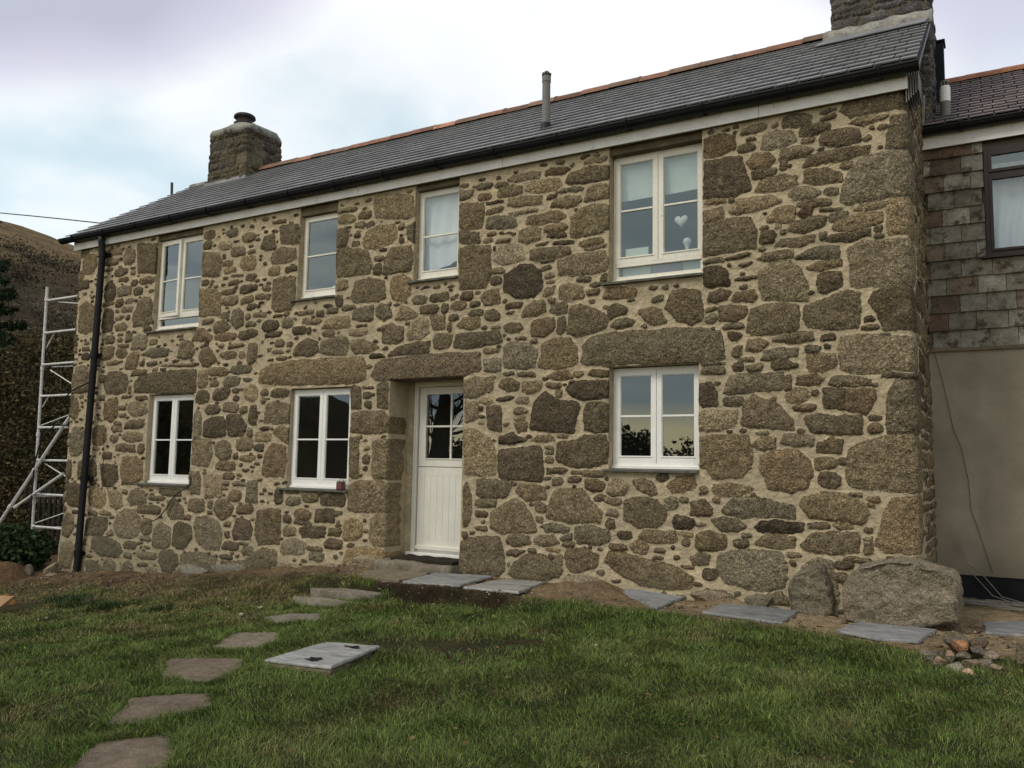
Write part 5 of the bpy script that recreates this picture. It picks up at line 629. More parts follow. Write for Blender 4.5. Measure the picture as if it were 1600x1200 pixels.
# flue
mb=MB(); fx,fy=-4.81,.34
mb.lathe(fx,fy,[(.052,4.1),(.052,4.86),(.058,4.865),(.058,4.93),(.05,4.96),(.035,5.0),(.012,5.02)],20)
fl=mb.obj('flue_pipe',GREYP,COTT,smooth=False)
m2=MB(); 
for i in range(8):
    t=i*math.pi/4+.3; m2.box(fx+.05*math.cos(t)-.008,fx+.05*math.cos(t)+.008,fy+.05*math.sin(t)-.008,fy+.05*math.sin(t)+.008,4.945,4.985)
m2.lathe(fx,fy,[(.056,4.94),(.0565,4.95),(.056,4.96)],16); m2.obj('flue_vent',BLACK,fl)
m2=MB(); m2.quadbox([(fx-.14,fy-.16,4.115),(fx+.14,fy-.16,4.115),(fx+.14,fy+.2,4.365),(fx-.14,fy+.2,4.365)],(0,-.57,.82),.01); m2.lathe(fx,fy,[(.085,4.18),(.062,4.32),(.054,4.32)],18); m2.obj('flashing',BLACK,COTT)
mb=MB(); mb.tube([(-19.75,6,-2.2),(-19.77,6,7.25)],.05,10); mb.tube([(-19.77,6,7.25),(-19.8,6,7.74)],.036,10); tag(mb.obj('metal_pole',DARKPIPE),'thin dark pole rising behind the left end of the slate roof','pole')
# chimneys: rubble skins on a box
DARKT=[(.085,.072,.05),(.115,.095,.06),(.07,.062,.055),(.13,.105,.072),(.095,.085,.052)]
GREYT=[(.12,.118,.115),(.10,.092,.088),(.15,.145,.14),(.085,.08,.075),(.13,.115,.10)]
def chimney(x0,x1,y0,y1,z0,z1,seed,tints,hh,asp,name='chimney',taper=.03,step=.016,gap=.02,relief=(.012,.035)):
    W=x1-x0;D=y1-y0;per=2*(W+D); cu=cuts(0,per,step,[W,W+D,2*W+D]); cv=cuts(z0,z1,step,[])
    st=coursed(0,per,z0,z1,seed,h=hh,asp=asp,gap=gap)
    m_,h_,t_=raster(cu,cv,st,seed,relief=relief,tints=tints)
    h_=h_+.02*fb(*np.meshgrid(cu,cv,indexing='ij'),.35,3,seed)
    U_,V_=np.meshgrid(cu,cv,indexing='ij')
    def pos(u):
        u=u%per
        if u<W: return x0+u,y0,0,-1
        if u<W+D: return x1,y0+u-W,1,0
        if u<2*W+D: return x1-(u-W-D),y1,0,1
        return x0,y1-(u-2*W-D),-1,0
    PX=np.array([pos(u) for u in cu]); k=(V_-z0)/(z1-z0)
    # round the four arrises
    nxs=np.zeros(len(cu));nys=np.zeros(len(cu))
    for i,u in enumerate(cu):
        a=np.array([pos(u+d_)[2:] for d_ in (-.05,-.025,0,.025,.05)]).mean(0); nxs[i],nys[i]=a
    ln=np.hypot(nxs,nys); 
    cxm,cym=(x0+x1)/2,(y0+y1)/2
    X=PX[:,0][:,None]+nxs[:,None]*h_-(1-ln[:,None])*nxs[:,None]*.08; Y=PX[:,1][:,None]+nys[:,None]*h_-(1-ln[:,None])*nys[:,None]*.08
    X=cxm+(X-cxm)*(1-taper*k); Y=cym+(Y-cym)*(1-taper*k)
    return mk(name,np.stack([X,Y,V_],-1),gridfaces(len(cu),len(cv)),WALLDARK,COTT,smooth=True,attrs={'mask':m_.ravel(),'tint':t_.reshape(-1,3)})
WALLDARK=WALL.copy(); WALLDARK.name='weathered_masonry'
for n_ in WALLDARK.node_tree.nodes:
    if n_.type=='MIX':
        for s_ in (6,7):
            if not n_.inputs[s_].is_linked and n_.inputs[s_].default_value[0]>.3 and n_.inputs[s_].default_value[1]<.45 : n_.inputs[s_].default_value=(.12,.105,.075,1)
chL=chimney(-13.30,-12.20,2.0,2.9,4.85,6.38,21,DARKT,(.13,.26),(.8,1.8),gap=.01)
# flaunching cap with a rounded, sagging edge, rising to the pot
def cap(x0,x1,y0,y1,z0,h,px,py,pr,parent,seed):
    V=[];F=[];n=40
    def rect(t,g):
        # superellipse ring
        c,s=math.cos(t),math.sin(t); e=.35
        return ((x0+x1)/2+((x1-x0)/2+g)*math.copysign(abs(c)**e,c),(y0+y1)/2+((y1-y0)/2+g)*math.copysign(abs(s)**e,s))
    rings=[(-.01,-.08),(.05,-.06),(.07,.0),(.05,.06)]
    for g,dz in rings:
        for i in range(n):
            t=2*math.pi*i/n; a,b=rect(t,g+.015*math.sin(5*t+seed)); V.append((a,b,z0+dz+.02*math.sin(3*t+seed)+.012*math.sin(11*t)))
    for k,(f_,dz) in enumerate(((.6,.55),(.25,.88),(0,1.0))):
        for i in range(n):
            t=2*math.pi*i/n; a,b=rect(t,0); V.append((px+(a-px)*f_+(pr+.03)*math.cos(t)*(1-f_),py+(b-py)*f_+(pr+.03)*math.sin(t)*(1-f_),z0+h*dz))
    m=len(rings)+3
    for r in range(m-1):
        for i in range(n): F.append((r*n+i,r*n+(i+1)%n,(r+1)*n+(i+1)%n,(r+1)*n+i))
    F.append(tuple(range((m-1)*n,m*n)))
    return mk('flaunching',V,F,CEM,parent,smooth=True)
cap(-13.28,-12.22,2.02,2.88,6.40,.26,-12.82,2.45,.17,chL,2)
mb=MB(); mb.lathe(-12.82,2.45,[(.17,6.6),(.205,6.66),(.21,6.71),(.165,6.74),(.16,6.79),(.215,6.83),(.205,6.87),(.18,6.89),(.15,6.89),(.15,6.8)],22); mb.obj('chimney_pot',POT,chL)
mb=MB()  # flashing and flaunch skirt at the base of the left stack
mb.quadbox([(-13.46,1.80,5.232),(-12.3,1.80,5.232),(-12.16,2.03,5.39),(-13.36,2.03,5.39)],(0,-.57,.82),.02); mb.quadbox([(-13.37,1.97,5.3),(-12.19,1.97,5.3),(-12.19,1.985,5.42),(-13.34,1.985,5.42)],(0,-1,.1),.05)
mb.obj('flashing',LEAD,chL)
chR=chimney(-1.66,-.54,2.12,3.25,3.9,7.6,33,GREYT,(.10,.17),(1.4,3.6),taper=.05,gap=.008,relief=(.015,.04))
mb=MB(); 
V=[];F=[]
for i in range(25):
    X=-1.74+i*(1.24/24); j=.006*math.sin(i*1.3)+.006*math.sin(i*.5)
    V+= [(X,2.02,5.36+j*.3),(X,2.0,5.42+j),(X,2.05,5.54+j*1.6),(X,2.14,5.56+j)]
for i in range(24):
    for k in range(3): F.append((i*4+k,(i+1)*4+k,(i+1)*4+k+1,i*4+k+1))
F.append((0,1,2,3)); F.append((96,99,98,97))
mk('flaunching',V,F,CEM,chR,smooth=True)
mb=MB(); mb.quadbox([(-1.80,1.70,5.215),(-.56,1.70,5.215),(-.54,2.06,5.45),(-1.72,2.06,5.45)],(0,-.57,.82),.012); mb.obj('lead_apron',LEAD,chR)

# ---------------------------------------------------------------- windows
def pane(x0,x1,z0,z1,y,parent):
    b=MB(); b.box(x0,x1,y,y+.004,z0,z1); return b.obj('pane',GLASS,parent)
def leaf(x0,x1,z0,z1,y,bar,mat,parent,st=.062,swing=0,gap=.0):
    """a casement: stiles, rails, drip bead and one glazing bar; swing opens it outward about its left stile"""
    b=MB(); d=.045
    b.box(x0,x0+st,y,y+d,z0,z1); b.box(x1-st,x1,y,y+d,z0,z1)
    b.box(x0+st,x1-st,y+.001,y+d,z1-st,z1); b.box(x0+st,x1-st,y+.001,y+d,z0,z0+st*1.15)
    # inner glazing bead
    a,c,e,f=x0+st,x1-st,z0+st*1.15,z1-st
    for q in ((a,a+.008,e,f),(c-.008,c,e,f),(a+.008,c-.008,f-.008,f)): b.box(q[0],q[1],y+.010,y+.034,q[2],q[3])
    b.box(a-.012,c+.012,y-.008,y+.03,e-.002,e+.014)
    if bar:
        zb=e+(f-e)*bar; b.box(a+.008,c-.008,y+.006,y+.036,zb-.011,zb+.011)
    if swing:
        s,cn=math.sin(swing),math.cos(swing)
        b.V=[(x0+(vx-x0)*cn+(vy-y)*s,y+(vy-y)*cn-(vx-x0)*s,vz) for vx,vy,vz in b.V]
    o=b.obj('casement',mat,parent,bevel=.0025)
    p=MB(); p.box(a,c,y+.022,y+.026,e,f)
    if swing: p.V=[(x0+(vx-x0)*cn+(vy-y)*s,y+(vy-y)*cn-(vx-x0)*s,vz) for vx,vy,vz in p.V]
    return o,p
def window(key,kind_,mat,label,z0,z1,sillx,bar=.5,strip=None,leaves=2,swing=0):
    x0,x1,_,_,d=OPEN[key]; x0+=.004; x1+=.03
    fr=.045
    b=MB(); y=d
    xr=OPEN[key][1]-.004
    b.box(x0,x0+fr,y,y+.075,z0,z1); b.box(xr-fr,xr,y,y+.075,z0,z1); b.box(x0+fr,xr-fr,y,y+.075,z1-fr,z1); b.box(x0+fr,xr-fr,y-.012,y+.075,z0,z0+.05)
    b.box(x0-.002,xr+.002,y-.03,y+.0,z0-.012,z0+.022)
    if strip: b.box(x0+fr,xr-fr,y-.006,y+.075,strip-.022,strip+.022)
    if leaves==2: xm=(x0+xr)/2; b.box(xm-.02,xm+.02,y+.012,y+.07,(strip or z0+.03)+.02,z1-fr+.01)
    w_=b.obj('window',mat,COTT,bevel=.003,label=label)
    lz=(strip+.015) if strip else z0+.05
    lx=[(x0+fr-.018,(x0+xr)/2-.003),((x0+xr)/2+.003,xr-fr+.018)] if leaves==2 else [(x0+fr-.02,xr-fr+.02)]
    for i,(a,c) in enumerate(lx):
        o,p=leaf(a,c,lz,z1-fr+.015,y-.008,bar,mat,w_,st=.058 if leaves==2 else .05,swing=swing if i==0 else 0)
        p.obj('pane',GLASS,w_)
    if strip:
        b=MB(); b.box(x0+fr,x0+fr+.02,y+.01,y+.05,z0+.05,strip-.022); b.box(xr-fr-.02,xr-fr,y+.01,y+.05,z0+.05,strip-.022); b.box(x0+fr,xr-fr,y-.01,y+.03,z0+.05,z0+.062); b.obj('bead',mat,w_,bevel=.002)
        pane(x0+fr,xr-fr,z0+.055,strip-.02,y+.03,w_)
    # slate sill bedded below
    b=MB(); a,c=sillx; n=14; V=[];F=[]
    for i in range(n+1):
        X=a+(c-a)*i/n; f_=-.055+.006*math.sin(i*1.7+a)+.004*rnd.random(); t_=z0-.012; 
        V+=[(X,d+.02,t_),(X,f_,t_-.012),(X,f_+.004,t_-.034-.004*rnd.random()),(X,d+.02,t_-.03)]
    for i in range(n):
        for k in range(4): F.append((i*4+k,(i+1)*4+k,(i+1)*4+(k+1)%4,i*4+(k+1)%4))
    F+=[(0,1,2,3),(n*4+3,n*4+2,n*4+1,n*4)]
    b.add(V,F); b.obj('sill',SILL,w_)
    if z1>3:
        b=MB(); b.box(x0-.03,xr+.03,.028,.2,z1+.004,3.712); b.obj('timber_lintel',TIMB,w_,bevel=.006)
    return w_
window('UL',0,CREAM,'upper window at the far end, its left casement standing slightly open',2.10,3.60,(-12.06,-10.84),.47,strip=2.30,swing=.07)
window('U2',0,CREAM,'upper single light window with a small round thing on its sill inside',2.345,3.56,(-8.78,-7.94),.5,leaves=1)
window('U3',0,CREAM,'upper single light window covered by a white cloth',2.41,3.615,(-6.66,-5.86),.47,leaves=1)
window('UR',0,CREAM,'largest upper window with a blind, heart ornament and a strip of glass below',2.115,3.60,(-3.86,-2.68),.5,strip=2.31)
window('LL',0,WHITE,'dark paned ground floor window nearest the scaffold',-.375,1.025,(-12.07,-10.80),.47)
window('LM',0,WHITE,'ground floor window immediately left of the door recess',-.36,1.02,(-8.85,-7.58),.47)
window('LR',0,WHITE,'ground floor window right of the door reflecting a cloudy evening sky',-.005,1.115,(-3.83,-2.74),.5)
# things behind the glass
def sheet(name,x0,x1,z0,z1,y,mat,amp,folds,parent=None,sag=0,seed=0,nx=60,nz=24):
    V=[];
    for i in range(nx+1):
        for j in range(nz+1):
            u,v=i/nx,j/nz; X=x0+(x1-x0)*u+amp*.5*math.sin(7*v+u*4+seed)
            low=z0+sag*(u-.2)*u
            V.append((X,y+amp*math.sin(folds*u*6.283+1.3*math.sin(3*v+seed))*(.4+.6*(1-v))+amp*.4*math.sin(13*u+5*v+seed),low+(z1-low)*v))
    F=[(i*(nz+1)+j,(i+1)*(nz+1)+j,(i+1)*(nz+1)+j+1,i*(nz+1)+j+1) for i in range(nx) for j in range(nz)]
    return mk(name,V,F,mat,parent,smooth=True)
tag(sheet('cloth_curtain',-6.55,-5.90,2.56,3.59,.19,CLOTH,.012,3.3,sag=.16,seed=1),'crumpled white cloth hung behind the glass of the narrow upper window','curtain')
tag(sheet('window_blind',-3.73,-2.72,3.10,3.57,.22,BLIND,.004,2.0,sag=.02),'pale greenish blind lowered over the upper panes of the largest window','blind')
def heart(name,cx_,cz_,y,s,mat,t=.03):
    pts=[]
    for i in range(28):
        a=2*math.pi*i/28; pts.append((16*math.sin(a)**3/17,(13*math.cos(a)-5*math.cos(2*a)-2*math.cos(3*a)-math.cos(4*a))/17))
    V=[];F=[];n=28
    for k,(f_,dy) in enumerate(((.0,-t),(.55,-t*.85),(.9,-t*.45),(1,0),(.9,t*.45),(.0,t))):
        for a,b_ in pts: V.append((cx_+a*s*f_,y+dy,cz_+b_*s*f_))
    for k in range(5):
        for i in range(n): F.append((k*n+i,k*n+(i+1)%n,(k+1)*n+(i+1)%n,(k+1)*n+i))
    return mk(name,V,F,mat,smooth=True)
tag(heart('heart_ornament',-2.99,2.77,.21,.085,CER),'white puffed heart hanging behind the right casement of the largest window','ornament')
mb=MB(); mb.lathe(-2.92,.21,[(.03,2.41),(.02,2.44),(.028,2.47),(.045,2.50),(.05,2.53),(.03,2.56),(.012,2.565)],14)
tag(mb.obj('figurine',CER,smooth=True),'small pale figurine on the inside ledge below the hanging heart','ornament')
mb=MB(); mb.box(-3.66,-3.38,.205,.215,2.38,2.52); tag(mb.obj('greeting_card',CARD),'pale card leaning behind the left casement of the largest window','card')
for a,c_,lb,h in ((-3.70,(.50,.58,.52),'pale green box behind the low glass strip, leftmost',.16),(-3.33,(.22,.20,.30),'long purple grey box in the middle behind the low glass strip',.17),(-2.98,(.48,.55,.50),'pale green box behind the low glass strip, rightmost',.16)):
    b=MB(); w_=.34 if 'green' in lb else .33
    if 'right' in lb: w_=.22
    b.box(a,a+w_,.22,.36,2.14,2.14+h,c_); tag(b.obj('storage_box',BOOK,col=True,bevel=.006),lb,'box','boxes on the ledge of the largest window')
mb=MB(); mb.lathe(-8.12,.2,[(.02,2.40),(.055,2.42),(.07,2.46),(.055,2.50),(.02,2.52)],16); tag(mb.obj('round_ornament',CER,smooth=True),'small round pale ornament in the bottom corner of the upper single light window','ornament')
# jar lantern on the outer sill left of the door
j=empty('lantern_jar',(-7.70,-.005,-.385)); tag(j,'small dark red glass lantern on the sill left of the door recess','lantern')
mb=MB(); mb.box(-7.745,-7.655,-.045,.035,-.372,-.275,(.1,.05,.05)); mb.obj('glass_body',RED,j,bevel=.01)
mb=MB(); mb.box(-7.75,-7.65,-.05,.04,-.385,-.373); mb.box(-7.748,-7.652,-.048,.038,-.274,-.262); mb.box(-7.748,-7.742,-.048,-.042,-.38,-.27); mb.box(-7.658,-7.652,-.048,-.042,-.38,-.27); mb.tube([(-7.745+.09*i/8-.0,-.005,-.265+.05*math.sin(math.pi*i/8)) for i in range(9)],.004,6); mb.obj('metal_frame',DARKPIPE,j)
# ---------------------------------------------------------------- door
Dm=pm('door_paint',(.76,.74,.67),.45,.4,noise=((3,.05),(40,.03)),bump=((40,.0005),))
x0,x1=-6.835,-5.62; y=.425
mb=MB(); mb.box(-7.0,x0+.01,.405,.5,-1.3,1.2); mb.box(x1-.01,-5.5,.405,.5,-1.3,1.2); mb.box(-7.0,-5.5,.41,.5,1.12,1.25); mb.obj('door_surround',WALL,COTT)
mb=MB(); mb.box(x0,x0+.075,y,y+.09,-1.17,1.14); mb.box(x1-.075,x1,y,y+.09,-1.17,1.14); mb.box(x0+.075,x1-.075,y,y+.09,1.03,1.14)
mb.box(x0+.05,x0+.075,y-.012,y,-1.17,1.05)
door=mb.obj('door',Dm,COTT,bevel=.004,label='cream painted stable door with four small panes over a boarded lower half, set deep in the wall')
a,c=x0+.095,x1-.095
b=MB(); zs=-.045
b.box(a,a+.11,y+.012,y+.06,zs+.004,1.022); b.box(c-.11,c,y+.012,y+.06,zs+.004,1.022); b.box(a+.11,c-.11,y+.013,y+.06,.925,1.022); b.box(a+.11,c-.11,y+.013,y+.06,zs+.004,zs+.105)
xm=a+.11+(c-a-.22)*.5
b.box(xm-.014,xm+.014,y+.018,y+.05,zs+.105,.925); b.box(a+.11,xm-.014,y+.018,y+.05,.482,.508); b.box(xm+.014,c-.11,y+.018,y+.05,.482,.508)
b.box(a+.10,c-.10,y+.002,y+.03,zs+.10,zs+.115)
b.obj('upper_leaf',Dm,door,bevel=.004)
for q in ((a+.11,xm-.014,zs+.105,.482),(xm+.014,c-.11,zs+.105,.482),(a+.11,xm-.014,.508,.925),(xm+.014,c-.11,.508,.925)): pane(q[0],q[1],q[2],q[3],y+.03,door)
b=MB(); b.box(a,a+.11,y+.012,y+.06,-1.135,zs-.004); b.box(c-.11,c,y+.012,y+.06,-1.135,zs-.004); b.box(a+.11,c-.11,y+.013,y+.06,-.16,zs-.004); b.box(a+.11,c-.11,y+.013,y+.06,-1.135,-1.0)
nbd=8
for i in range(nbd):
    u0=a+.11+(c-a-.22)*i/nbd; u1=a+.11+(c-a-.22)*(i+1)/nbd; b.box(u0+.001,u1-.001,y+.014,y+.05,-1.0,-.16)
b.box(a-.005,c+.005,y-.02,y+.02,-1.13,-1.085)
b.obj('lower_leaf',Dm,door,bevel=.003)
b=MB(); b.box(x0-.02,x1+.02,y-.07,y+.1,-1.235,-1.17); b.box(a,c,y+.03,y+.08,-1.17,-1.135); b.obj('threshold',WHITE,door,bevel=.005)
b=MB(); b.box(xm+.30,xm+.34,y-.03,y+.012,-.02,.1); b.obj('door_handle',ALU,door,bevel=.004)
# granite doorstep block, worn
def block(name,x0,x1,y0,y1,z0,z1,mat,col,parent=None,seed=1,amp=.02,n=(26,14,8),r=.05,topf=None):
    """rounded, irregular stone block"""
    V=[];idx={}
    nx,ny,nz=n
    def P(i,j,k):
        u,v,w_=i/nx*2-1,j/ny*2-1,k/nz*2-1
        hx,hy,hz=(x1-x0)/2,(y1-y0)/2,(z1-z0)/2
        p=np.array([u*hx,v*hy,w_*hz]); q=np.array([max(-hx+r,min(hx-r,p[0])),max(-hy+r,min(hy-r,p[1])),max(-hz+min(r,hz*.9),min(hz-min(r,hz*.9),p[2]))])
        d=p-q; l=np.linalg.norm(d)
        nn=d/l if l>1e-9 else np.zeros(3)
        p=q+nn*min(l,r)
        c=np.array([(x0+x1)/2,(y0+y1)/2,(z0+z1)/2])
        a_=np.array([u,v,w_]); a_=a_/max(1e-6,np.linalg.norm(a_))
        s=1.7
        e=amp*(float(fb(c[0]+p[0]*s+p[2],c[1]+p[1]*s-p[2]*.7,.33,3,seed))+.5*float(fb(p[0]+p[1]*.7,p[2]*1.3-p[1],.09,3,seed+3)))
        return c+p+(nn if l>1e-9 else a_)*e
    for i in range(nx+1):
        for j in range(ny+1):
            for k in range(nz+1):
                if i in(0,nx) or j in (0,ny) or k in (0,nz):
                    idx[(i,j,k)]=len(V); V.append(P(i,j,k))
    F=[]
    g=lambda *t:idx[t]
    for i in range(nx):
        for j in range(ny):
            F.append((g(i,j,0),g(i,j+1,0),g(i+1,j+1,0),g(i+1,j,0))); F.append((g(i,j,nz),g(i+1,j,nz),g(i+1,j+1,nz),g(i,j+1,nz)))
    for i in range(nx):
        for k in range(nz):
            F.append((g(i,0,k),g(i+1,0,k),g(i+1,0,k+1),g(i,0,k+1))); F.append((g(i,ny,k),g(i,ny,k+1),g(i+1,ny,k+1),g(i+1,ny,k)))
    for j in range(ny):
        for k in range(nz):
            F.append((g(0,j,k),g(0,j,k+1),g(0,j+1,k+1),g(0,j+1,k))); F.append((g(nx,j,k),g(nx,j+1,k),g(nx,j+1,k+1),g(nx,j,k+1)))
    V=np.array(V)
    if topf is not None: V[:,2]=topf(V)
    cc=np.tile(np.array(col),(len(V),1))
    return mk(name,V,F,mat,parent,cols=cc,smooth=True)
block('doorstep',-6.93,-5.72,-.25,.46,-1.42,-1.222,FLAG,(.19,.165,.125),COTT,seed=5,amp=.03,r=.06)
mb=MB(); V=[];F=[];nx,ny=24,10
for i in range(nx+1):
    for j in range(ny+1): V.append((-6.75+.95*i/nx+.05*(1-j/ny),-.15+.43*j/ny,-1.192+.006*math.sin(i*.9)+.004*math.sin(j*2.0+i)))
for i in range(nx+1):
    for j in range(ny+1): V.append((-6.75+.95*i/nx+.05*(1-j/ny),-.15+.43*j/ny,-1.222+.004*math.sin(i*.9)))
q=(nx+1)*(ny+1)
for i in range(nx):
    for j in range(ny): F.append((i*(ny+1)+j,(i+1)*(ny+1)+j,(i+1)*(ny+1)+j+1,i*(ny+1)+j+1))
for i in range(nx): F.append((i*(ny+1),i*(ny+1)+q,(i+1)*(ny+1)+q,(i+1)*(ny+1)))
for j in range(ny): F.append((j,j+1,j+1+q,j+q)); F.append((nx*(ny+1)+j+1,nx*(ny+1)+j,nx*(ny+1)+j+q,nx*(ny+1)+j+1+q))
mb.add(V,F); tag(mb.obj('doormat',MAT),'dark brown doormat on the granite step','doormat')
# cables on the wall
mb=MB(); mb.tube([(-10.72,-.03,-.36),(-10.78,-.05,-.44),(-10.95,-.055,-.50),(-11.12,-.05,-.62),(-11.25,-.05,-.78),(-11.42,-.05,-.93),(-11.62,-.045,-1.0)],.009,6)
mb.tube([(-10.72,-.03,-.36),(-10.73,-.03,-.27)],.013,6); mb.obj('wall_cable',WIREB,COTT)
mb=MB(); mb.tube([(-13.25,-.12,1.32),(-13.55,-.1,1.24),(-13.9,-.1,1.15),(-14.15,-.08,.98),(-14.3,.2,.7)],.014,6); mb.obj('wall_cable',WIREB,COTT)
mb=MB(); mb.tube([(-12.98,-.04,.42),(-12.92,-.045,.0),(-12.95,-.05,-.3),(-12.78,-.05,-.5),(-12.7,-.05,-.58)],.006,5); mb.obj('wall_cable',WIREB,COTT)
# ---------------------------------------------------------------- big footing stones
def lofted(name,outline,ybands,col,seed,amp=.03,n=110):
    """a big stone whose face is the outline; ybands: (y, scale about the centre)"""
    O=np.array(outline,float); k=len(O); seg=np.linalg.norm(np.roll(O,-1,0)-O,axis=1); pts=[]
    for i in range(k):
        m_=max(2,int(round(n*seg[i]/seg.sum())))
        for j in range(m_): pts.append(O[i]+(O[(i+1)%k]-O[i])*j/m_)
    pts=np.array(pts)
    for _ in range(1): pts=(np.roll(pts,1,0)+2*pts+np.roll(pts,-1,0))/4
    c=pts.mean(0); m_=len(pts); rings=[]
    for f_ in np.linspace(0.03,1,16)[:-1]: rings.append((ybands[0][0],ybands[0][1]*f_,0))
    ys=[]
    for (ya,sa),(yb,sb) in zip(ybands[:-1],ybands[1:]):
        q=max(2,int(abs(yb-ya)/.03)+1)
        for t in np.linspace(0,1,q+1)[:-1]: rings.append((ya+(yb-ya)*t,sa+(sb-sa)*t,1))
    rings.append((ybands[-1][0],ybands[-1][1],1))
    V=[]
    for y_,s_,sd in rings:
        p=c+(pts-c)*s_; xx,zz=p[:,0],p[:,1]; d=(pts-c)/np.linalg.norm(pts-c,axis=1)[:,None]
        e=amp*(fb(xx*1.0+zz*.6+y_,zz*1.2-y_*.8,.28,3,seed)+.55*fb(xx+y_*.9,zz+y_*.5,.07,3,seed+4))
        if sd: V.append(np.stack([xx+d[:,0]*e,np.full(m_,y_),zz+d[:,1]*e],-1))
        else: V.append(np.stack([xx,y_-e,zz],-1))
    V=np.concatenate(V); F=[]
    for r in range(len(rings)-1):
        for i in range(m_): F.append((r*m_+i,r*m_+(i+1)%m_,(r+1)*m_+(i+1)%m_,(r+1)*m_+i))
    F.append(tuple(range(m_))[::-1]); F.append(tuple(range((len(rings)-1)*m_,len(rings)*m_)))
    return mk(name,V,F,ROCK,cols=np.tile(np.array(col),(len(V),1)),smooth=True)
bo=lofted('boulder',[(-1.27,-1.37),(-1.25,-1.1),(-1.23,-.97),(-1.15,-.875),(-.98,-.81),(-.82,-.775),(-.67,-.785),(-.58,-.835),(-.37,-.875),(-.325,-.93),(-.355,-1.28),(-.62,-1.335),(-.66,-1.40),(-1.0,-1.42)],[(-.35,.965),(-.335,.99),(-.30,1.0),(.1,1.0),(.36,.92)],(.245,.205,.150),8,amp=.045)
tag(bo,'huge rough granite boulder jutting from the foot of the right hand corner','boulder')
b2=lofted('footing_stone',[(-1.80,-1.36),(-1.83,-1.15),(-1.75,-1.0),(-1.60,-.93),(-1.50,-.88),(-1.46,-.94),(-1.42,-1.1),(-1.40,-1.35),(-1.6,-1.45)],[(-.14,.90),(-.11,.98),(-.06,1.0),(.25,1.0)],(.20,.172,.125),18,amp=.035,n=80)
tag(b2,'upright rounded granite stone in the foot of the wall just left of the huge boulder','boulder')
# ---------------------------------------------------------------- lower house on the right, slate hung
EXT=empty('slate_hung_house',(2.3,3.9,-1.4)); tag(EXT,'lower set back house at the right with hung slates above plain render','house')
ey=2.1; ex0,ex1=XR+.005,6.2
V=[];F=[];uxs=np.linspace(ex0,ex1,120);uz=np.linspace(-1.13,1.47,50)
UU,ZZ=np.meshgrid(uxs,uz,indexing='ij'); YY=ey-.012+.006*fb(UU,ZZ,.6,3,31)
mk('rendered_wall',np.stack([UU,YY,ZZ],-1),gridfaces(120,50),RENDER,EXT,smooth=True)
mb=MB(); mb.box(ex0,ex1,ey+.012,ey+.1,-1.6,-1.128); mb.box(ex0,ex1,ey+.0,ey+.03,-1.15,-1.128); mb.obj('damp_proof_band',DPC,EXT)
mb=MB(); mb.box(ex0+.01,-.035,ey+.04,ey+.2,1.4,4.05); mb.box(1.33,ex1,ey+.04,ey+.2,1.4,4.05); mb.box(-.035,1.33,ey+.04,ey+.2,1.4,2.45); mb.box(-.035,1.33,ey+.04,ey+.2,3.72,4.05); mb.box(ex1-.1,ex1,ey+.2,6.3,-1.6,4.05); mb.box(ex0,ex1-.1,6.2,6.3,-1.6,4.05); mb.obj('inner_wall',INNER,EXT)
HT=[(.20,.19,.155),(.23,.22,.18),(.17,.16,.13),(.15,.10,.07),(.21,.20,.155),(.27,.255,.205),(.11,.085,.065),(.19,.15,.11),(.22,.21,.17)]
mb=MB(); zz=1.425; r_=0; rr=random.Random(4)
while zz<3.86:
    h=.205; xx=ex0-.29*(.35 if r_%2 else .8)
    while xx<3.2:
        wd=.29*rr.uniform(.92,1.12); a_,b_=max(ex0+.002,xx)+.003,xx+wd-.003; xx+=wd
        za,zb=zz+rr.uniform(-.006,.006),zz+h+.02
        if b_-a_<.03: continue
        segs=[(a_,b_)]
        if zb-.03>2.45 and za<3.72:
            segs=[(a_,min(b_,-.04))] if a_<-.04 else ([(max(a_,1.335),b_)] if b_>1.335 else [])
        c_=rr.choice(HT); k=math.exp(rr.gauss(0,.12)); c_=tuple(q*k for q in c_)
        for p,q in segs:
            if q-p<.02: continue
            l=rr.uniform(.018,.026)
            mb.add([(p,ey-l,za),(q,ey-l+rr.uniform(-.004,.004),za),(q,ey+.005,zb),(p,ey+.005,zb),(p,ey+.02,za),(q,ey+.02,za)],[(0,1,2,3),(4,5,1,0),(5,2,1),(4,0,3)],c_)
    zz+=h; r_+=1
mb.obj('hung_slates',HUNG,EXT,col=True)
mb=MB(); mb.box(ex0,ex1,ey-.04,ey+.05,1.385,1.415,(.03,.03,.025)); mb.obj('drip_board',TIMB,EXT)
# its dark framed window
b=MB(); wx0,wx1=-.033,1.33
for q in ((wx0,wx0+.06,2.46,3.71),(wx1-.06,wx1,2.46,3.71),(wx0+.06,wx1-.06,3.64,3.71),(wx0+.06,wx1-.06,2.46,2.52),(wx0+.06,wx1-.06,3.36,3.43)): b.box(q[0],q[1],ey-.03,ey+.06,q[2],q[3])
b.box(wx0-.05,wx1+.05,ey-.06,ey+.02,2.425,2.458)
wb=b.obj('window',BROWN,EXT,bevel=.003,label='dark brown framed window with white net curtain')
b=MB(); b.box(wx0+.045,wx0+.08,ey-.045,ey+.0,2.505,3.375); b.box(wx0+.08,wx1-.08,ey-.045,ey+.0,3.33,3.375); b.box(wx0+.08,wx1-.08,ey-.045,ey,2.5,2.53); b.box(wx0+.045,wx0+.08,ey-.045,ey,3.42,3.65); b.box(wx0+.08,wx1-.08,ey-.045,ey,3.42,3.455); b.box(wx0+.08,wx1-.08,ey-.045,ey,3.615,3.65); b.obj('casement',BROWN,wb,bevel=.003)
pane(wx0+.08,wx1-.08,2.53,3.33,ey-.02,wb); pane(wx0+.08,wx1-.08,3.455,3.615,ey-.02,wb)
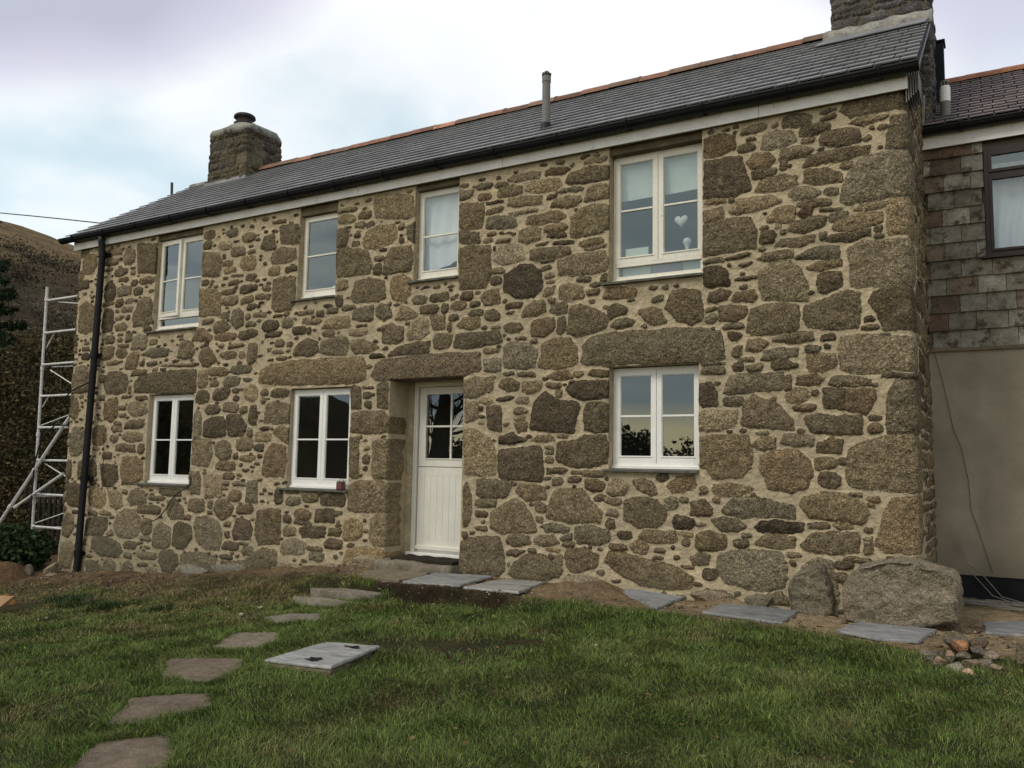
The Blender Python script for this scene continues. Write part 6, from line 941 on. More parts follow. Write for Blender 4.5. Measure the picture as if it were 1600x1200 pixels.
tag(sheet('net_curtain',wx0+.04,wx1-.04,2.50,3.34,ey+.12,NET,.018,9,seed=2,nx=160),'white net curtain behind the brown framed window of the slate hung house','curtain')
sheet('pelmet_lace',wx0+.05,wx1-.05,3.42,3.56,ey+.12,NET,.012,14,seed=5,nx=120,parent=wb)
# roof of the lower house
def ecol(rr):
    k=math.exp(rr.gauss(0,.17)); p=rr.random(); return (.185*k+.03*p,.172*k,.172*k)
EYY,EZZ,ERY,ERZ=ey-.14,4.045,4.25,5.50
mb=slated('roof',ex0+.02,ex1+.1,EYY,EZZ,ERY,ERZ,EXT,SLATE,exp=.165,wid=.25,colf=ecol,seed=9)
mb.add([(ex0,ERY,ERZ),(ex1+.1,ERY,ERZ),(ex1+.1,6.5,4.0),(ex0,6.5,4.0)],[(0,1,2,3)],(.09,.088,.092)); mb.obj('roof',SLATE,EXT,col=True)
mb=MB(); x=ex0
while x<6:
    k=math.exp(rnd.gauss(0,.15)); c=(.30*k,.13*k,.07*k) if rnd.random()>.4 else (.17*k,.11*k,.06*k)
    V=[];n=9
    for xx in (x,x+.44):
        for i in range(n):
            t=math.pi*(i/8*.86+.07); V.append((xx,ERY-.15*math.cos(t),ERZ-.085+.15*math.sin(t)+(.005 if xx==x else 0)))
    mb.add(V,[(i,i+1,i+10,i+9)[::-1] for i in range(8)]+[tuple(range(9))],c); x+=.439
mb.obj('ridge_tiles',TERRA,EXT,col=True)
mb=MB(); mb.box(ex0,ex1,ey-.06,ey-.035,3.80,3.99); mb.box(ex0,ex1,ey-.034,ey+.05,3.83,4.0); mb.obj('fascia_board',FASC,EXT,bevel=.002)
gutter('gutter',ex0+.01,ex1,ey-.13,4.01,.062,EXT,7)
# lead and mortar fillet where the lower roof meets the gable, flues on the lower roof
mb=MB(); mb.quadbox([(XR+.035,EYY-.03,EZZ+.02),(XR+.05,EYY-.02,EZZ+.36),(XR+.05,EYY+.9,EZZ+.85),(XR+.035,EYY+.9,EZZ+.45)],(1,0,0),.02); mb.obj('lead_flashing',CEM,EXT)
mb=MB(); mb.lathe(-.405,2.3,[(.056,4.05),(.056,4.44)],18); pf=mb.obj('flue_pipe',GREYP,EXT)
b=MB(); b.lathe(-.405,2.3,[(.058,4.44),(.058,4.62),(.05,4.635)],18); b.obj('flue_collar',WHITE,pf,smooth=False)
b=MB()
for i in range(8): t=i*math.pi/4; b.box(-.405+.045*math.cos(t)-.006,-.405+.045*math.cos(t)+.006,2.3+.045*math.sin(t)-.006,2.3+.045*math.sin(t)+.006,4.63,4.69)
b.lathe(-.405,2.3,[(.05,4.68),(.05,4.70)],14); b.lathe(-.405,2.3,[(.05,4.625),(.05,4.64)],14); b.obj('flue_vent',GREYP,pf)
mb=MB(); mb.box(-.56,-.43,2.95,3.15,4.7,5.52); mb.box(-.58,-.41,2.93,3.17,5.52,5.55); mb.obj('flue_duct',DPC,EXT,bevel=.006)
# cables down the render and a tangle at its foot
mb=MB(); pts=[(1458,552),(1468,590),(1478,640),(1487,690),(1500,720),(1512,780),(1515,830),(1530,862),(1555,893)]
xs=[-.60,-.54,-.48,-.43,-.36,-.30,-.285,-.22,-.10]; zs_=[1.38,1.12,.80,.48,.29,-.09,-.41,-.63,-1.09]
mb.tube([(a_,ey-.03,b_) for a_,b_ in zip(xs,zs_)],.0028,5); mb.obj('wall_cable',WIREB,EXT)
b=MB(); rr=random.Random(3)
for s in range(9):
    p=[];cx_,cy_=-.22+rr.uniform(-.2,.35),1.5+rr.uniform(-.2,.25); ph=rr.random()*6; q=rr.uniform(.06,.2)
    for i in range(26):
        t=ph+i*.33; X=cx_+q*math.cos(t)*(1+.3*math.sin(1.3*t))+i*.008*rr.choice((-1,1,1)); Y=cy_+.5*q*math.sin(t)
        p.append((X,Y,-1.36+.03*abs(math.sin(t*.7+s))*(s%3)/2+.01*i/26))
    b.tube(p,.0045,5)
for s in range(2):
    b.tube([(-.42+.03*s,2.02,-.75-.03*s),(-.36+.03*s,1.9,-1.0),(-.25+.06*s,1.75,-1.12+.04*s),(-.1+.08*s,1.62,-1.28),(.25+.15*s,1.5,-1.36)],.0045,5)
tag(b.obj('cable_tangle',WIRE),'tangle of grey wires lying at the foot of the render beside the huge boulder','cable')

# ---------------------------------------------------------------- ground
def geo(a,b,s0,k):
    out=[a];s=s0
    while abs(out[-1]-a)<abs(b-a): out.append(out[-1]+math.copysign(s,b-a)); s*=k
    return out[1:]
gx=np.array(sorted(geo(-13.5,-420,.06,1.09)+list(np.arange(-13.5,2.2,.03))+geo(2.2,300,.06,1.12)))
gy=np.array(sorted(geo(-6.6,-300,.06,1.1)+list(np.arange(-6.6,.0,.03))+geo(.0,300,.06,1.12)))
GX,GY=np.meshgrid(gx,gy,indexing='ij')
def far(x,y):
    d=np.hypot(np.maximum(0,np.abs(x+6)-9),np.maximum(0,np.abs(y+2)-7)); return d
fd=far(GX,GY)
GZ=gz(GX,GY)-.02*np.clip(fd-20,0,200)
L=lawn(GX,GY)*np.where((GY<.3),1,0)
GZ+=(.25+.75*(1-L))*(.020*fb(GX,GY,.16,3,61)+.014*fb(GX,GY,.07,2,63))*(fd<4)
# spoil and footing mounds along the wall
for (mx,my,mr,mh) in ((-4.1,-.4,.22,.09),(-3.8,-.2,.22,.10),(-8.3,-.2,.5,.04),(-9.3,-.2,.6,.04),(-2.45,-.02,.2,.07),(-12.2,-.25,.5,.03),(-7.25,-.25,.3,.04),(-10.9,-2.55,.4,.06),(-9.6,-2.2,.3,.05)):
    GZ+=mh*np.exp(-((GX-mx)**2+(GY-my)**2)/mr**2)*(1+.35*fb(GX,GY,.2,2,71))
n1_=fb(GX,GY,.6,3,81)[...,None]; n2_=fb(GX,GY,.17,3,83)[...,None]
earth=np.array([.165,.118,.070])*(1+.22*n1_)+np.array([.05,.03,.012])*n2_
earthL=np.array([.105,.072,.042])*(1+.3*n1_)+np.array([.04,.028,.012])*n2_
lx=sst(-7.5,-9.5,GX)[...,None]
sandy=np.array([.255,.195,.118])*(1+.15*n2_)
sx_=(sst(-3.6,-2.0,GX)*sst(-1.2,-.3,GY))[...,None]
earth=earth*(1-lx)+earthL*1.25*lx; earth=earth*(1-sx_)+sandy*sx_
# darker earth along the edge below the paving terrace, scuffed patch on the lawn
dk=(sst(-7.3,-6.6,GX)*sst(-3.9,-4.5,GX)*np.exp(-((GY+1.07)/.19)**2))[...,None]
earth=earth*(1-.88*dk)
turf=np.array([.038,.038,.017])*(1+.35*n1_)+np.array([.014,.008,.0])*n2_
sc=np.exp(-(((GX+4.0)/.55)**2+((GY+2.65)/.32)**2))+.8*np.exp(-(((GX+3.6)/.3)**2+((GY+2.3)/.22)**2))
Lc=L[...,None]; C=earth*(1-Lc)+turf*Lc
C=np.where((GY>2)[...,None],np.array([.05,.045,.025]),C)
gnd=mk('ground',np.stack([GX,GY,GZ],-1),gridfaces(len(gx),len(gy)),SOIL,cols=C.reshape(-1,3),smooth=True); kind(gnd,'structure')
# ---------------------------------------------------------------- slabs and stepping stones
def slab(outline,th,mat,col,name,label,cat,group,dz=0,tilt=(0,0),edge=.02,seed=0,z=None,n=60,chip=.012):
    O=np.array(outline,float); c=O.mean(0); k=len(O)
    pts=[]
    seg=[np.linalg.norm(O[(i+1)%k]-O[i]) for i in range(k)]; tot=sum(seg)
    for i in range(k):
        m_=max(2,int(round(n*seg[i]/tot)))
        for j in range(m_): pts.append(O[i]+(O[(i+1)%k]-O[i])*j/m_)
    pts=np.array(pts); ang=np.arctan2(pts[:,1]-c[1],pts[:,0]-c[0])
    rad=1+chip/np.linalg.norm(pts-c,axis=1)*(fb(pts[:,0],pts[:,1],.09,3,seed)*1.6)
    pts=c+(pts-c)*rad[:,None]; m_=len(pts)
    if z is None:
        z=float(gz(c[0],c[1],False))+dz+.008; q_=.25
        tilt=((float(gz(c[0]+q_,c[1],False))-float(gz(c[0]-q_,c[1],False)))/(2*q_),(float(gz(c[0],c[1]+q_,False))-float(gz(c[0],c[1]-q_,False)))/(2*q_))
    V=[];F=[];fs=[(1.0,-th),(1.0,-.25*edge-.006),(1-.006/.35,0),(.8,0),(.55,0),(.3,0),(.1,0)]
    for f_,q in fs:
        p=c+(pts-c)*f_
        zz=z+q+tilt[0]*(p[:,0]-c[0])+tilt[1]*(p[:,1]-c[1])
        if q==0: zz=zz+.006*fb(p[:,0],p[:,1],.22,3,seed+2)
        V.append(np.stack([p[:,0],p[:,1],zz],-1))
    V=np.concatenate(V)
    for r in range(len(fs)-1):
        for i in range(m_): F.append((r*m_+i,r*m_+(i+1)%m_,(r+1)*m_+(i+1)%m_,(r+1)*m_+i))
    F.append(tuple(range((len(fs)-1)*m_,len(fs)*m_)))
    o=mk(name,V,F,mat,cols=np.tile(np.array(col),(len(V),1)),smooth=False)
    if label: tag(o,label,cat,group)
    HOLES.append((pts,z)); return o
HOLES=[]
G1='granite stepping stones leading across the lawn'
slab([(-6.48,-.93),(-6.8,-.55),(-6.6,-.26),(-6.03,-.20),(-5.9,-.62),(-5.95,-.92)],.08,FLAG,(.20,.165,.115),'paving_slab','brownish worn flagstone at the foot of the doorstep, beside the first blue slate','paving slab',None,dz=.022,seed=1,chip=.02)
slab([(-6.95,-1.28),(-6.55,-1.02),(-6.0,-1.03),(-6.12,-1.22),(-6.75,-1.36)],.10,FLAG,(.215,.19,.145),'stepping_stone','thick stepping stone set as a step against the edge of the paved terrace','stepping stone',G1,z=-1.465,seed=2,chip=.02)
slab([(-6.98,-1.55),(-6.66,-1.40),(-6.16,-1.42),(-6.08,-1.74),(-6.5,-1.76)],.11,FLAG,(.225,.20,.15),'stepping_stone','pale thick edged stepping stone just below the one against the terrace','stepping stone',G1,z=-1.53,seed=3,chip=.02)
slab([(-6.45,-2.49),(-6.30,-2.17),(-5.96,-2.15),(-5.74,-2.45),(-6.06,-2.68)],.06,FLAG,(.20,.18,.14),'stepping_stone','smallest stepping stone, half swallowed by grass','stepping stone',G1,dz=.022,seed=4,chip=.022)
slab([(-6.12,-3.15),(-5.69,-2.96),(-5.48,-3.22),(-5.44,-3.45),(-5.59,-3.63),(-5.82,-3.65)],.06,FLAG,(.20,.168,.125),'stepping_stone','tan stepping stone left of the tilted grey slab','stepping stone',G1,dz=.018,seed=5,chip=.022)
slab([(-5.83,-4.03),(-5.26,-3.80),(-5.04,-4.01),(-4.97,-4.22),(-5.14,-4.38),(-5.40,-4.45)],.06,FLAG,(.150,.118,.086),'stepping_stone','dark brown stepping stone, third from the bottom edge','stepping stone',G1,dz=.016,seed=6,chip=.022)
slab([(-5.28,-4.76),(-5.1,-4.64),(-4.79,-4.49),(-4.58,-4.66),(-4.54,-4.80),(-4.69,-5.03),(-4.93,-5.17)],.06,FLAG,(.150,.118,.086),'stepping_stone','dark stepping stone with pale chips at its upper left corner, second from the bottom edge','stepping stone',G1,dz=.014,seed=7,chip=.022)
slab([(-4.68,-5.42),(-4.45,-5.18),(-4.26,-5.19),(-4.06,-5.33),(-3.93,-5.50),(-3.98,-5.85),(-4.33,-5.85)],.06,FLAG,(.150,.118,.086),'stepping_stone','dark stepping stone cut by the bottom edge of the photo','stepping stone',G1,dz=.012,seed=8,chip=.022)
G2='blue grey slate slabs laid along the wall'
slab([(-5.87,-.97),(-5.94,-.26),(-5.18,-.12),(-5.12,-.92)],.025,BLUES,(.225,.228,.228),'slate_slab','blue grey slate slab in front of the doorstep, next to the worn brown flagstone','paving slab',G2,z=-1.315,tilt=(.02,.02),seed=11)
slab([(-5.03,-.97),(-5.02,-.16),(-4.49,-.11),(-4.36,-.95)],.025,BLUES,(.28,.275,.26),'slate_slab','paler slate slab with one long pointed corner, right end of the door terrace','paving slab',G2,z=-1.315,tilt=(.01,.0),seed=12)
slab([(-3.50,-.22),(-3.52,.05),(-2.88,.0),(-2.93,-.72),(-3.17,-.53)],.025,BLUES,(.225,.232,.24),'slate_slab','five cornered slate slab with a broken point, below the right ground floor window','paving slab',G2,dz=.016,seed=13)
slab([(-2.49,-.65),(-2.44,-.06),(-1.71,-.13),(-1.74,-.73)],.025,BLUES,(.19,.19,.192),'slate_slab','dark striped slate slab left of the upright footing stone','paving slab',G2,dz=.016,seed=14)
slab([(-1.27,-.76),(-1.12,-.24),(-.51,-.36),(-.62,-.86),(-.92,-.91)],.025,BLUES,(.22,.22,.222),'slate_slab','slate slab on the sandy soil directly in front of the huge boulder','paving slab',G2,dz=.016,seed=15)
slab([(-.17,.38),(.12,.62),(.75,.55),(.72,-.08),(-.15,-.16)],.025,BLUES,(.19,.197,.205),'slate_slab','slate slab cut by the right edge of the photo','paving slab',G2,dz=.016,seed=16)
# the cover slab on its mortar bed
z0=float(gz(-4.65,-3.5,False))
slab([(-4.95,-3.86),(-4.95,-3.20),(-4.43,-3.16),(-4.28,-3.85)],.12,FLAG,(.15,.12,.08),'mortar_bed','crumbling brown mortar bed under the pale speckled slab','slab base',None,z=z0+.045,tilt=(.05,.03),seed=22,chip=.03)
cv=slab([(-4.97,-3.84),(-4.95,-3.17),(-4.41,-3.13),(-4.29,-3.83)],.022,BLUES,(.31,.315,.30),'cover_slab','pale blue grey slab with dark patches, tilted on a mortar bed in the lawn','paving slab',None,z=z0+.072,tilt=(.05,.03),seed=21)
b=MB()
def blot(cx_,cy_,rx,ry,seed,base=(-4.655,-3.49),zb=z0+.072):
    V=[];n=44
    for i in range(n):
        t=2*math.pi*i/n; r_=.85+.9*float(fb(math.cos(t)*1.0+seed,math.sin(t)*1.0,.7,4,int(seed))); X=cx_+rx*math.cos(t)*r_; Y=cy_+ry*math.sin(t)*r_
        V.append((X,Y,zb+.05*(X-base[0])+.03*(Y-base[1])+.010))
    b.add(V,[tuple(range(n))],(.07,.075,.078))
blot(-4.55,-3.72,.085,.045,3.3); blot(-4.56,-3.28,.085,.035,8.1)
b.obj('old_bitumen_patch',DPC,cv)
# ---------------------------------------------------------------- loose rocks
def rock(x,y,s,name='rock',col=(.17,.15,.11),seed=0,sq=(1,1,.7),mat=ROCK,sub=3,z=None,rot=0,parent=None):
    import bmesh
    bm=bmesh.new(); bmesh.ops.create_icosphere(bm,subdivisions=sub,radius=1)
    P=np.array([v.co for v in bm.verts]); rr=random.Random(seed)
    for k in range(9):
        nrm=np.array([rr.gauss(0,1) for _ in range(3)]); nrm/=np.linalg.norm(nrm); d=rr.uniform(.42,.8)
        e=np.maximum(P@nrm-d,0); P=P-e[:,None]*nrm*.92
    P*=1+.07*fb(P[:,0]*1.3+P[:,2],P[:,1]*1.3-P[:,2],.5,3,seed)[:,None]
    P*=np.array(sq)*s; c_,s_=math.cos(rot),math.sin(rot); P=np.stack([P[:,0]*c_-P[:,1]*s_,P[:,0]*s_+P[:,1]*c_,P[:,2]],-1)
    if z is None: z=float(gz(x,y,False))+s*sq[2]*.35
    P+=np.array([x,y,z]); F=[tuple(v.index for v in f.verts) for f in bm.faces]; bm.free()
    return mk(name,P,F,mat,parent,cols=np.tile(np.array(col),(len(P),1)),smooth=False)
RG='stones of the small rubble heap on the lawn'
RK=[(-.53,-1.27,.075,(.17,.15,.11),'grey lichened stone at the left end of the rubble heap',0),(-.44,-1.22,.07,(.09,.075,.055),'dark stone between the grey left end stone and the orange brick piece',0),
(-.29,-1.05,.12,(.12,.10,.075),'long mottled stone at the back of the rubble heap',.05),(-.24,-1.22,.095,(.33,.17,.085),'orange stone on top of the rubble heap',.10),
(-.33,-1.30,.07,(.26,.17,.11),'pinkish stone under the left of the orange one in the heap',.02),(-.12,-1.20,.075,(.12,.10,.08),'dark grey stone right of the orange one in the heap',.06),
(-.40,-1.42,.07,(.28,.20,.13),'round buff stone at the front left of the rubble heap',0),(-.27,-1.52,.075,(.2,.185,.13),'grey green rounded stone at the front of the rubble heap',0),
(-.18,-1.60,.05,(.42,.29,.19),'small pale pink stone, foremost of the rubble heap',0),(-.16,-1.42,.075,(.2,.15,.11),'purplish brown stone in the middle of the heap front',0),
(-.06,-1.38,.085,(.15,.13,.095),'mottled stone at the front right of the heap',0),(.03,-1.43,.06,(.24,.175,.125),'small pink buff stone at the right front of the heap',0),
(0,-1.20,.075,(.2,.16,.12),'buff stone leaning on the upright flat piece',.03),(-.13,-.98,.11,(.11,.08,.055),'dark brown flat stone across the back right of the heap',.04),
(-.33,-1.36,.05,(.13,.11,.08),'small grey stone wedged under the orange one in the heap',.03),(-.22,-1.33,.06,(.13,.11,.08),'small grey stone wedged behind the middle of the heap front',.04),(-.47,-1.36,.045,(.16,.13,.1),'small chip on the grass by the left end of the heap',0),(-.43,-1.46,.04,(.15,.11,.09),'small chip on the grass before the buff stone of the heap',0)]
for i,(x_,y_,s_,c_,lb,dz) in enumerate(RK):
    s_*=.92; c_=tuple(q*1.3 for q in c_); x_=-.30+(x_+.25)*.85; y_=y_+.04; dz*=.8
    o=rock(x_,y_,s_,'rubble_stone',c_,100+i,(1.15,.9,.72),z=float(gz(x_,y_,False))+s_*.35+dz,rot=i*1.3,sub=3); tag(o,lb,'stone',RG)
o=block('rubble_stone',.065,.155,-1.18,-1.13,float(gz(.1,-1.15,False)),float(gz(.1,-1.15,False))+.17,ROCK,(.19,.15,.10),seed=4,amp=.012,n=(8,5,10),r=.015); tag(o,'flat buff piece standing upright at the right of the rubble heap','stone',RG)
o=slab([(.16,-1.42),(.3,-1.30),(.52,-1.32),(.42,-1.44)],.03,ROCK,(.19,.20,.16),'flat_stone','thin grey green flat stone in the grass right of the rubble heap','stone',None,dz=.035,seed=41)
o=slab([(.13,-1.70),(.26,-1.58),(.33,-1.60),(.28,-1.72)],.03,ROCK,(.33,.21,.15),'flat_stone','small pink flat chip in the grass below the right of the rubble heap','stone',None,dz=.03,seed=42)
# lumps at the wall foot
FG='lumps of stone at the foot of the wall'
for x_,y_,s_,c_,lb,q in ((-3.98,-.22,.23,(.30,.25,.17),'pale crumbly outcrop at the wall foot between the fourth and fifth slabs',(1.5,.8,.45)),(-2.60,-.02,.16,(.25,.20,.14),'low lumpy stone at the wall foot above the dark striped slate slab',(1.5,.7,.6)),(-2.12,-.04,.17,(.20,.17,.12),'rough lump at the wall foot just left of the upright footing stone',(1.3,.7,.6)),
    (-13.75,-.32,.17,(.30,.24,.16),'buff stone at the far left corner beside the foot of the downpipe',(1.1,.8,.9)),(-13.9,-.62,.13,(.17,.15,.12),'grey upright stone before the buff corner stone',(.7,.7,1.1)),(-13.35,-.55,.11,(.28,.22,.15),'flat stone below the outlet of the downpipe',(1.3,.9,.35)),
    (-7.2,-.12,.3,(.34,.28,.19),'broad pale stone at the foot of the wall left of the doorstep',(1.1,.6,.4)),(-8.45,-.1,.26,(.32,.25,.16),'low buff footing stone below the window left of the door',(1.9,.6,.28)),(-9.7,-.06,.28,(.2,.18,.14),'long low footing stone between the two left windows',(1.5,.6,.4)),(-10.5,-.05,.25,(.22,.2,.16),'grey lumpy footing stone under the leftmost window',(1.3,.6,.6))):
    tag(rock(x_,y_,s_,'footing_lump',c_,int(-x_*100),q,sub=4),lb,'stone',FG)
# left foreground odds and ends
tag(rock(-10.95,-2.62,.22,'orange_clay_lump',(.30,.15,.06),7,(1.2,1,.7),mat=ORANGE),'orange brown lump of subsoil at the left edge of the photo','clay lump')
b=MB(); b.quadbox([(-10.62,-2.98,-1.84),(-10.46,-2.90,-1.82),(-10.44,-2.74,-1.70),(-10.60,-2.82,-1.70)],(.3,-.6,.6),.03); tag(b.obj('timber_offcut',pm('fresh_timber',(.30,.19,.10),.8,.2,noise=((6,.2),)),bevel=.003),'pale sawn timber offcut leaning at the left edge of the photo','offcut')
b=MB(); rr=random.Random(12); V=[];F=[]; n=26
for i in range(n+1):
    for j in range(n+1):
        u,v=i/n*2-1,j/n*2-1; X=-14.7+1.1*u; Y=-1.0+.8*v; h=max(0,1-(u*u+v*v))
        V.append((X,Y,float(gz(X,Y,False))-.03+.36*h*(1+.5*float(fb(X,Y,.35,3,5)))))
for i in range(n):
    for j in range(n): F.append((i*(n+1)+j,(i+1)*(n+1)+j,(i+1)*(n+1)+j+1,i*(n+1)+j+1))
o=mk('soil_heap',V,F,SOIL,cols=np.tile(np.array([.105,.066,.036]),(len(V),1)),smooth=True); tag(o,'low reddish brown heap of dug soil beyond the left corner','soil heap')
for i,(x_,y_) in enumerate(((-7.05,-1.95),(-6.9,-2.35),(-8.0,-1.6),(-9.3,-3.0),(-2.9,-2.2))):
    tag(rock(x_,y_,.02+.012*(i<2),'pebble',(.42,.38,.3),300+i,(1.2,.9,.6),sub=2,z=float(gz(x_,y_,False))+.03),['pale lump of stone in the grass left of the thick edged stepping stone','pale stone in the grass just left of the smallest stepping stone','small pale pebble on the brown ground left of the stepping stones','small pale pebble in the grass at the far left','small pale pebble alone in the lawn on the right'][i],'pebble','pebbles scattered in the lawn')
# ---------------------------------------------------------------- grass
def blades(n,xr,yr,dens,hgt,wid,seed,name,label,colf,cut=True):
    g=np.random.default_rng(seed); x=g.uniform(*xr,n); y=g.uniform(*yr,n)
    d=np.hypot(x,y+8.56); p=dens(x,y,d); k=g.random(n)<p; x,y,d=x[k],y[k],d[k]
    if cut:
        bad=np.zeros(len(x),bool)
        for pts,z in HOLES:
            c=pts.mean(0); q=c+(pts-c)*.90; lo,hi=q.min(0),q.max(0)
            m_=(x>lo[0])&(x<hi[0])&(y>lo[1])&(y<hi[1]); ii=np.where(m_)[0]
            if len(ii): s=poly_sdf(x[ii],y[ii],q); bad[ii]|=s<0
        x,y,d=x[~bad],y[~bad],d[~bad]
    n=len(x); z=gz(x,y)-.004
    clump=fb(x,y,.16,3,91); tall=fb(x,y,.5,2,93)
    h=hgt*(1+.6*clump+.4*tall)*g.uniform(.5,1.5,n); h=np.maximum(h,.008)
    w_=wid*np.clip(d/5,.8,2.4)*g.uniform(.7,1.3,n)
    a=g.uniform(0,6.283,n); lean=g.normal(.85,.45,n)+.3*fb(x,y,.3,2,97); la=6.283*vn(x/.25,y/.25,99)+g.normal(0,1.1,n)
    dx,dy=np.cos(la),np.sin(la); wx,wy=np.cos(a),np.sin(a)
    P=np.zeros((n,5,3)); b0=np.stack([x,y,z],-1); W_=np.stack([wx,wy,0*wx],-1)*w_[:,None]
    D=np.stack([dx,dy,0*dx],-1); U_=np.array([0,0,1.])
    m1=b0+D*(h*lean*.28)[:,None]+U_*(h*.6)[:,None]; t=b0+D*(h*lean*.95)[:,None]+U_*(h*.9)[:,None]
    P[:,0]=b0-W_/2;P[:,1]=b0+W_/2;P[:,2]=m1+W_*.4;P[:,3]=m1-W_*.4;P[:,4]=t
    i=np.arange(n)*5
    F=np.concatenate([np.stack([i,i+1,i+2],-1),np.stack([i,i+2,i+3],-1),np.stack([i+3,i+2,i+4],-1)])
    c=colf(x,y,g,n); C=np.repeat(c[:,None],5,1)
    o=mk(name,P.reshape(-1,3),F,GRASS,cols=C.reshape(-1,3)); kind(o,'stuff',label); return o
def gcol(x,y,g,n):
    k=np.clip(.5+.5*fb(x,y,.8,3,51)+g.normal(0,.22,n),0,1)[:,None]; dry=np.clip(.5+.9*fb(x,y,.45,3,55)+g.normal(0,.25,n)-.52+.75*sst(-5.5,-8.5,x)*sst(-4.8,-1.2,y),0,1)[:,None]
    c=np.array([.062,.100,.021])*(1-k)+np.array([.135,.180,.047])*k
    c=c*(1-dry)+np.array([.185,.150,.068])*dry
    return c*np.exp(g.normal(0,.38,n))[:,None]
def scuff(x,y): return np.clip(1-1.1*(np.exp(-(((x+4.0)/.6)**2+((y+2.65)/.30)**2))+.9*np.exp(-(((x+3.55)/.3)**2+((y+2.25)/.2)**2))+.7*np.exp(-(((x+4.55)/.4)**2+((y+2.95)/.2)**2))),0,1)
dens=lambda x,y,d: np.clip((5.2/d)**1.25,0,1)*np.clip(lawn(x,y),0,1)**1.2*scuff(x,y)*np.where(x>.0,np.where(y>-.9,0,1),1)
blades(900000,(-13.5,2.0),(-6.6,-.3),dens,.036,.0034,5,'grass','short rough green lawn with dry and mossy patches',gcol)
# clover and small weeds in the turf, grit and clods on the bare earth
g=np.random.default_rng(31); n=60000; x=g.uniform(-13,2,n); y=g.uniform(-6.4,-.6,n); d=np.hypot(x,y+8.56)
k=(g.random(n)<np.clip(lawn(x,y),0,1)*np.clip((5/d)**1.2,0,1)*(fb(x,y,.28,3,201)>.12))&(g.random(n)<.6); x,y=x[k],y[k]; n=len(x)
z=gz(x,y)+g.uniform(.008,.026,n); a=g.uniform(0,6.283,n); s_=g.uniform(.004,.009,n)
tl=g.normal(0,.35,(n,2)); V=[]
for q in range(5):
    t=a+q*6.283/5; dx,dy=np.cos(t)*s_,np.sin(t)*s_; V.append(np.stack([x+dx,y+dy,z+dx*tl[:,0]+dy*tl[:,1]],-1))
cc=np.array([.045,.085,.028])*np.exp(g.normal(0,.3,n))[:,None]
kind(mk('clover',np.stack(V,1).reshape(-1,3),np.arange(n)[:,None]*5+np.arange(5),GRASS,cols=np.repeat(cc[:,None],5,1).reshape(-1,3)),'stuff','small clover and daisy leaves among the grass')
def crumbs(name,n,xr,yr,p,size,cols,seed,label,flat=.6):
    g=np.random.default_rng(seed); x=g.uniform(*xr,n); y=g.uniform(*yr,n); k=g.random(n)<p(x,y); x,y=x[k],y[k]
    for pts,z in HOLES:
        m_=((x-pts[:,0].mean())**2+(y-pts[:,1].mean())**2)>.33**2; x,y=x[m_],y[m_]
    n=len(x); s=size*np.exp(g.normal(0,.55,n)); O=np.array([[1,0,0],[-1,0,0],[0,1,0],[0,-1,0],[0,0,1],[0,0,-1]],float)
    V=O[None]*g.uniform(.6,1.3,(n,6,1)); V=V+g.normal(0,.18,(n,6,3)); a=g.uniform(0,6.283,n); ca,sa=np.cos(a)[:,None],np.sin(a)[:,None]
    V=np.stack([V[...,0]*ca-V[...,1]*sa,V[...,0]*sa+V[...,1]*ca,V[...,2]*flat],-1)*s[:,None,None]
    gzz=gz(x,y)+(1-lawn(x,y))*(.016*fb(x,y,.13,3,61)); V+=np.stack([x,y,gzz+s*.2],-1)[:,None]
    T_=np.array([[0,2,4],[2,1,4],[1,3,4],[3,0,4],[2,0,5],[1,2,5],[3,1,5],[0,3,5]]); F=(np.arange(n)[:,None,None]*6+T_[None]).reshape(-1,3)
    c=np.array(cols)[g.integers(0,len(cols),n)]*np.exp(g.normal(0,.2,n))[:,None]
    kind(mk(name,V.reshape(-1,3),F,LEAF,cols=np.repeat(c[:,None],6,1).reshape(-1,3)),'stuff',label)
crumbs('grit',26000,(-14,2.0),(-1.9,.35),lambda x,y:(1-np.clip(lawn(x,y),0,1))*(.4+.6*(fb(x,y,.3,2,7)>0)),.0075,[(.20,.15,.095),(.12,.085,.05),(.30,.25,.18),(.09,.065,.04),(.16,.12,.08)],61,'grit and small clods on the bare earth by the wall')
crumbs('clods',9000,(-13,-7.0),(-4.5,-.4),lambda x,y:np.clip(1.1-lawn(x,y)+.3*fb(x,y,.5,2,17),0,1)*.8,.014,[(.10,.070,.042),(.13,.092,.055),(.075,.055,.035),(.17,.13,.09)],67,'clods of turned soil on the rough ground at the left')
g=np.random.default_rng(91); n=420; x=g.uniform(-12,1.5,n); y=g.uniform(-6,-.5,n); z=gz(x,y)+g.uniform(.01,.03,n); a=g.normal(size=(n,3))*np.array([1,1,.35]); a/=np.linalg.norm(a,axis=1)[:,None]; b_=np.cross(a,np.array([0,0,1.])+g.normal(0,.3,(n,3))); b_/=np.linalg.norm(b_,axis=1)[:,None]; s_=g.uniform(.012,.028,n)[:,None]; c0=np.stack([x,y,z],-1)
V=np.stack([c0-a*s_,c0+b_*s_*.5,c0+a*s_,c0-b_*s_*.5],1); cc=np.array([[.20,.12,.055],[.14,.08,.04],[.26,.18,.09]])[g.integers(0,3,n)]
kind(mk('fallen_leaves',V.reshape(-1,3),np.arange(n)[:,None]*4+np.arange(4),LEAF,cols=np.repeat(cc[:,None],4,1).reshape(-1,3)),'stuff','brown fallen leaves scattered over the lawn')
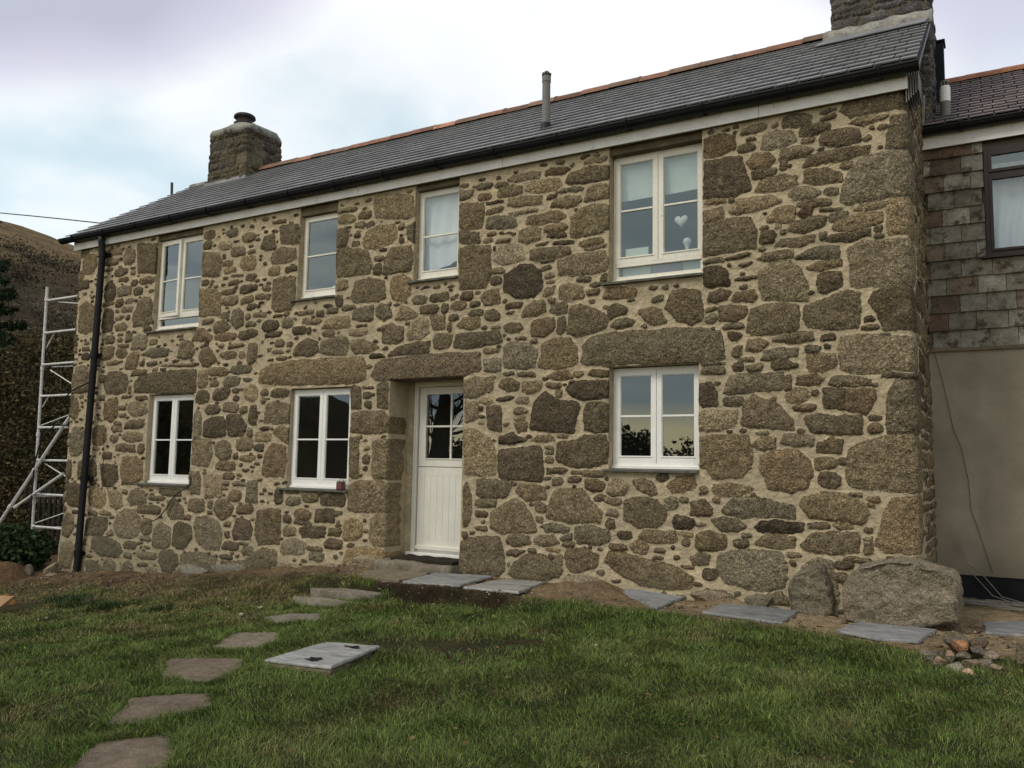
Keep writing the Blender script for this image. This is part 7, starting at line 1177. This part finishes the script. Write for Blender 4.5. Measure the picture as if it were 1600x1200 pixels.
# longer tufts at slab edges and the terrace edge
def tufts(seed,spots,n,h):
    pass
tx=[];
for pts,z in HOLES:
    c=pts.mean(0)
    if c[1]>-1.0 and c[0]>-7: continue
    for p in pts: tx.append(c+(p-c)*1.06)
tx=np.array(tx)
g=np.random.default_rng(77)
def tdens(x,y,d):
    m_=np.full(len(x),9.)
    for p in tx: m_=np.minimum(m_,(x-p[0])**2+(y-p[1])**2)
    return (m_<.05**2)*.8*lawn(x,y)
blades(260000,(-7.2,-3.8),(-6.0,-1.0),tdens,.05,.0036,9,'edge_grass','longer grass growing round the stepping stones',gcol)
# dark weedy clumps on the rough ground at the left
def wdens(x,y,d):
    m_=0
    for a_,b_,r in ((-9.9,-2.2,.3),(-9.2,-2.35,.22),(-8.35,-2.25,.16),(-10.7,-1.9,.3),(-10.4,-3.3,.2)): m_=m_+np.exp(-((x-a_)**2+(y-b_)**2)/r**2)
    return np.clip(m_*.9-.15,0,1)
blades(60000,(-12.5,-7.5),(-4.2,-1.0),wdens,.075,.006,13,'weeds','dark weedy tufts on the rough ground at the left',lambda x,y,g,n:np.array([.035,.055,.018])*np.exp(g.normal(0,.3,n))[:,None])
# ---------------------------------------------------------------- leaves, shrubs, trees
def leafmass(name,C,n,size,cols,parent=None,seed=1,flat=.0,elong=1.6):
    """many separate leaf faces; C(n,rng) -> centres"""
    g=np.random.default_rng(seed); c=C(n,g); n=len(c)
    a=g.normal(size=(n,3)); a/=np.linalg.norm(a,axis=1)[:,None]; b_=np.cross(a,g.normal(size=(n,3))); b_/=np.linalg.norm(b_,axis=1)[:,None]
    s=(size*g.uniform(.5,1.5,n))[:,None]
    V=np.stack([c-a*s*elong*.5,c+b_*s*.5,c+a*s*elong*.5,c-b_*s*.5],1)
    cc=np.array(cols)[g.integers(0,len(cols),n)]*np.exp(g.normal(0,.25,n))[:,None]
    return mk(name,V.reshape(-1,3),(np.arange(n)[:,None]*4+np.arange(4)),LEAF,parent,cols=np.repeat(cc[:,None],4,1).reshape(-1,3))
def twigs(mb,base,dirv,ln,r,lev,rr,spread=.6,up_=.15,kids=3,taper=.62):
    p=Vector(base); d=Vector(dirv).normalized(); pts=[p.copy()]; rs=[r]; n=5
    for i in range(n):
        d=(d+Vector((rr.gauss(0,.13),rr.gauss(0,.13),rr.gauss(0,.1)+up_*.25))).normalized(); p=p+d*ln/n; pts.append(p.copy()); rs.append(r*(1-.5*(i+1)/n))
    mb.tube(pts,rs,6 if r>.02 else 4,cap=False)
    if lev==0: return
    for k in range(kids):
        t=rr.uniform(.35,1.0) if k else 1.0; i=min(n,int(t*n)); q=pts[i]
        nd=(d+Vector((rr.gauss(0,spread),rr.gauss(0,spread),rr.gauss(0,spread*.6)+up_))).normalized()
        twigs(mb,q,nd,ln*rr.uniform(.6,.85),rs[i]*taper,lev-1,rr,spread,up_,kids,taper)
# bank with brambles beyond the left end of the house
bx=np.linspace(-60,-16.9,110); by=np.linspace(-22,16,120); BX,BY=np.meshgrid(bx,by,indexing='ij')
def bankz(x,y):
    front=-17.3-.22*np.clip(-y,-6,30)
    t=np.clip((front-x),0,60); return -2.3+5.0*sst(0,5.5,t)+.03*np.maximum(t-4,0)+.55*fb(x,y,2.6,3,15)*sst(0,2,t)+.25*fb(x,y,.8,3,17)*sst(0,1,t)
BZ=bankz(BX,BY)
mkb=mk('bank',np.stack([BX,BY,BZ],-1),gridfaces(110,120),SOIL,cols=np.tile(np.array([.050,.040,.022]),(BX.size,1)),smooth=True); kind(mkb,'structure')
def bc(n,g):
    x=g.uniform(-27,-17.0,n); y=g.uniform(-9,7,n); z=bankz(x,y)+np.abs(g.normal(0,.28,n))*(1+.8*fb(x,y,.9,2,33)); return np.stack([x,y,z],-1)
DKL=[(.060,.064,.026),(.095,.072,.036),(.125,.088,.045),(.048,.052,.024),(.072,.082,.028),(.15,.112,.058)]
o=leafmass('brambles',bc,230000,.042,DKL,seed=3,elong=2.4); kind(o,'stuff','dark tangle of brambles and dead bracken on the bank')
mb=MB(); rr=random.Random(6)
for i in range(2600):
    x_=rr.uniform(-24,-17.2); y_=rr.uniform(-7,6); z_=float(bankz(x_,y_)); l=rr.uniform(.5,1.4); a=rr.uniform(0,6.3)
    mb.tube([(x_+math.cos(a)*l*t*.6,y_+math.sin(a)*l*t*.6,z_+l*(t*1.3-t*t*.8)) for t in (0,.3,.6,1)],[.007,.006,.005,.002],3,cap=False,c=rr.choice([(.12,.070,.045),(.085,.05,.033),(.14,.10,.065)]))
o=mk('bramble_stems',mb.V,mb.F,LEAF,cols=np.array(mb.C)); kind(o,'stuff','bare arching bramble stems on the bank')
# evergreen shrub by the soil heap
sh=empty('laurel_shrub',(-15.0,-.3,-2.05)); tag(sh,'low glossy dark green shrub behind the soil heap at the far left','shrub')
def sc_(n,g):
    a=g.normal(size=(n,3)); a/=np.linalg.norm(a,axis=1)[:,None]; r=(g.random(n)**.4)[:,None]; p=a*r*np.array([.95,.6,.45]); p*=1+.25*fb(a[:,0]*2,a[:,1]*2+a[:,2],.6,2,3)[:,None]; p+=np.array([-15.15,-.3,-1.65]); return p[p[:,2]>-2.05]
leafmass('leaves',sc_,5200,.055,[(.022,.042,.016),(.032,.055,.02),(.018,.033,.013)],sh,5)
mb=MB(); 
for i in range(12): twigs(mb,(-15.15+rr.uniform(-.2,.2),-.3+rr.uniform(-.1,.1),-2.1),(rr.gauss(0,.5),rr.gauss(0,.4),1),.45,.012,1,rr)
mb.obj('stems',BARK,sh)
# conifer at the left edge
def conifer(name,x_,y_,zb,h,r,label,seed,n=15000,cols=((.030,.050,.026),(.042,.064,.032),(.026,.040,.022)),z0f=.12,group=None):
    t=empty(name,(x_,y_,zb)); tag(t,label,'conifer',group); mb=MB(); mb.tube([(x_,y_,zb),(x_+.03,y_,zb+h*.5),(x_,y_,zb+h*.98)],[r*.09,r*.05,.012],8); mb.obj('trunk',BARK,t)
    rr=random.Random(seed); g=np.random.default_rng(seed); P=[]; lm=MB()
    nb_=int(h*9)
    for i in range(nb_):
        f=z0f+(1-z0f)*(i+rr.random())/nb_; zz=zb+h*f; L_=r*(1-f)**.8*rr.uniform(.55,1.15)+.12; a=i*2.4+rr.uniform(-.4,.4)
        pts=[(x_+math.cos(a)*L_*s,y_+math.sin(a)*L_*s,zz-.18*L_*s*1.6+.28*L_*s*s+rr.uniform(-.02,.02)) for s in (0,.25,.5,.75,1)]
        lm.tube(pts,[.022,.017,.012,.008,.003],4,cap=False)
        k=int(n/nb_*(L_/r+.15)); s=g.random(k)**.75; w_=(.22*L_*(1-s*.75))*g.normal(0,.55,k); q=np.array([np.interp(s,(0,.25,.5,.75,1),[p[j] for p in pts]) for j in range(3)]).T
        q+=np.stack([-math.sin(a)*w_,math.cos(a)*w_,-np.abs(w_)*.25+g.normal(0,.03,k)],-1); P.append(q)
    P=np.concatenate(P); lm.obj('limbs',BARK,t); leafmass('crown',lambda n,g:P,len(P),.05,list(cols),t,seed,elong=3.2)
    return t
conifer('conifer_tree',-17.55,0,-2.4,7.5,1.9,'dark conifer whose branches reach in at the left edge below the hill',5,n=22000,z0f=.62)
conifer('conifer_tree',.52,15.5,-1.5,11.15,1.5,'top of a small conifer peeping over the ridge of the slate hung house',9,n=5000,cols=((.03,.05,.03),(.04,.06,.035)),z0f=.6)
# hillside
az=np.radians(np.linspace(-35,92,170)); rr_=np.concatenate([np.linspace(30,230,110),np.linspace(236,600,20)])
AZ,RR=np.meshgrid(az,rr_,indexing='ij'); deg=np.degrees(AZ)
elv=np.interp(deg,[-35,-5,15,27,31,45,60,92],[.02,.16,.235,.236,.221,.165,.07,.0])
rid=205.
HZ=-6+(elv*rid+6)*sst(28,rid+10,RR)**.85-np.maximum(RR-rid,0)*.10
HX=-np.cos(AZ)*RR; HY=np.sin(AZ)*RR-8.56
HZ+=(.8*fb(HX,HY,14,4,3)+.25*fb(HX,HY,3,3,5))*sst(30,90,RR)*np.where(elv>.05,1,.2)
nn=fb(HX,HY,22,4,8)[...,None]; n5=fb(HX,HY,6,4,12)[...,None]
hc=np.array([.150,.108,.055])*(1+.25*nn)+np.array([.02,.015,.004])*n5
gr=sst(.15,.5,fb(HX,HY,30,3,18))[...,None]; hc=hc*(1-gr)+np.array([.115,.125,.05])*gr
dkh=(sst(150,95,RR+18*fb(HX,HY,25,3,28)))[...,None]; hc=hc*(1-dkh)+np.array([.040,.032,.022])*dkh
sc2=sst(.2,.45,fb(HX,HY,9,4,38))[...,None]*.7; hc=hc*(1-sc2)+np.array([.05,.045,.025])*sc2
o=mk('hillside',np.stack([HX,HY,HZ],-1),gridfaces(170,len(rr_)),HILLM,cols=hc.reshape(-1,3),smooth=True); kind(o,'structure')
# scrub and gorse low on the hill
def hb(n,g):
    c=[]
    for i in range(60):
        a=math.radians(g.uniform(20,36)); r=g.uniform(60,135); x_,y_=-math.cos(a)*r,math.sin(a)*r-8.56
        e=np.interp(math.degrees(a),[15,27,31,45],[.235,.236,.221,.165]); t=np.clip((r-28)/(rid+10-28),0,1); z_=-6+(e*rid+6)*(t*t*(3-2*t))**.85
        k=int(n/60); s=g.uniform(1.2,2.8); c.append(np.stack([x_+g.normal(0,s,k),y_+g.normal(0,s,k),z_+np.abs(g.normal(0,.8,k))],-1))
    return np.concatenate(c)
o=leafmass('gorse_scrub',hb,30000,.2,[(.050,.042,.028),(.06,.048,.032),(.042,.04,.026)],seed=8,elong=1.3); kind(o,'stuff','dark gorse and heather scrub on the lower hillside')
# ---------------------------------------------------------------- scaffold tower and brace
st=empty('scaffold_tower',(-15.4,.75,-2.05)); tag(st,'aluminium scaffold tower standing against the left gable of the cottage','scaffold')
def pole(p,q,r,name,parent,coll=()):
    b=MB(); b.tube([p,q],r,10)
    d=(Vector(q)-Vector(p))
    for c_ in coll: m_=Vector(p)+d*c_; b.tube([m_-d.normalized()*.035,m_+d.normalized()*.035],r*1.35,10)
    return b.obj(name,ALU,parent,smooth=False)
zr=[3.03,2.39,1.77,1.16,.556,-.066,-.705,-1.31]
BRACES=[((-15.55,0,2.98),(-14.7,0,2.87)),((-15.6,0,1.72),(-14.7,0,1.70)),((-15.65,0,1.66),(-14.7,0,1.28)),((-15.84,0,2.1),(-15.62,0,2.36)),((-15.83,0,.95),(-15.66,0,1.14)),((-15.82,0,.60),(-14.7,0,.84)),((-15.6,0,-.13),(-14.9,0,-.36)),((-15.78,0,-1.25),(-14.7,0,-.98))]
yy=.5
for xa,xb in ((-15.91,-15.80),(-14.62,-14.55)): pole((xb,yy,-2.03),(xa,yy,3.30),.026,'upright',st,(.22,.46,.70,.955))
for xb in (-15.75,-14.55): pole((xb,1.6,-2.03),(xb+.02,1.6,.2),.024,'upright',st,(.5,))
for z_ in zr:
    f=(z_+2.03)/5.33; pole((-15.80-.11*f,yy,z_),(-14.58,yy,z_),.022,'rung',st,(.035,))
for p,q in BRACES: pole((p[0],yy+.03,p[2]),(q[0],yy+.03,q[2]),.011,'brace',st)
for z_ in (zr[6],zr[7]): pole((-15.83,.5,z_-.05),(-15.75,1.6,z_-.05),.02,'ledger',st)
# stabiliser outrigger leaning from the tower towards the lawn
sg=empty('stabiliser',(-17.0,.2,-2.05)); tag(sg,'long diagonal aluminium stabiliser pole with a shorter link, propping the scaffold','stabiliser')
pole((-14.85,.5,.763),(-17.35,.3,-2.03),.032,'long_pole',sg,(.36,.62)); pole((-14.86,.45,-.30),(-16.33,.42,-.98),.027,'link_pole',sg,(.97,))
mb=MB(); mb.tube([(-14.6,.4,.55),(-15.1,.4,.62),(-15.55,.4,.35),(-15.72,.4,-.1),(-15.78,.42,-.8),(-15.7,.4,-1.9)],.016,6); tag(mb.obj('black_hose',WIREB,smooth=True),'black hose looped down the side of the scaffold tower','hose')
# dark paling fence below the bank
fe=empty('paling_fence',(-16.5,1.6,-2.1)); tag(fe,'dark weathered paling fence behind the foot of the scaffold','fence')
mb=MB(); rr=random.Random(2)
for i in range(26):
    X=-19.2+i*.19; h=1.55+rr.uniform(-.05,.05); mb.box(X,X+.09,1.75,1.775,-2.2,-2.2+h)
mb.obj('palings',TIMB.copy(),fe); mb=MB(); mb.box(-19.3,-14.2,1.78,1.83,-1.75,-1.67); mb.box(-19.3,-14.2,1.78,1.83,-.98,-.90); mb.obj('rail',TIMB,fe)
m_=bpy.data.materials['old_timber.001']; 
for n_ in m_.node_tree.nodes:
    if n_.type=='RGB': n_.outputs[0].default_value=(.03,.026,.02,1)
# overhead cable
mb=MB(); mb.tube([(-60+38.2*t,6,14.72-7.96*t-.6*math.sin(math.pi*t)*(1-t)) for t in np.linspace(0,1,24)]+[(-19.78,6,6.35)],.017,6); tag(mb.obj('overhead_cable',WIREB),'thin overhead cable crossing the sky to behind the roof','cable')
# ---------------------------------------------------------------- what stands behind the camera and shows in the glass
def bush(name,x_,y_,zb,rx,ry,h,label,seed,n=9000,size=.09,cat='shrub'):
    t=empty(name,(x_,y_,zb)); tag(t,label,cat,'garden growth mirrored in the windows'); mb=MB(); rr=random.Random(seed)
    for i in range(9): twigs(mb,(x_+rr.gauss(0,rx*.3),y_+rr.gauss(0,ry*.3),zb),(rr.gauss(0,.4),rr.gauss(0,.4),1),h*.5,.03,2,rr)
    mb.obj('stems',BARK,t)
    def f(n,g):
        a=g.normal(size=(n,3)); a/=np.linalg.norm(a,axis=1)[:,None]; r=(g.random(n)**.45)[:,None]; p=a*r*np.array([rx,ry,h*.55]); p*=1+.35*fb(a[:,0]*2+seed,a[:,1]*2+a[:,2],.5,3,seed)[:,None]; return p+np.array([x_,y_,zb+h*.45])
    leafmass('leaves',f,n,size,[(.02,.03,.015),(.03,.04,.02),(.04,.04,.022)],t,seed)
bush('hedge_shrub',-12.0,-20.5,-1.9,1.6,1.2,3.4,'dense bush mirrored in the left pane of the right ground floor window',3,n=12000)
bush('hedge_shrub',-9.6,-20.5,-1.9,1.5,1.2,2.9,'sparser bush mirrored in the right pane of the right ground floor window',4,n=4200)
bush('hedge_shrub',-30.5,-20.0,-1.9,3.2,2.0,2.5,'dark bush mirrored in the left pane of the window left of the door',5,n=15000,size=.16)
bush('hedge_shrub',-26.3,-20.0,-1.9,2.6,2.0,2.9,'dark tree mass mirrored in the right pane of the window left of the door',6,n=15000,size=.16)
bush('hedge_shrub',-39.0,-19.0,-1.9,5.5,2.5,7.0,'tall dark trees mirrored in the leftmost ground floor window',7,n=30000,size=.25)
bush('hedge_shrub',-19.3,-21.5,-1.9,3.2,1.6,3.2,'low dark hedge mirrored in the lower door panes',8,n=14000,size=.13)
t=empty('bare_tree',(-21.2,-20.2,-1.9)); tag(t,'bare winter tree mirrored in the panes of the stable door','tree'); mb=MB(); rr=random.Random(15)
mb.tube([(-21.2,-20.2,-1.9),(-21.15,-20.2,0),(-21.0,-20.2,1.6),(-20.9,-20.2,3.0)],[.55,.45,.38,.26],10); mb.obj('trunk',BARK,t)
mb=MB()
for i in range(11): twigs(mb,(-21.0,-20.2,.6+.28*i),(rr.uniform(.2,1.2) if i%3 else -.8,rr.gauss(0,.4),rr.uniform(.1,.8)),1.7,.085,4,rr,spread=.55,kids=3,taper=.6)
mb.obj('branches',BARK,t)
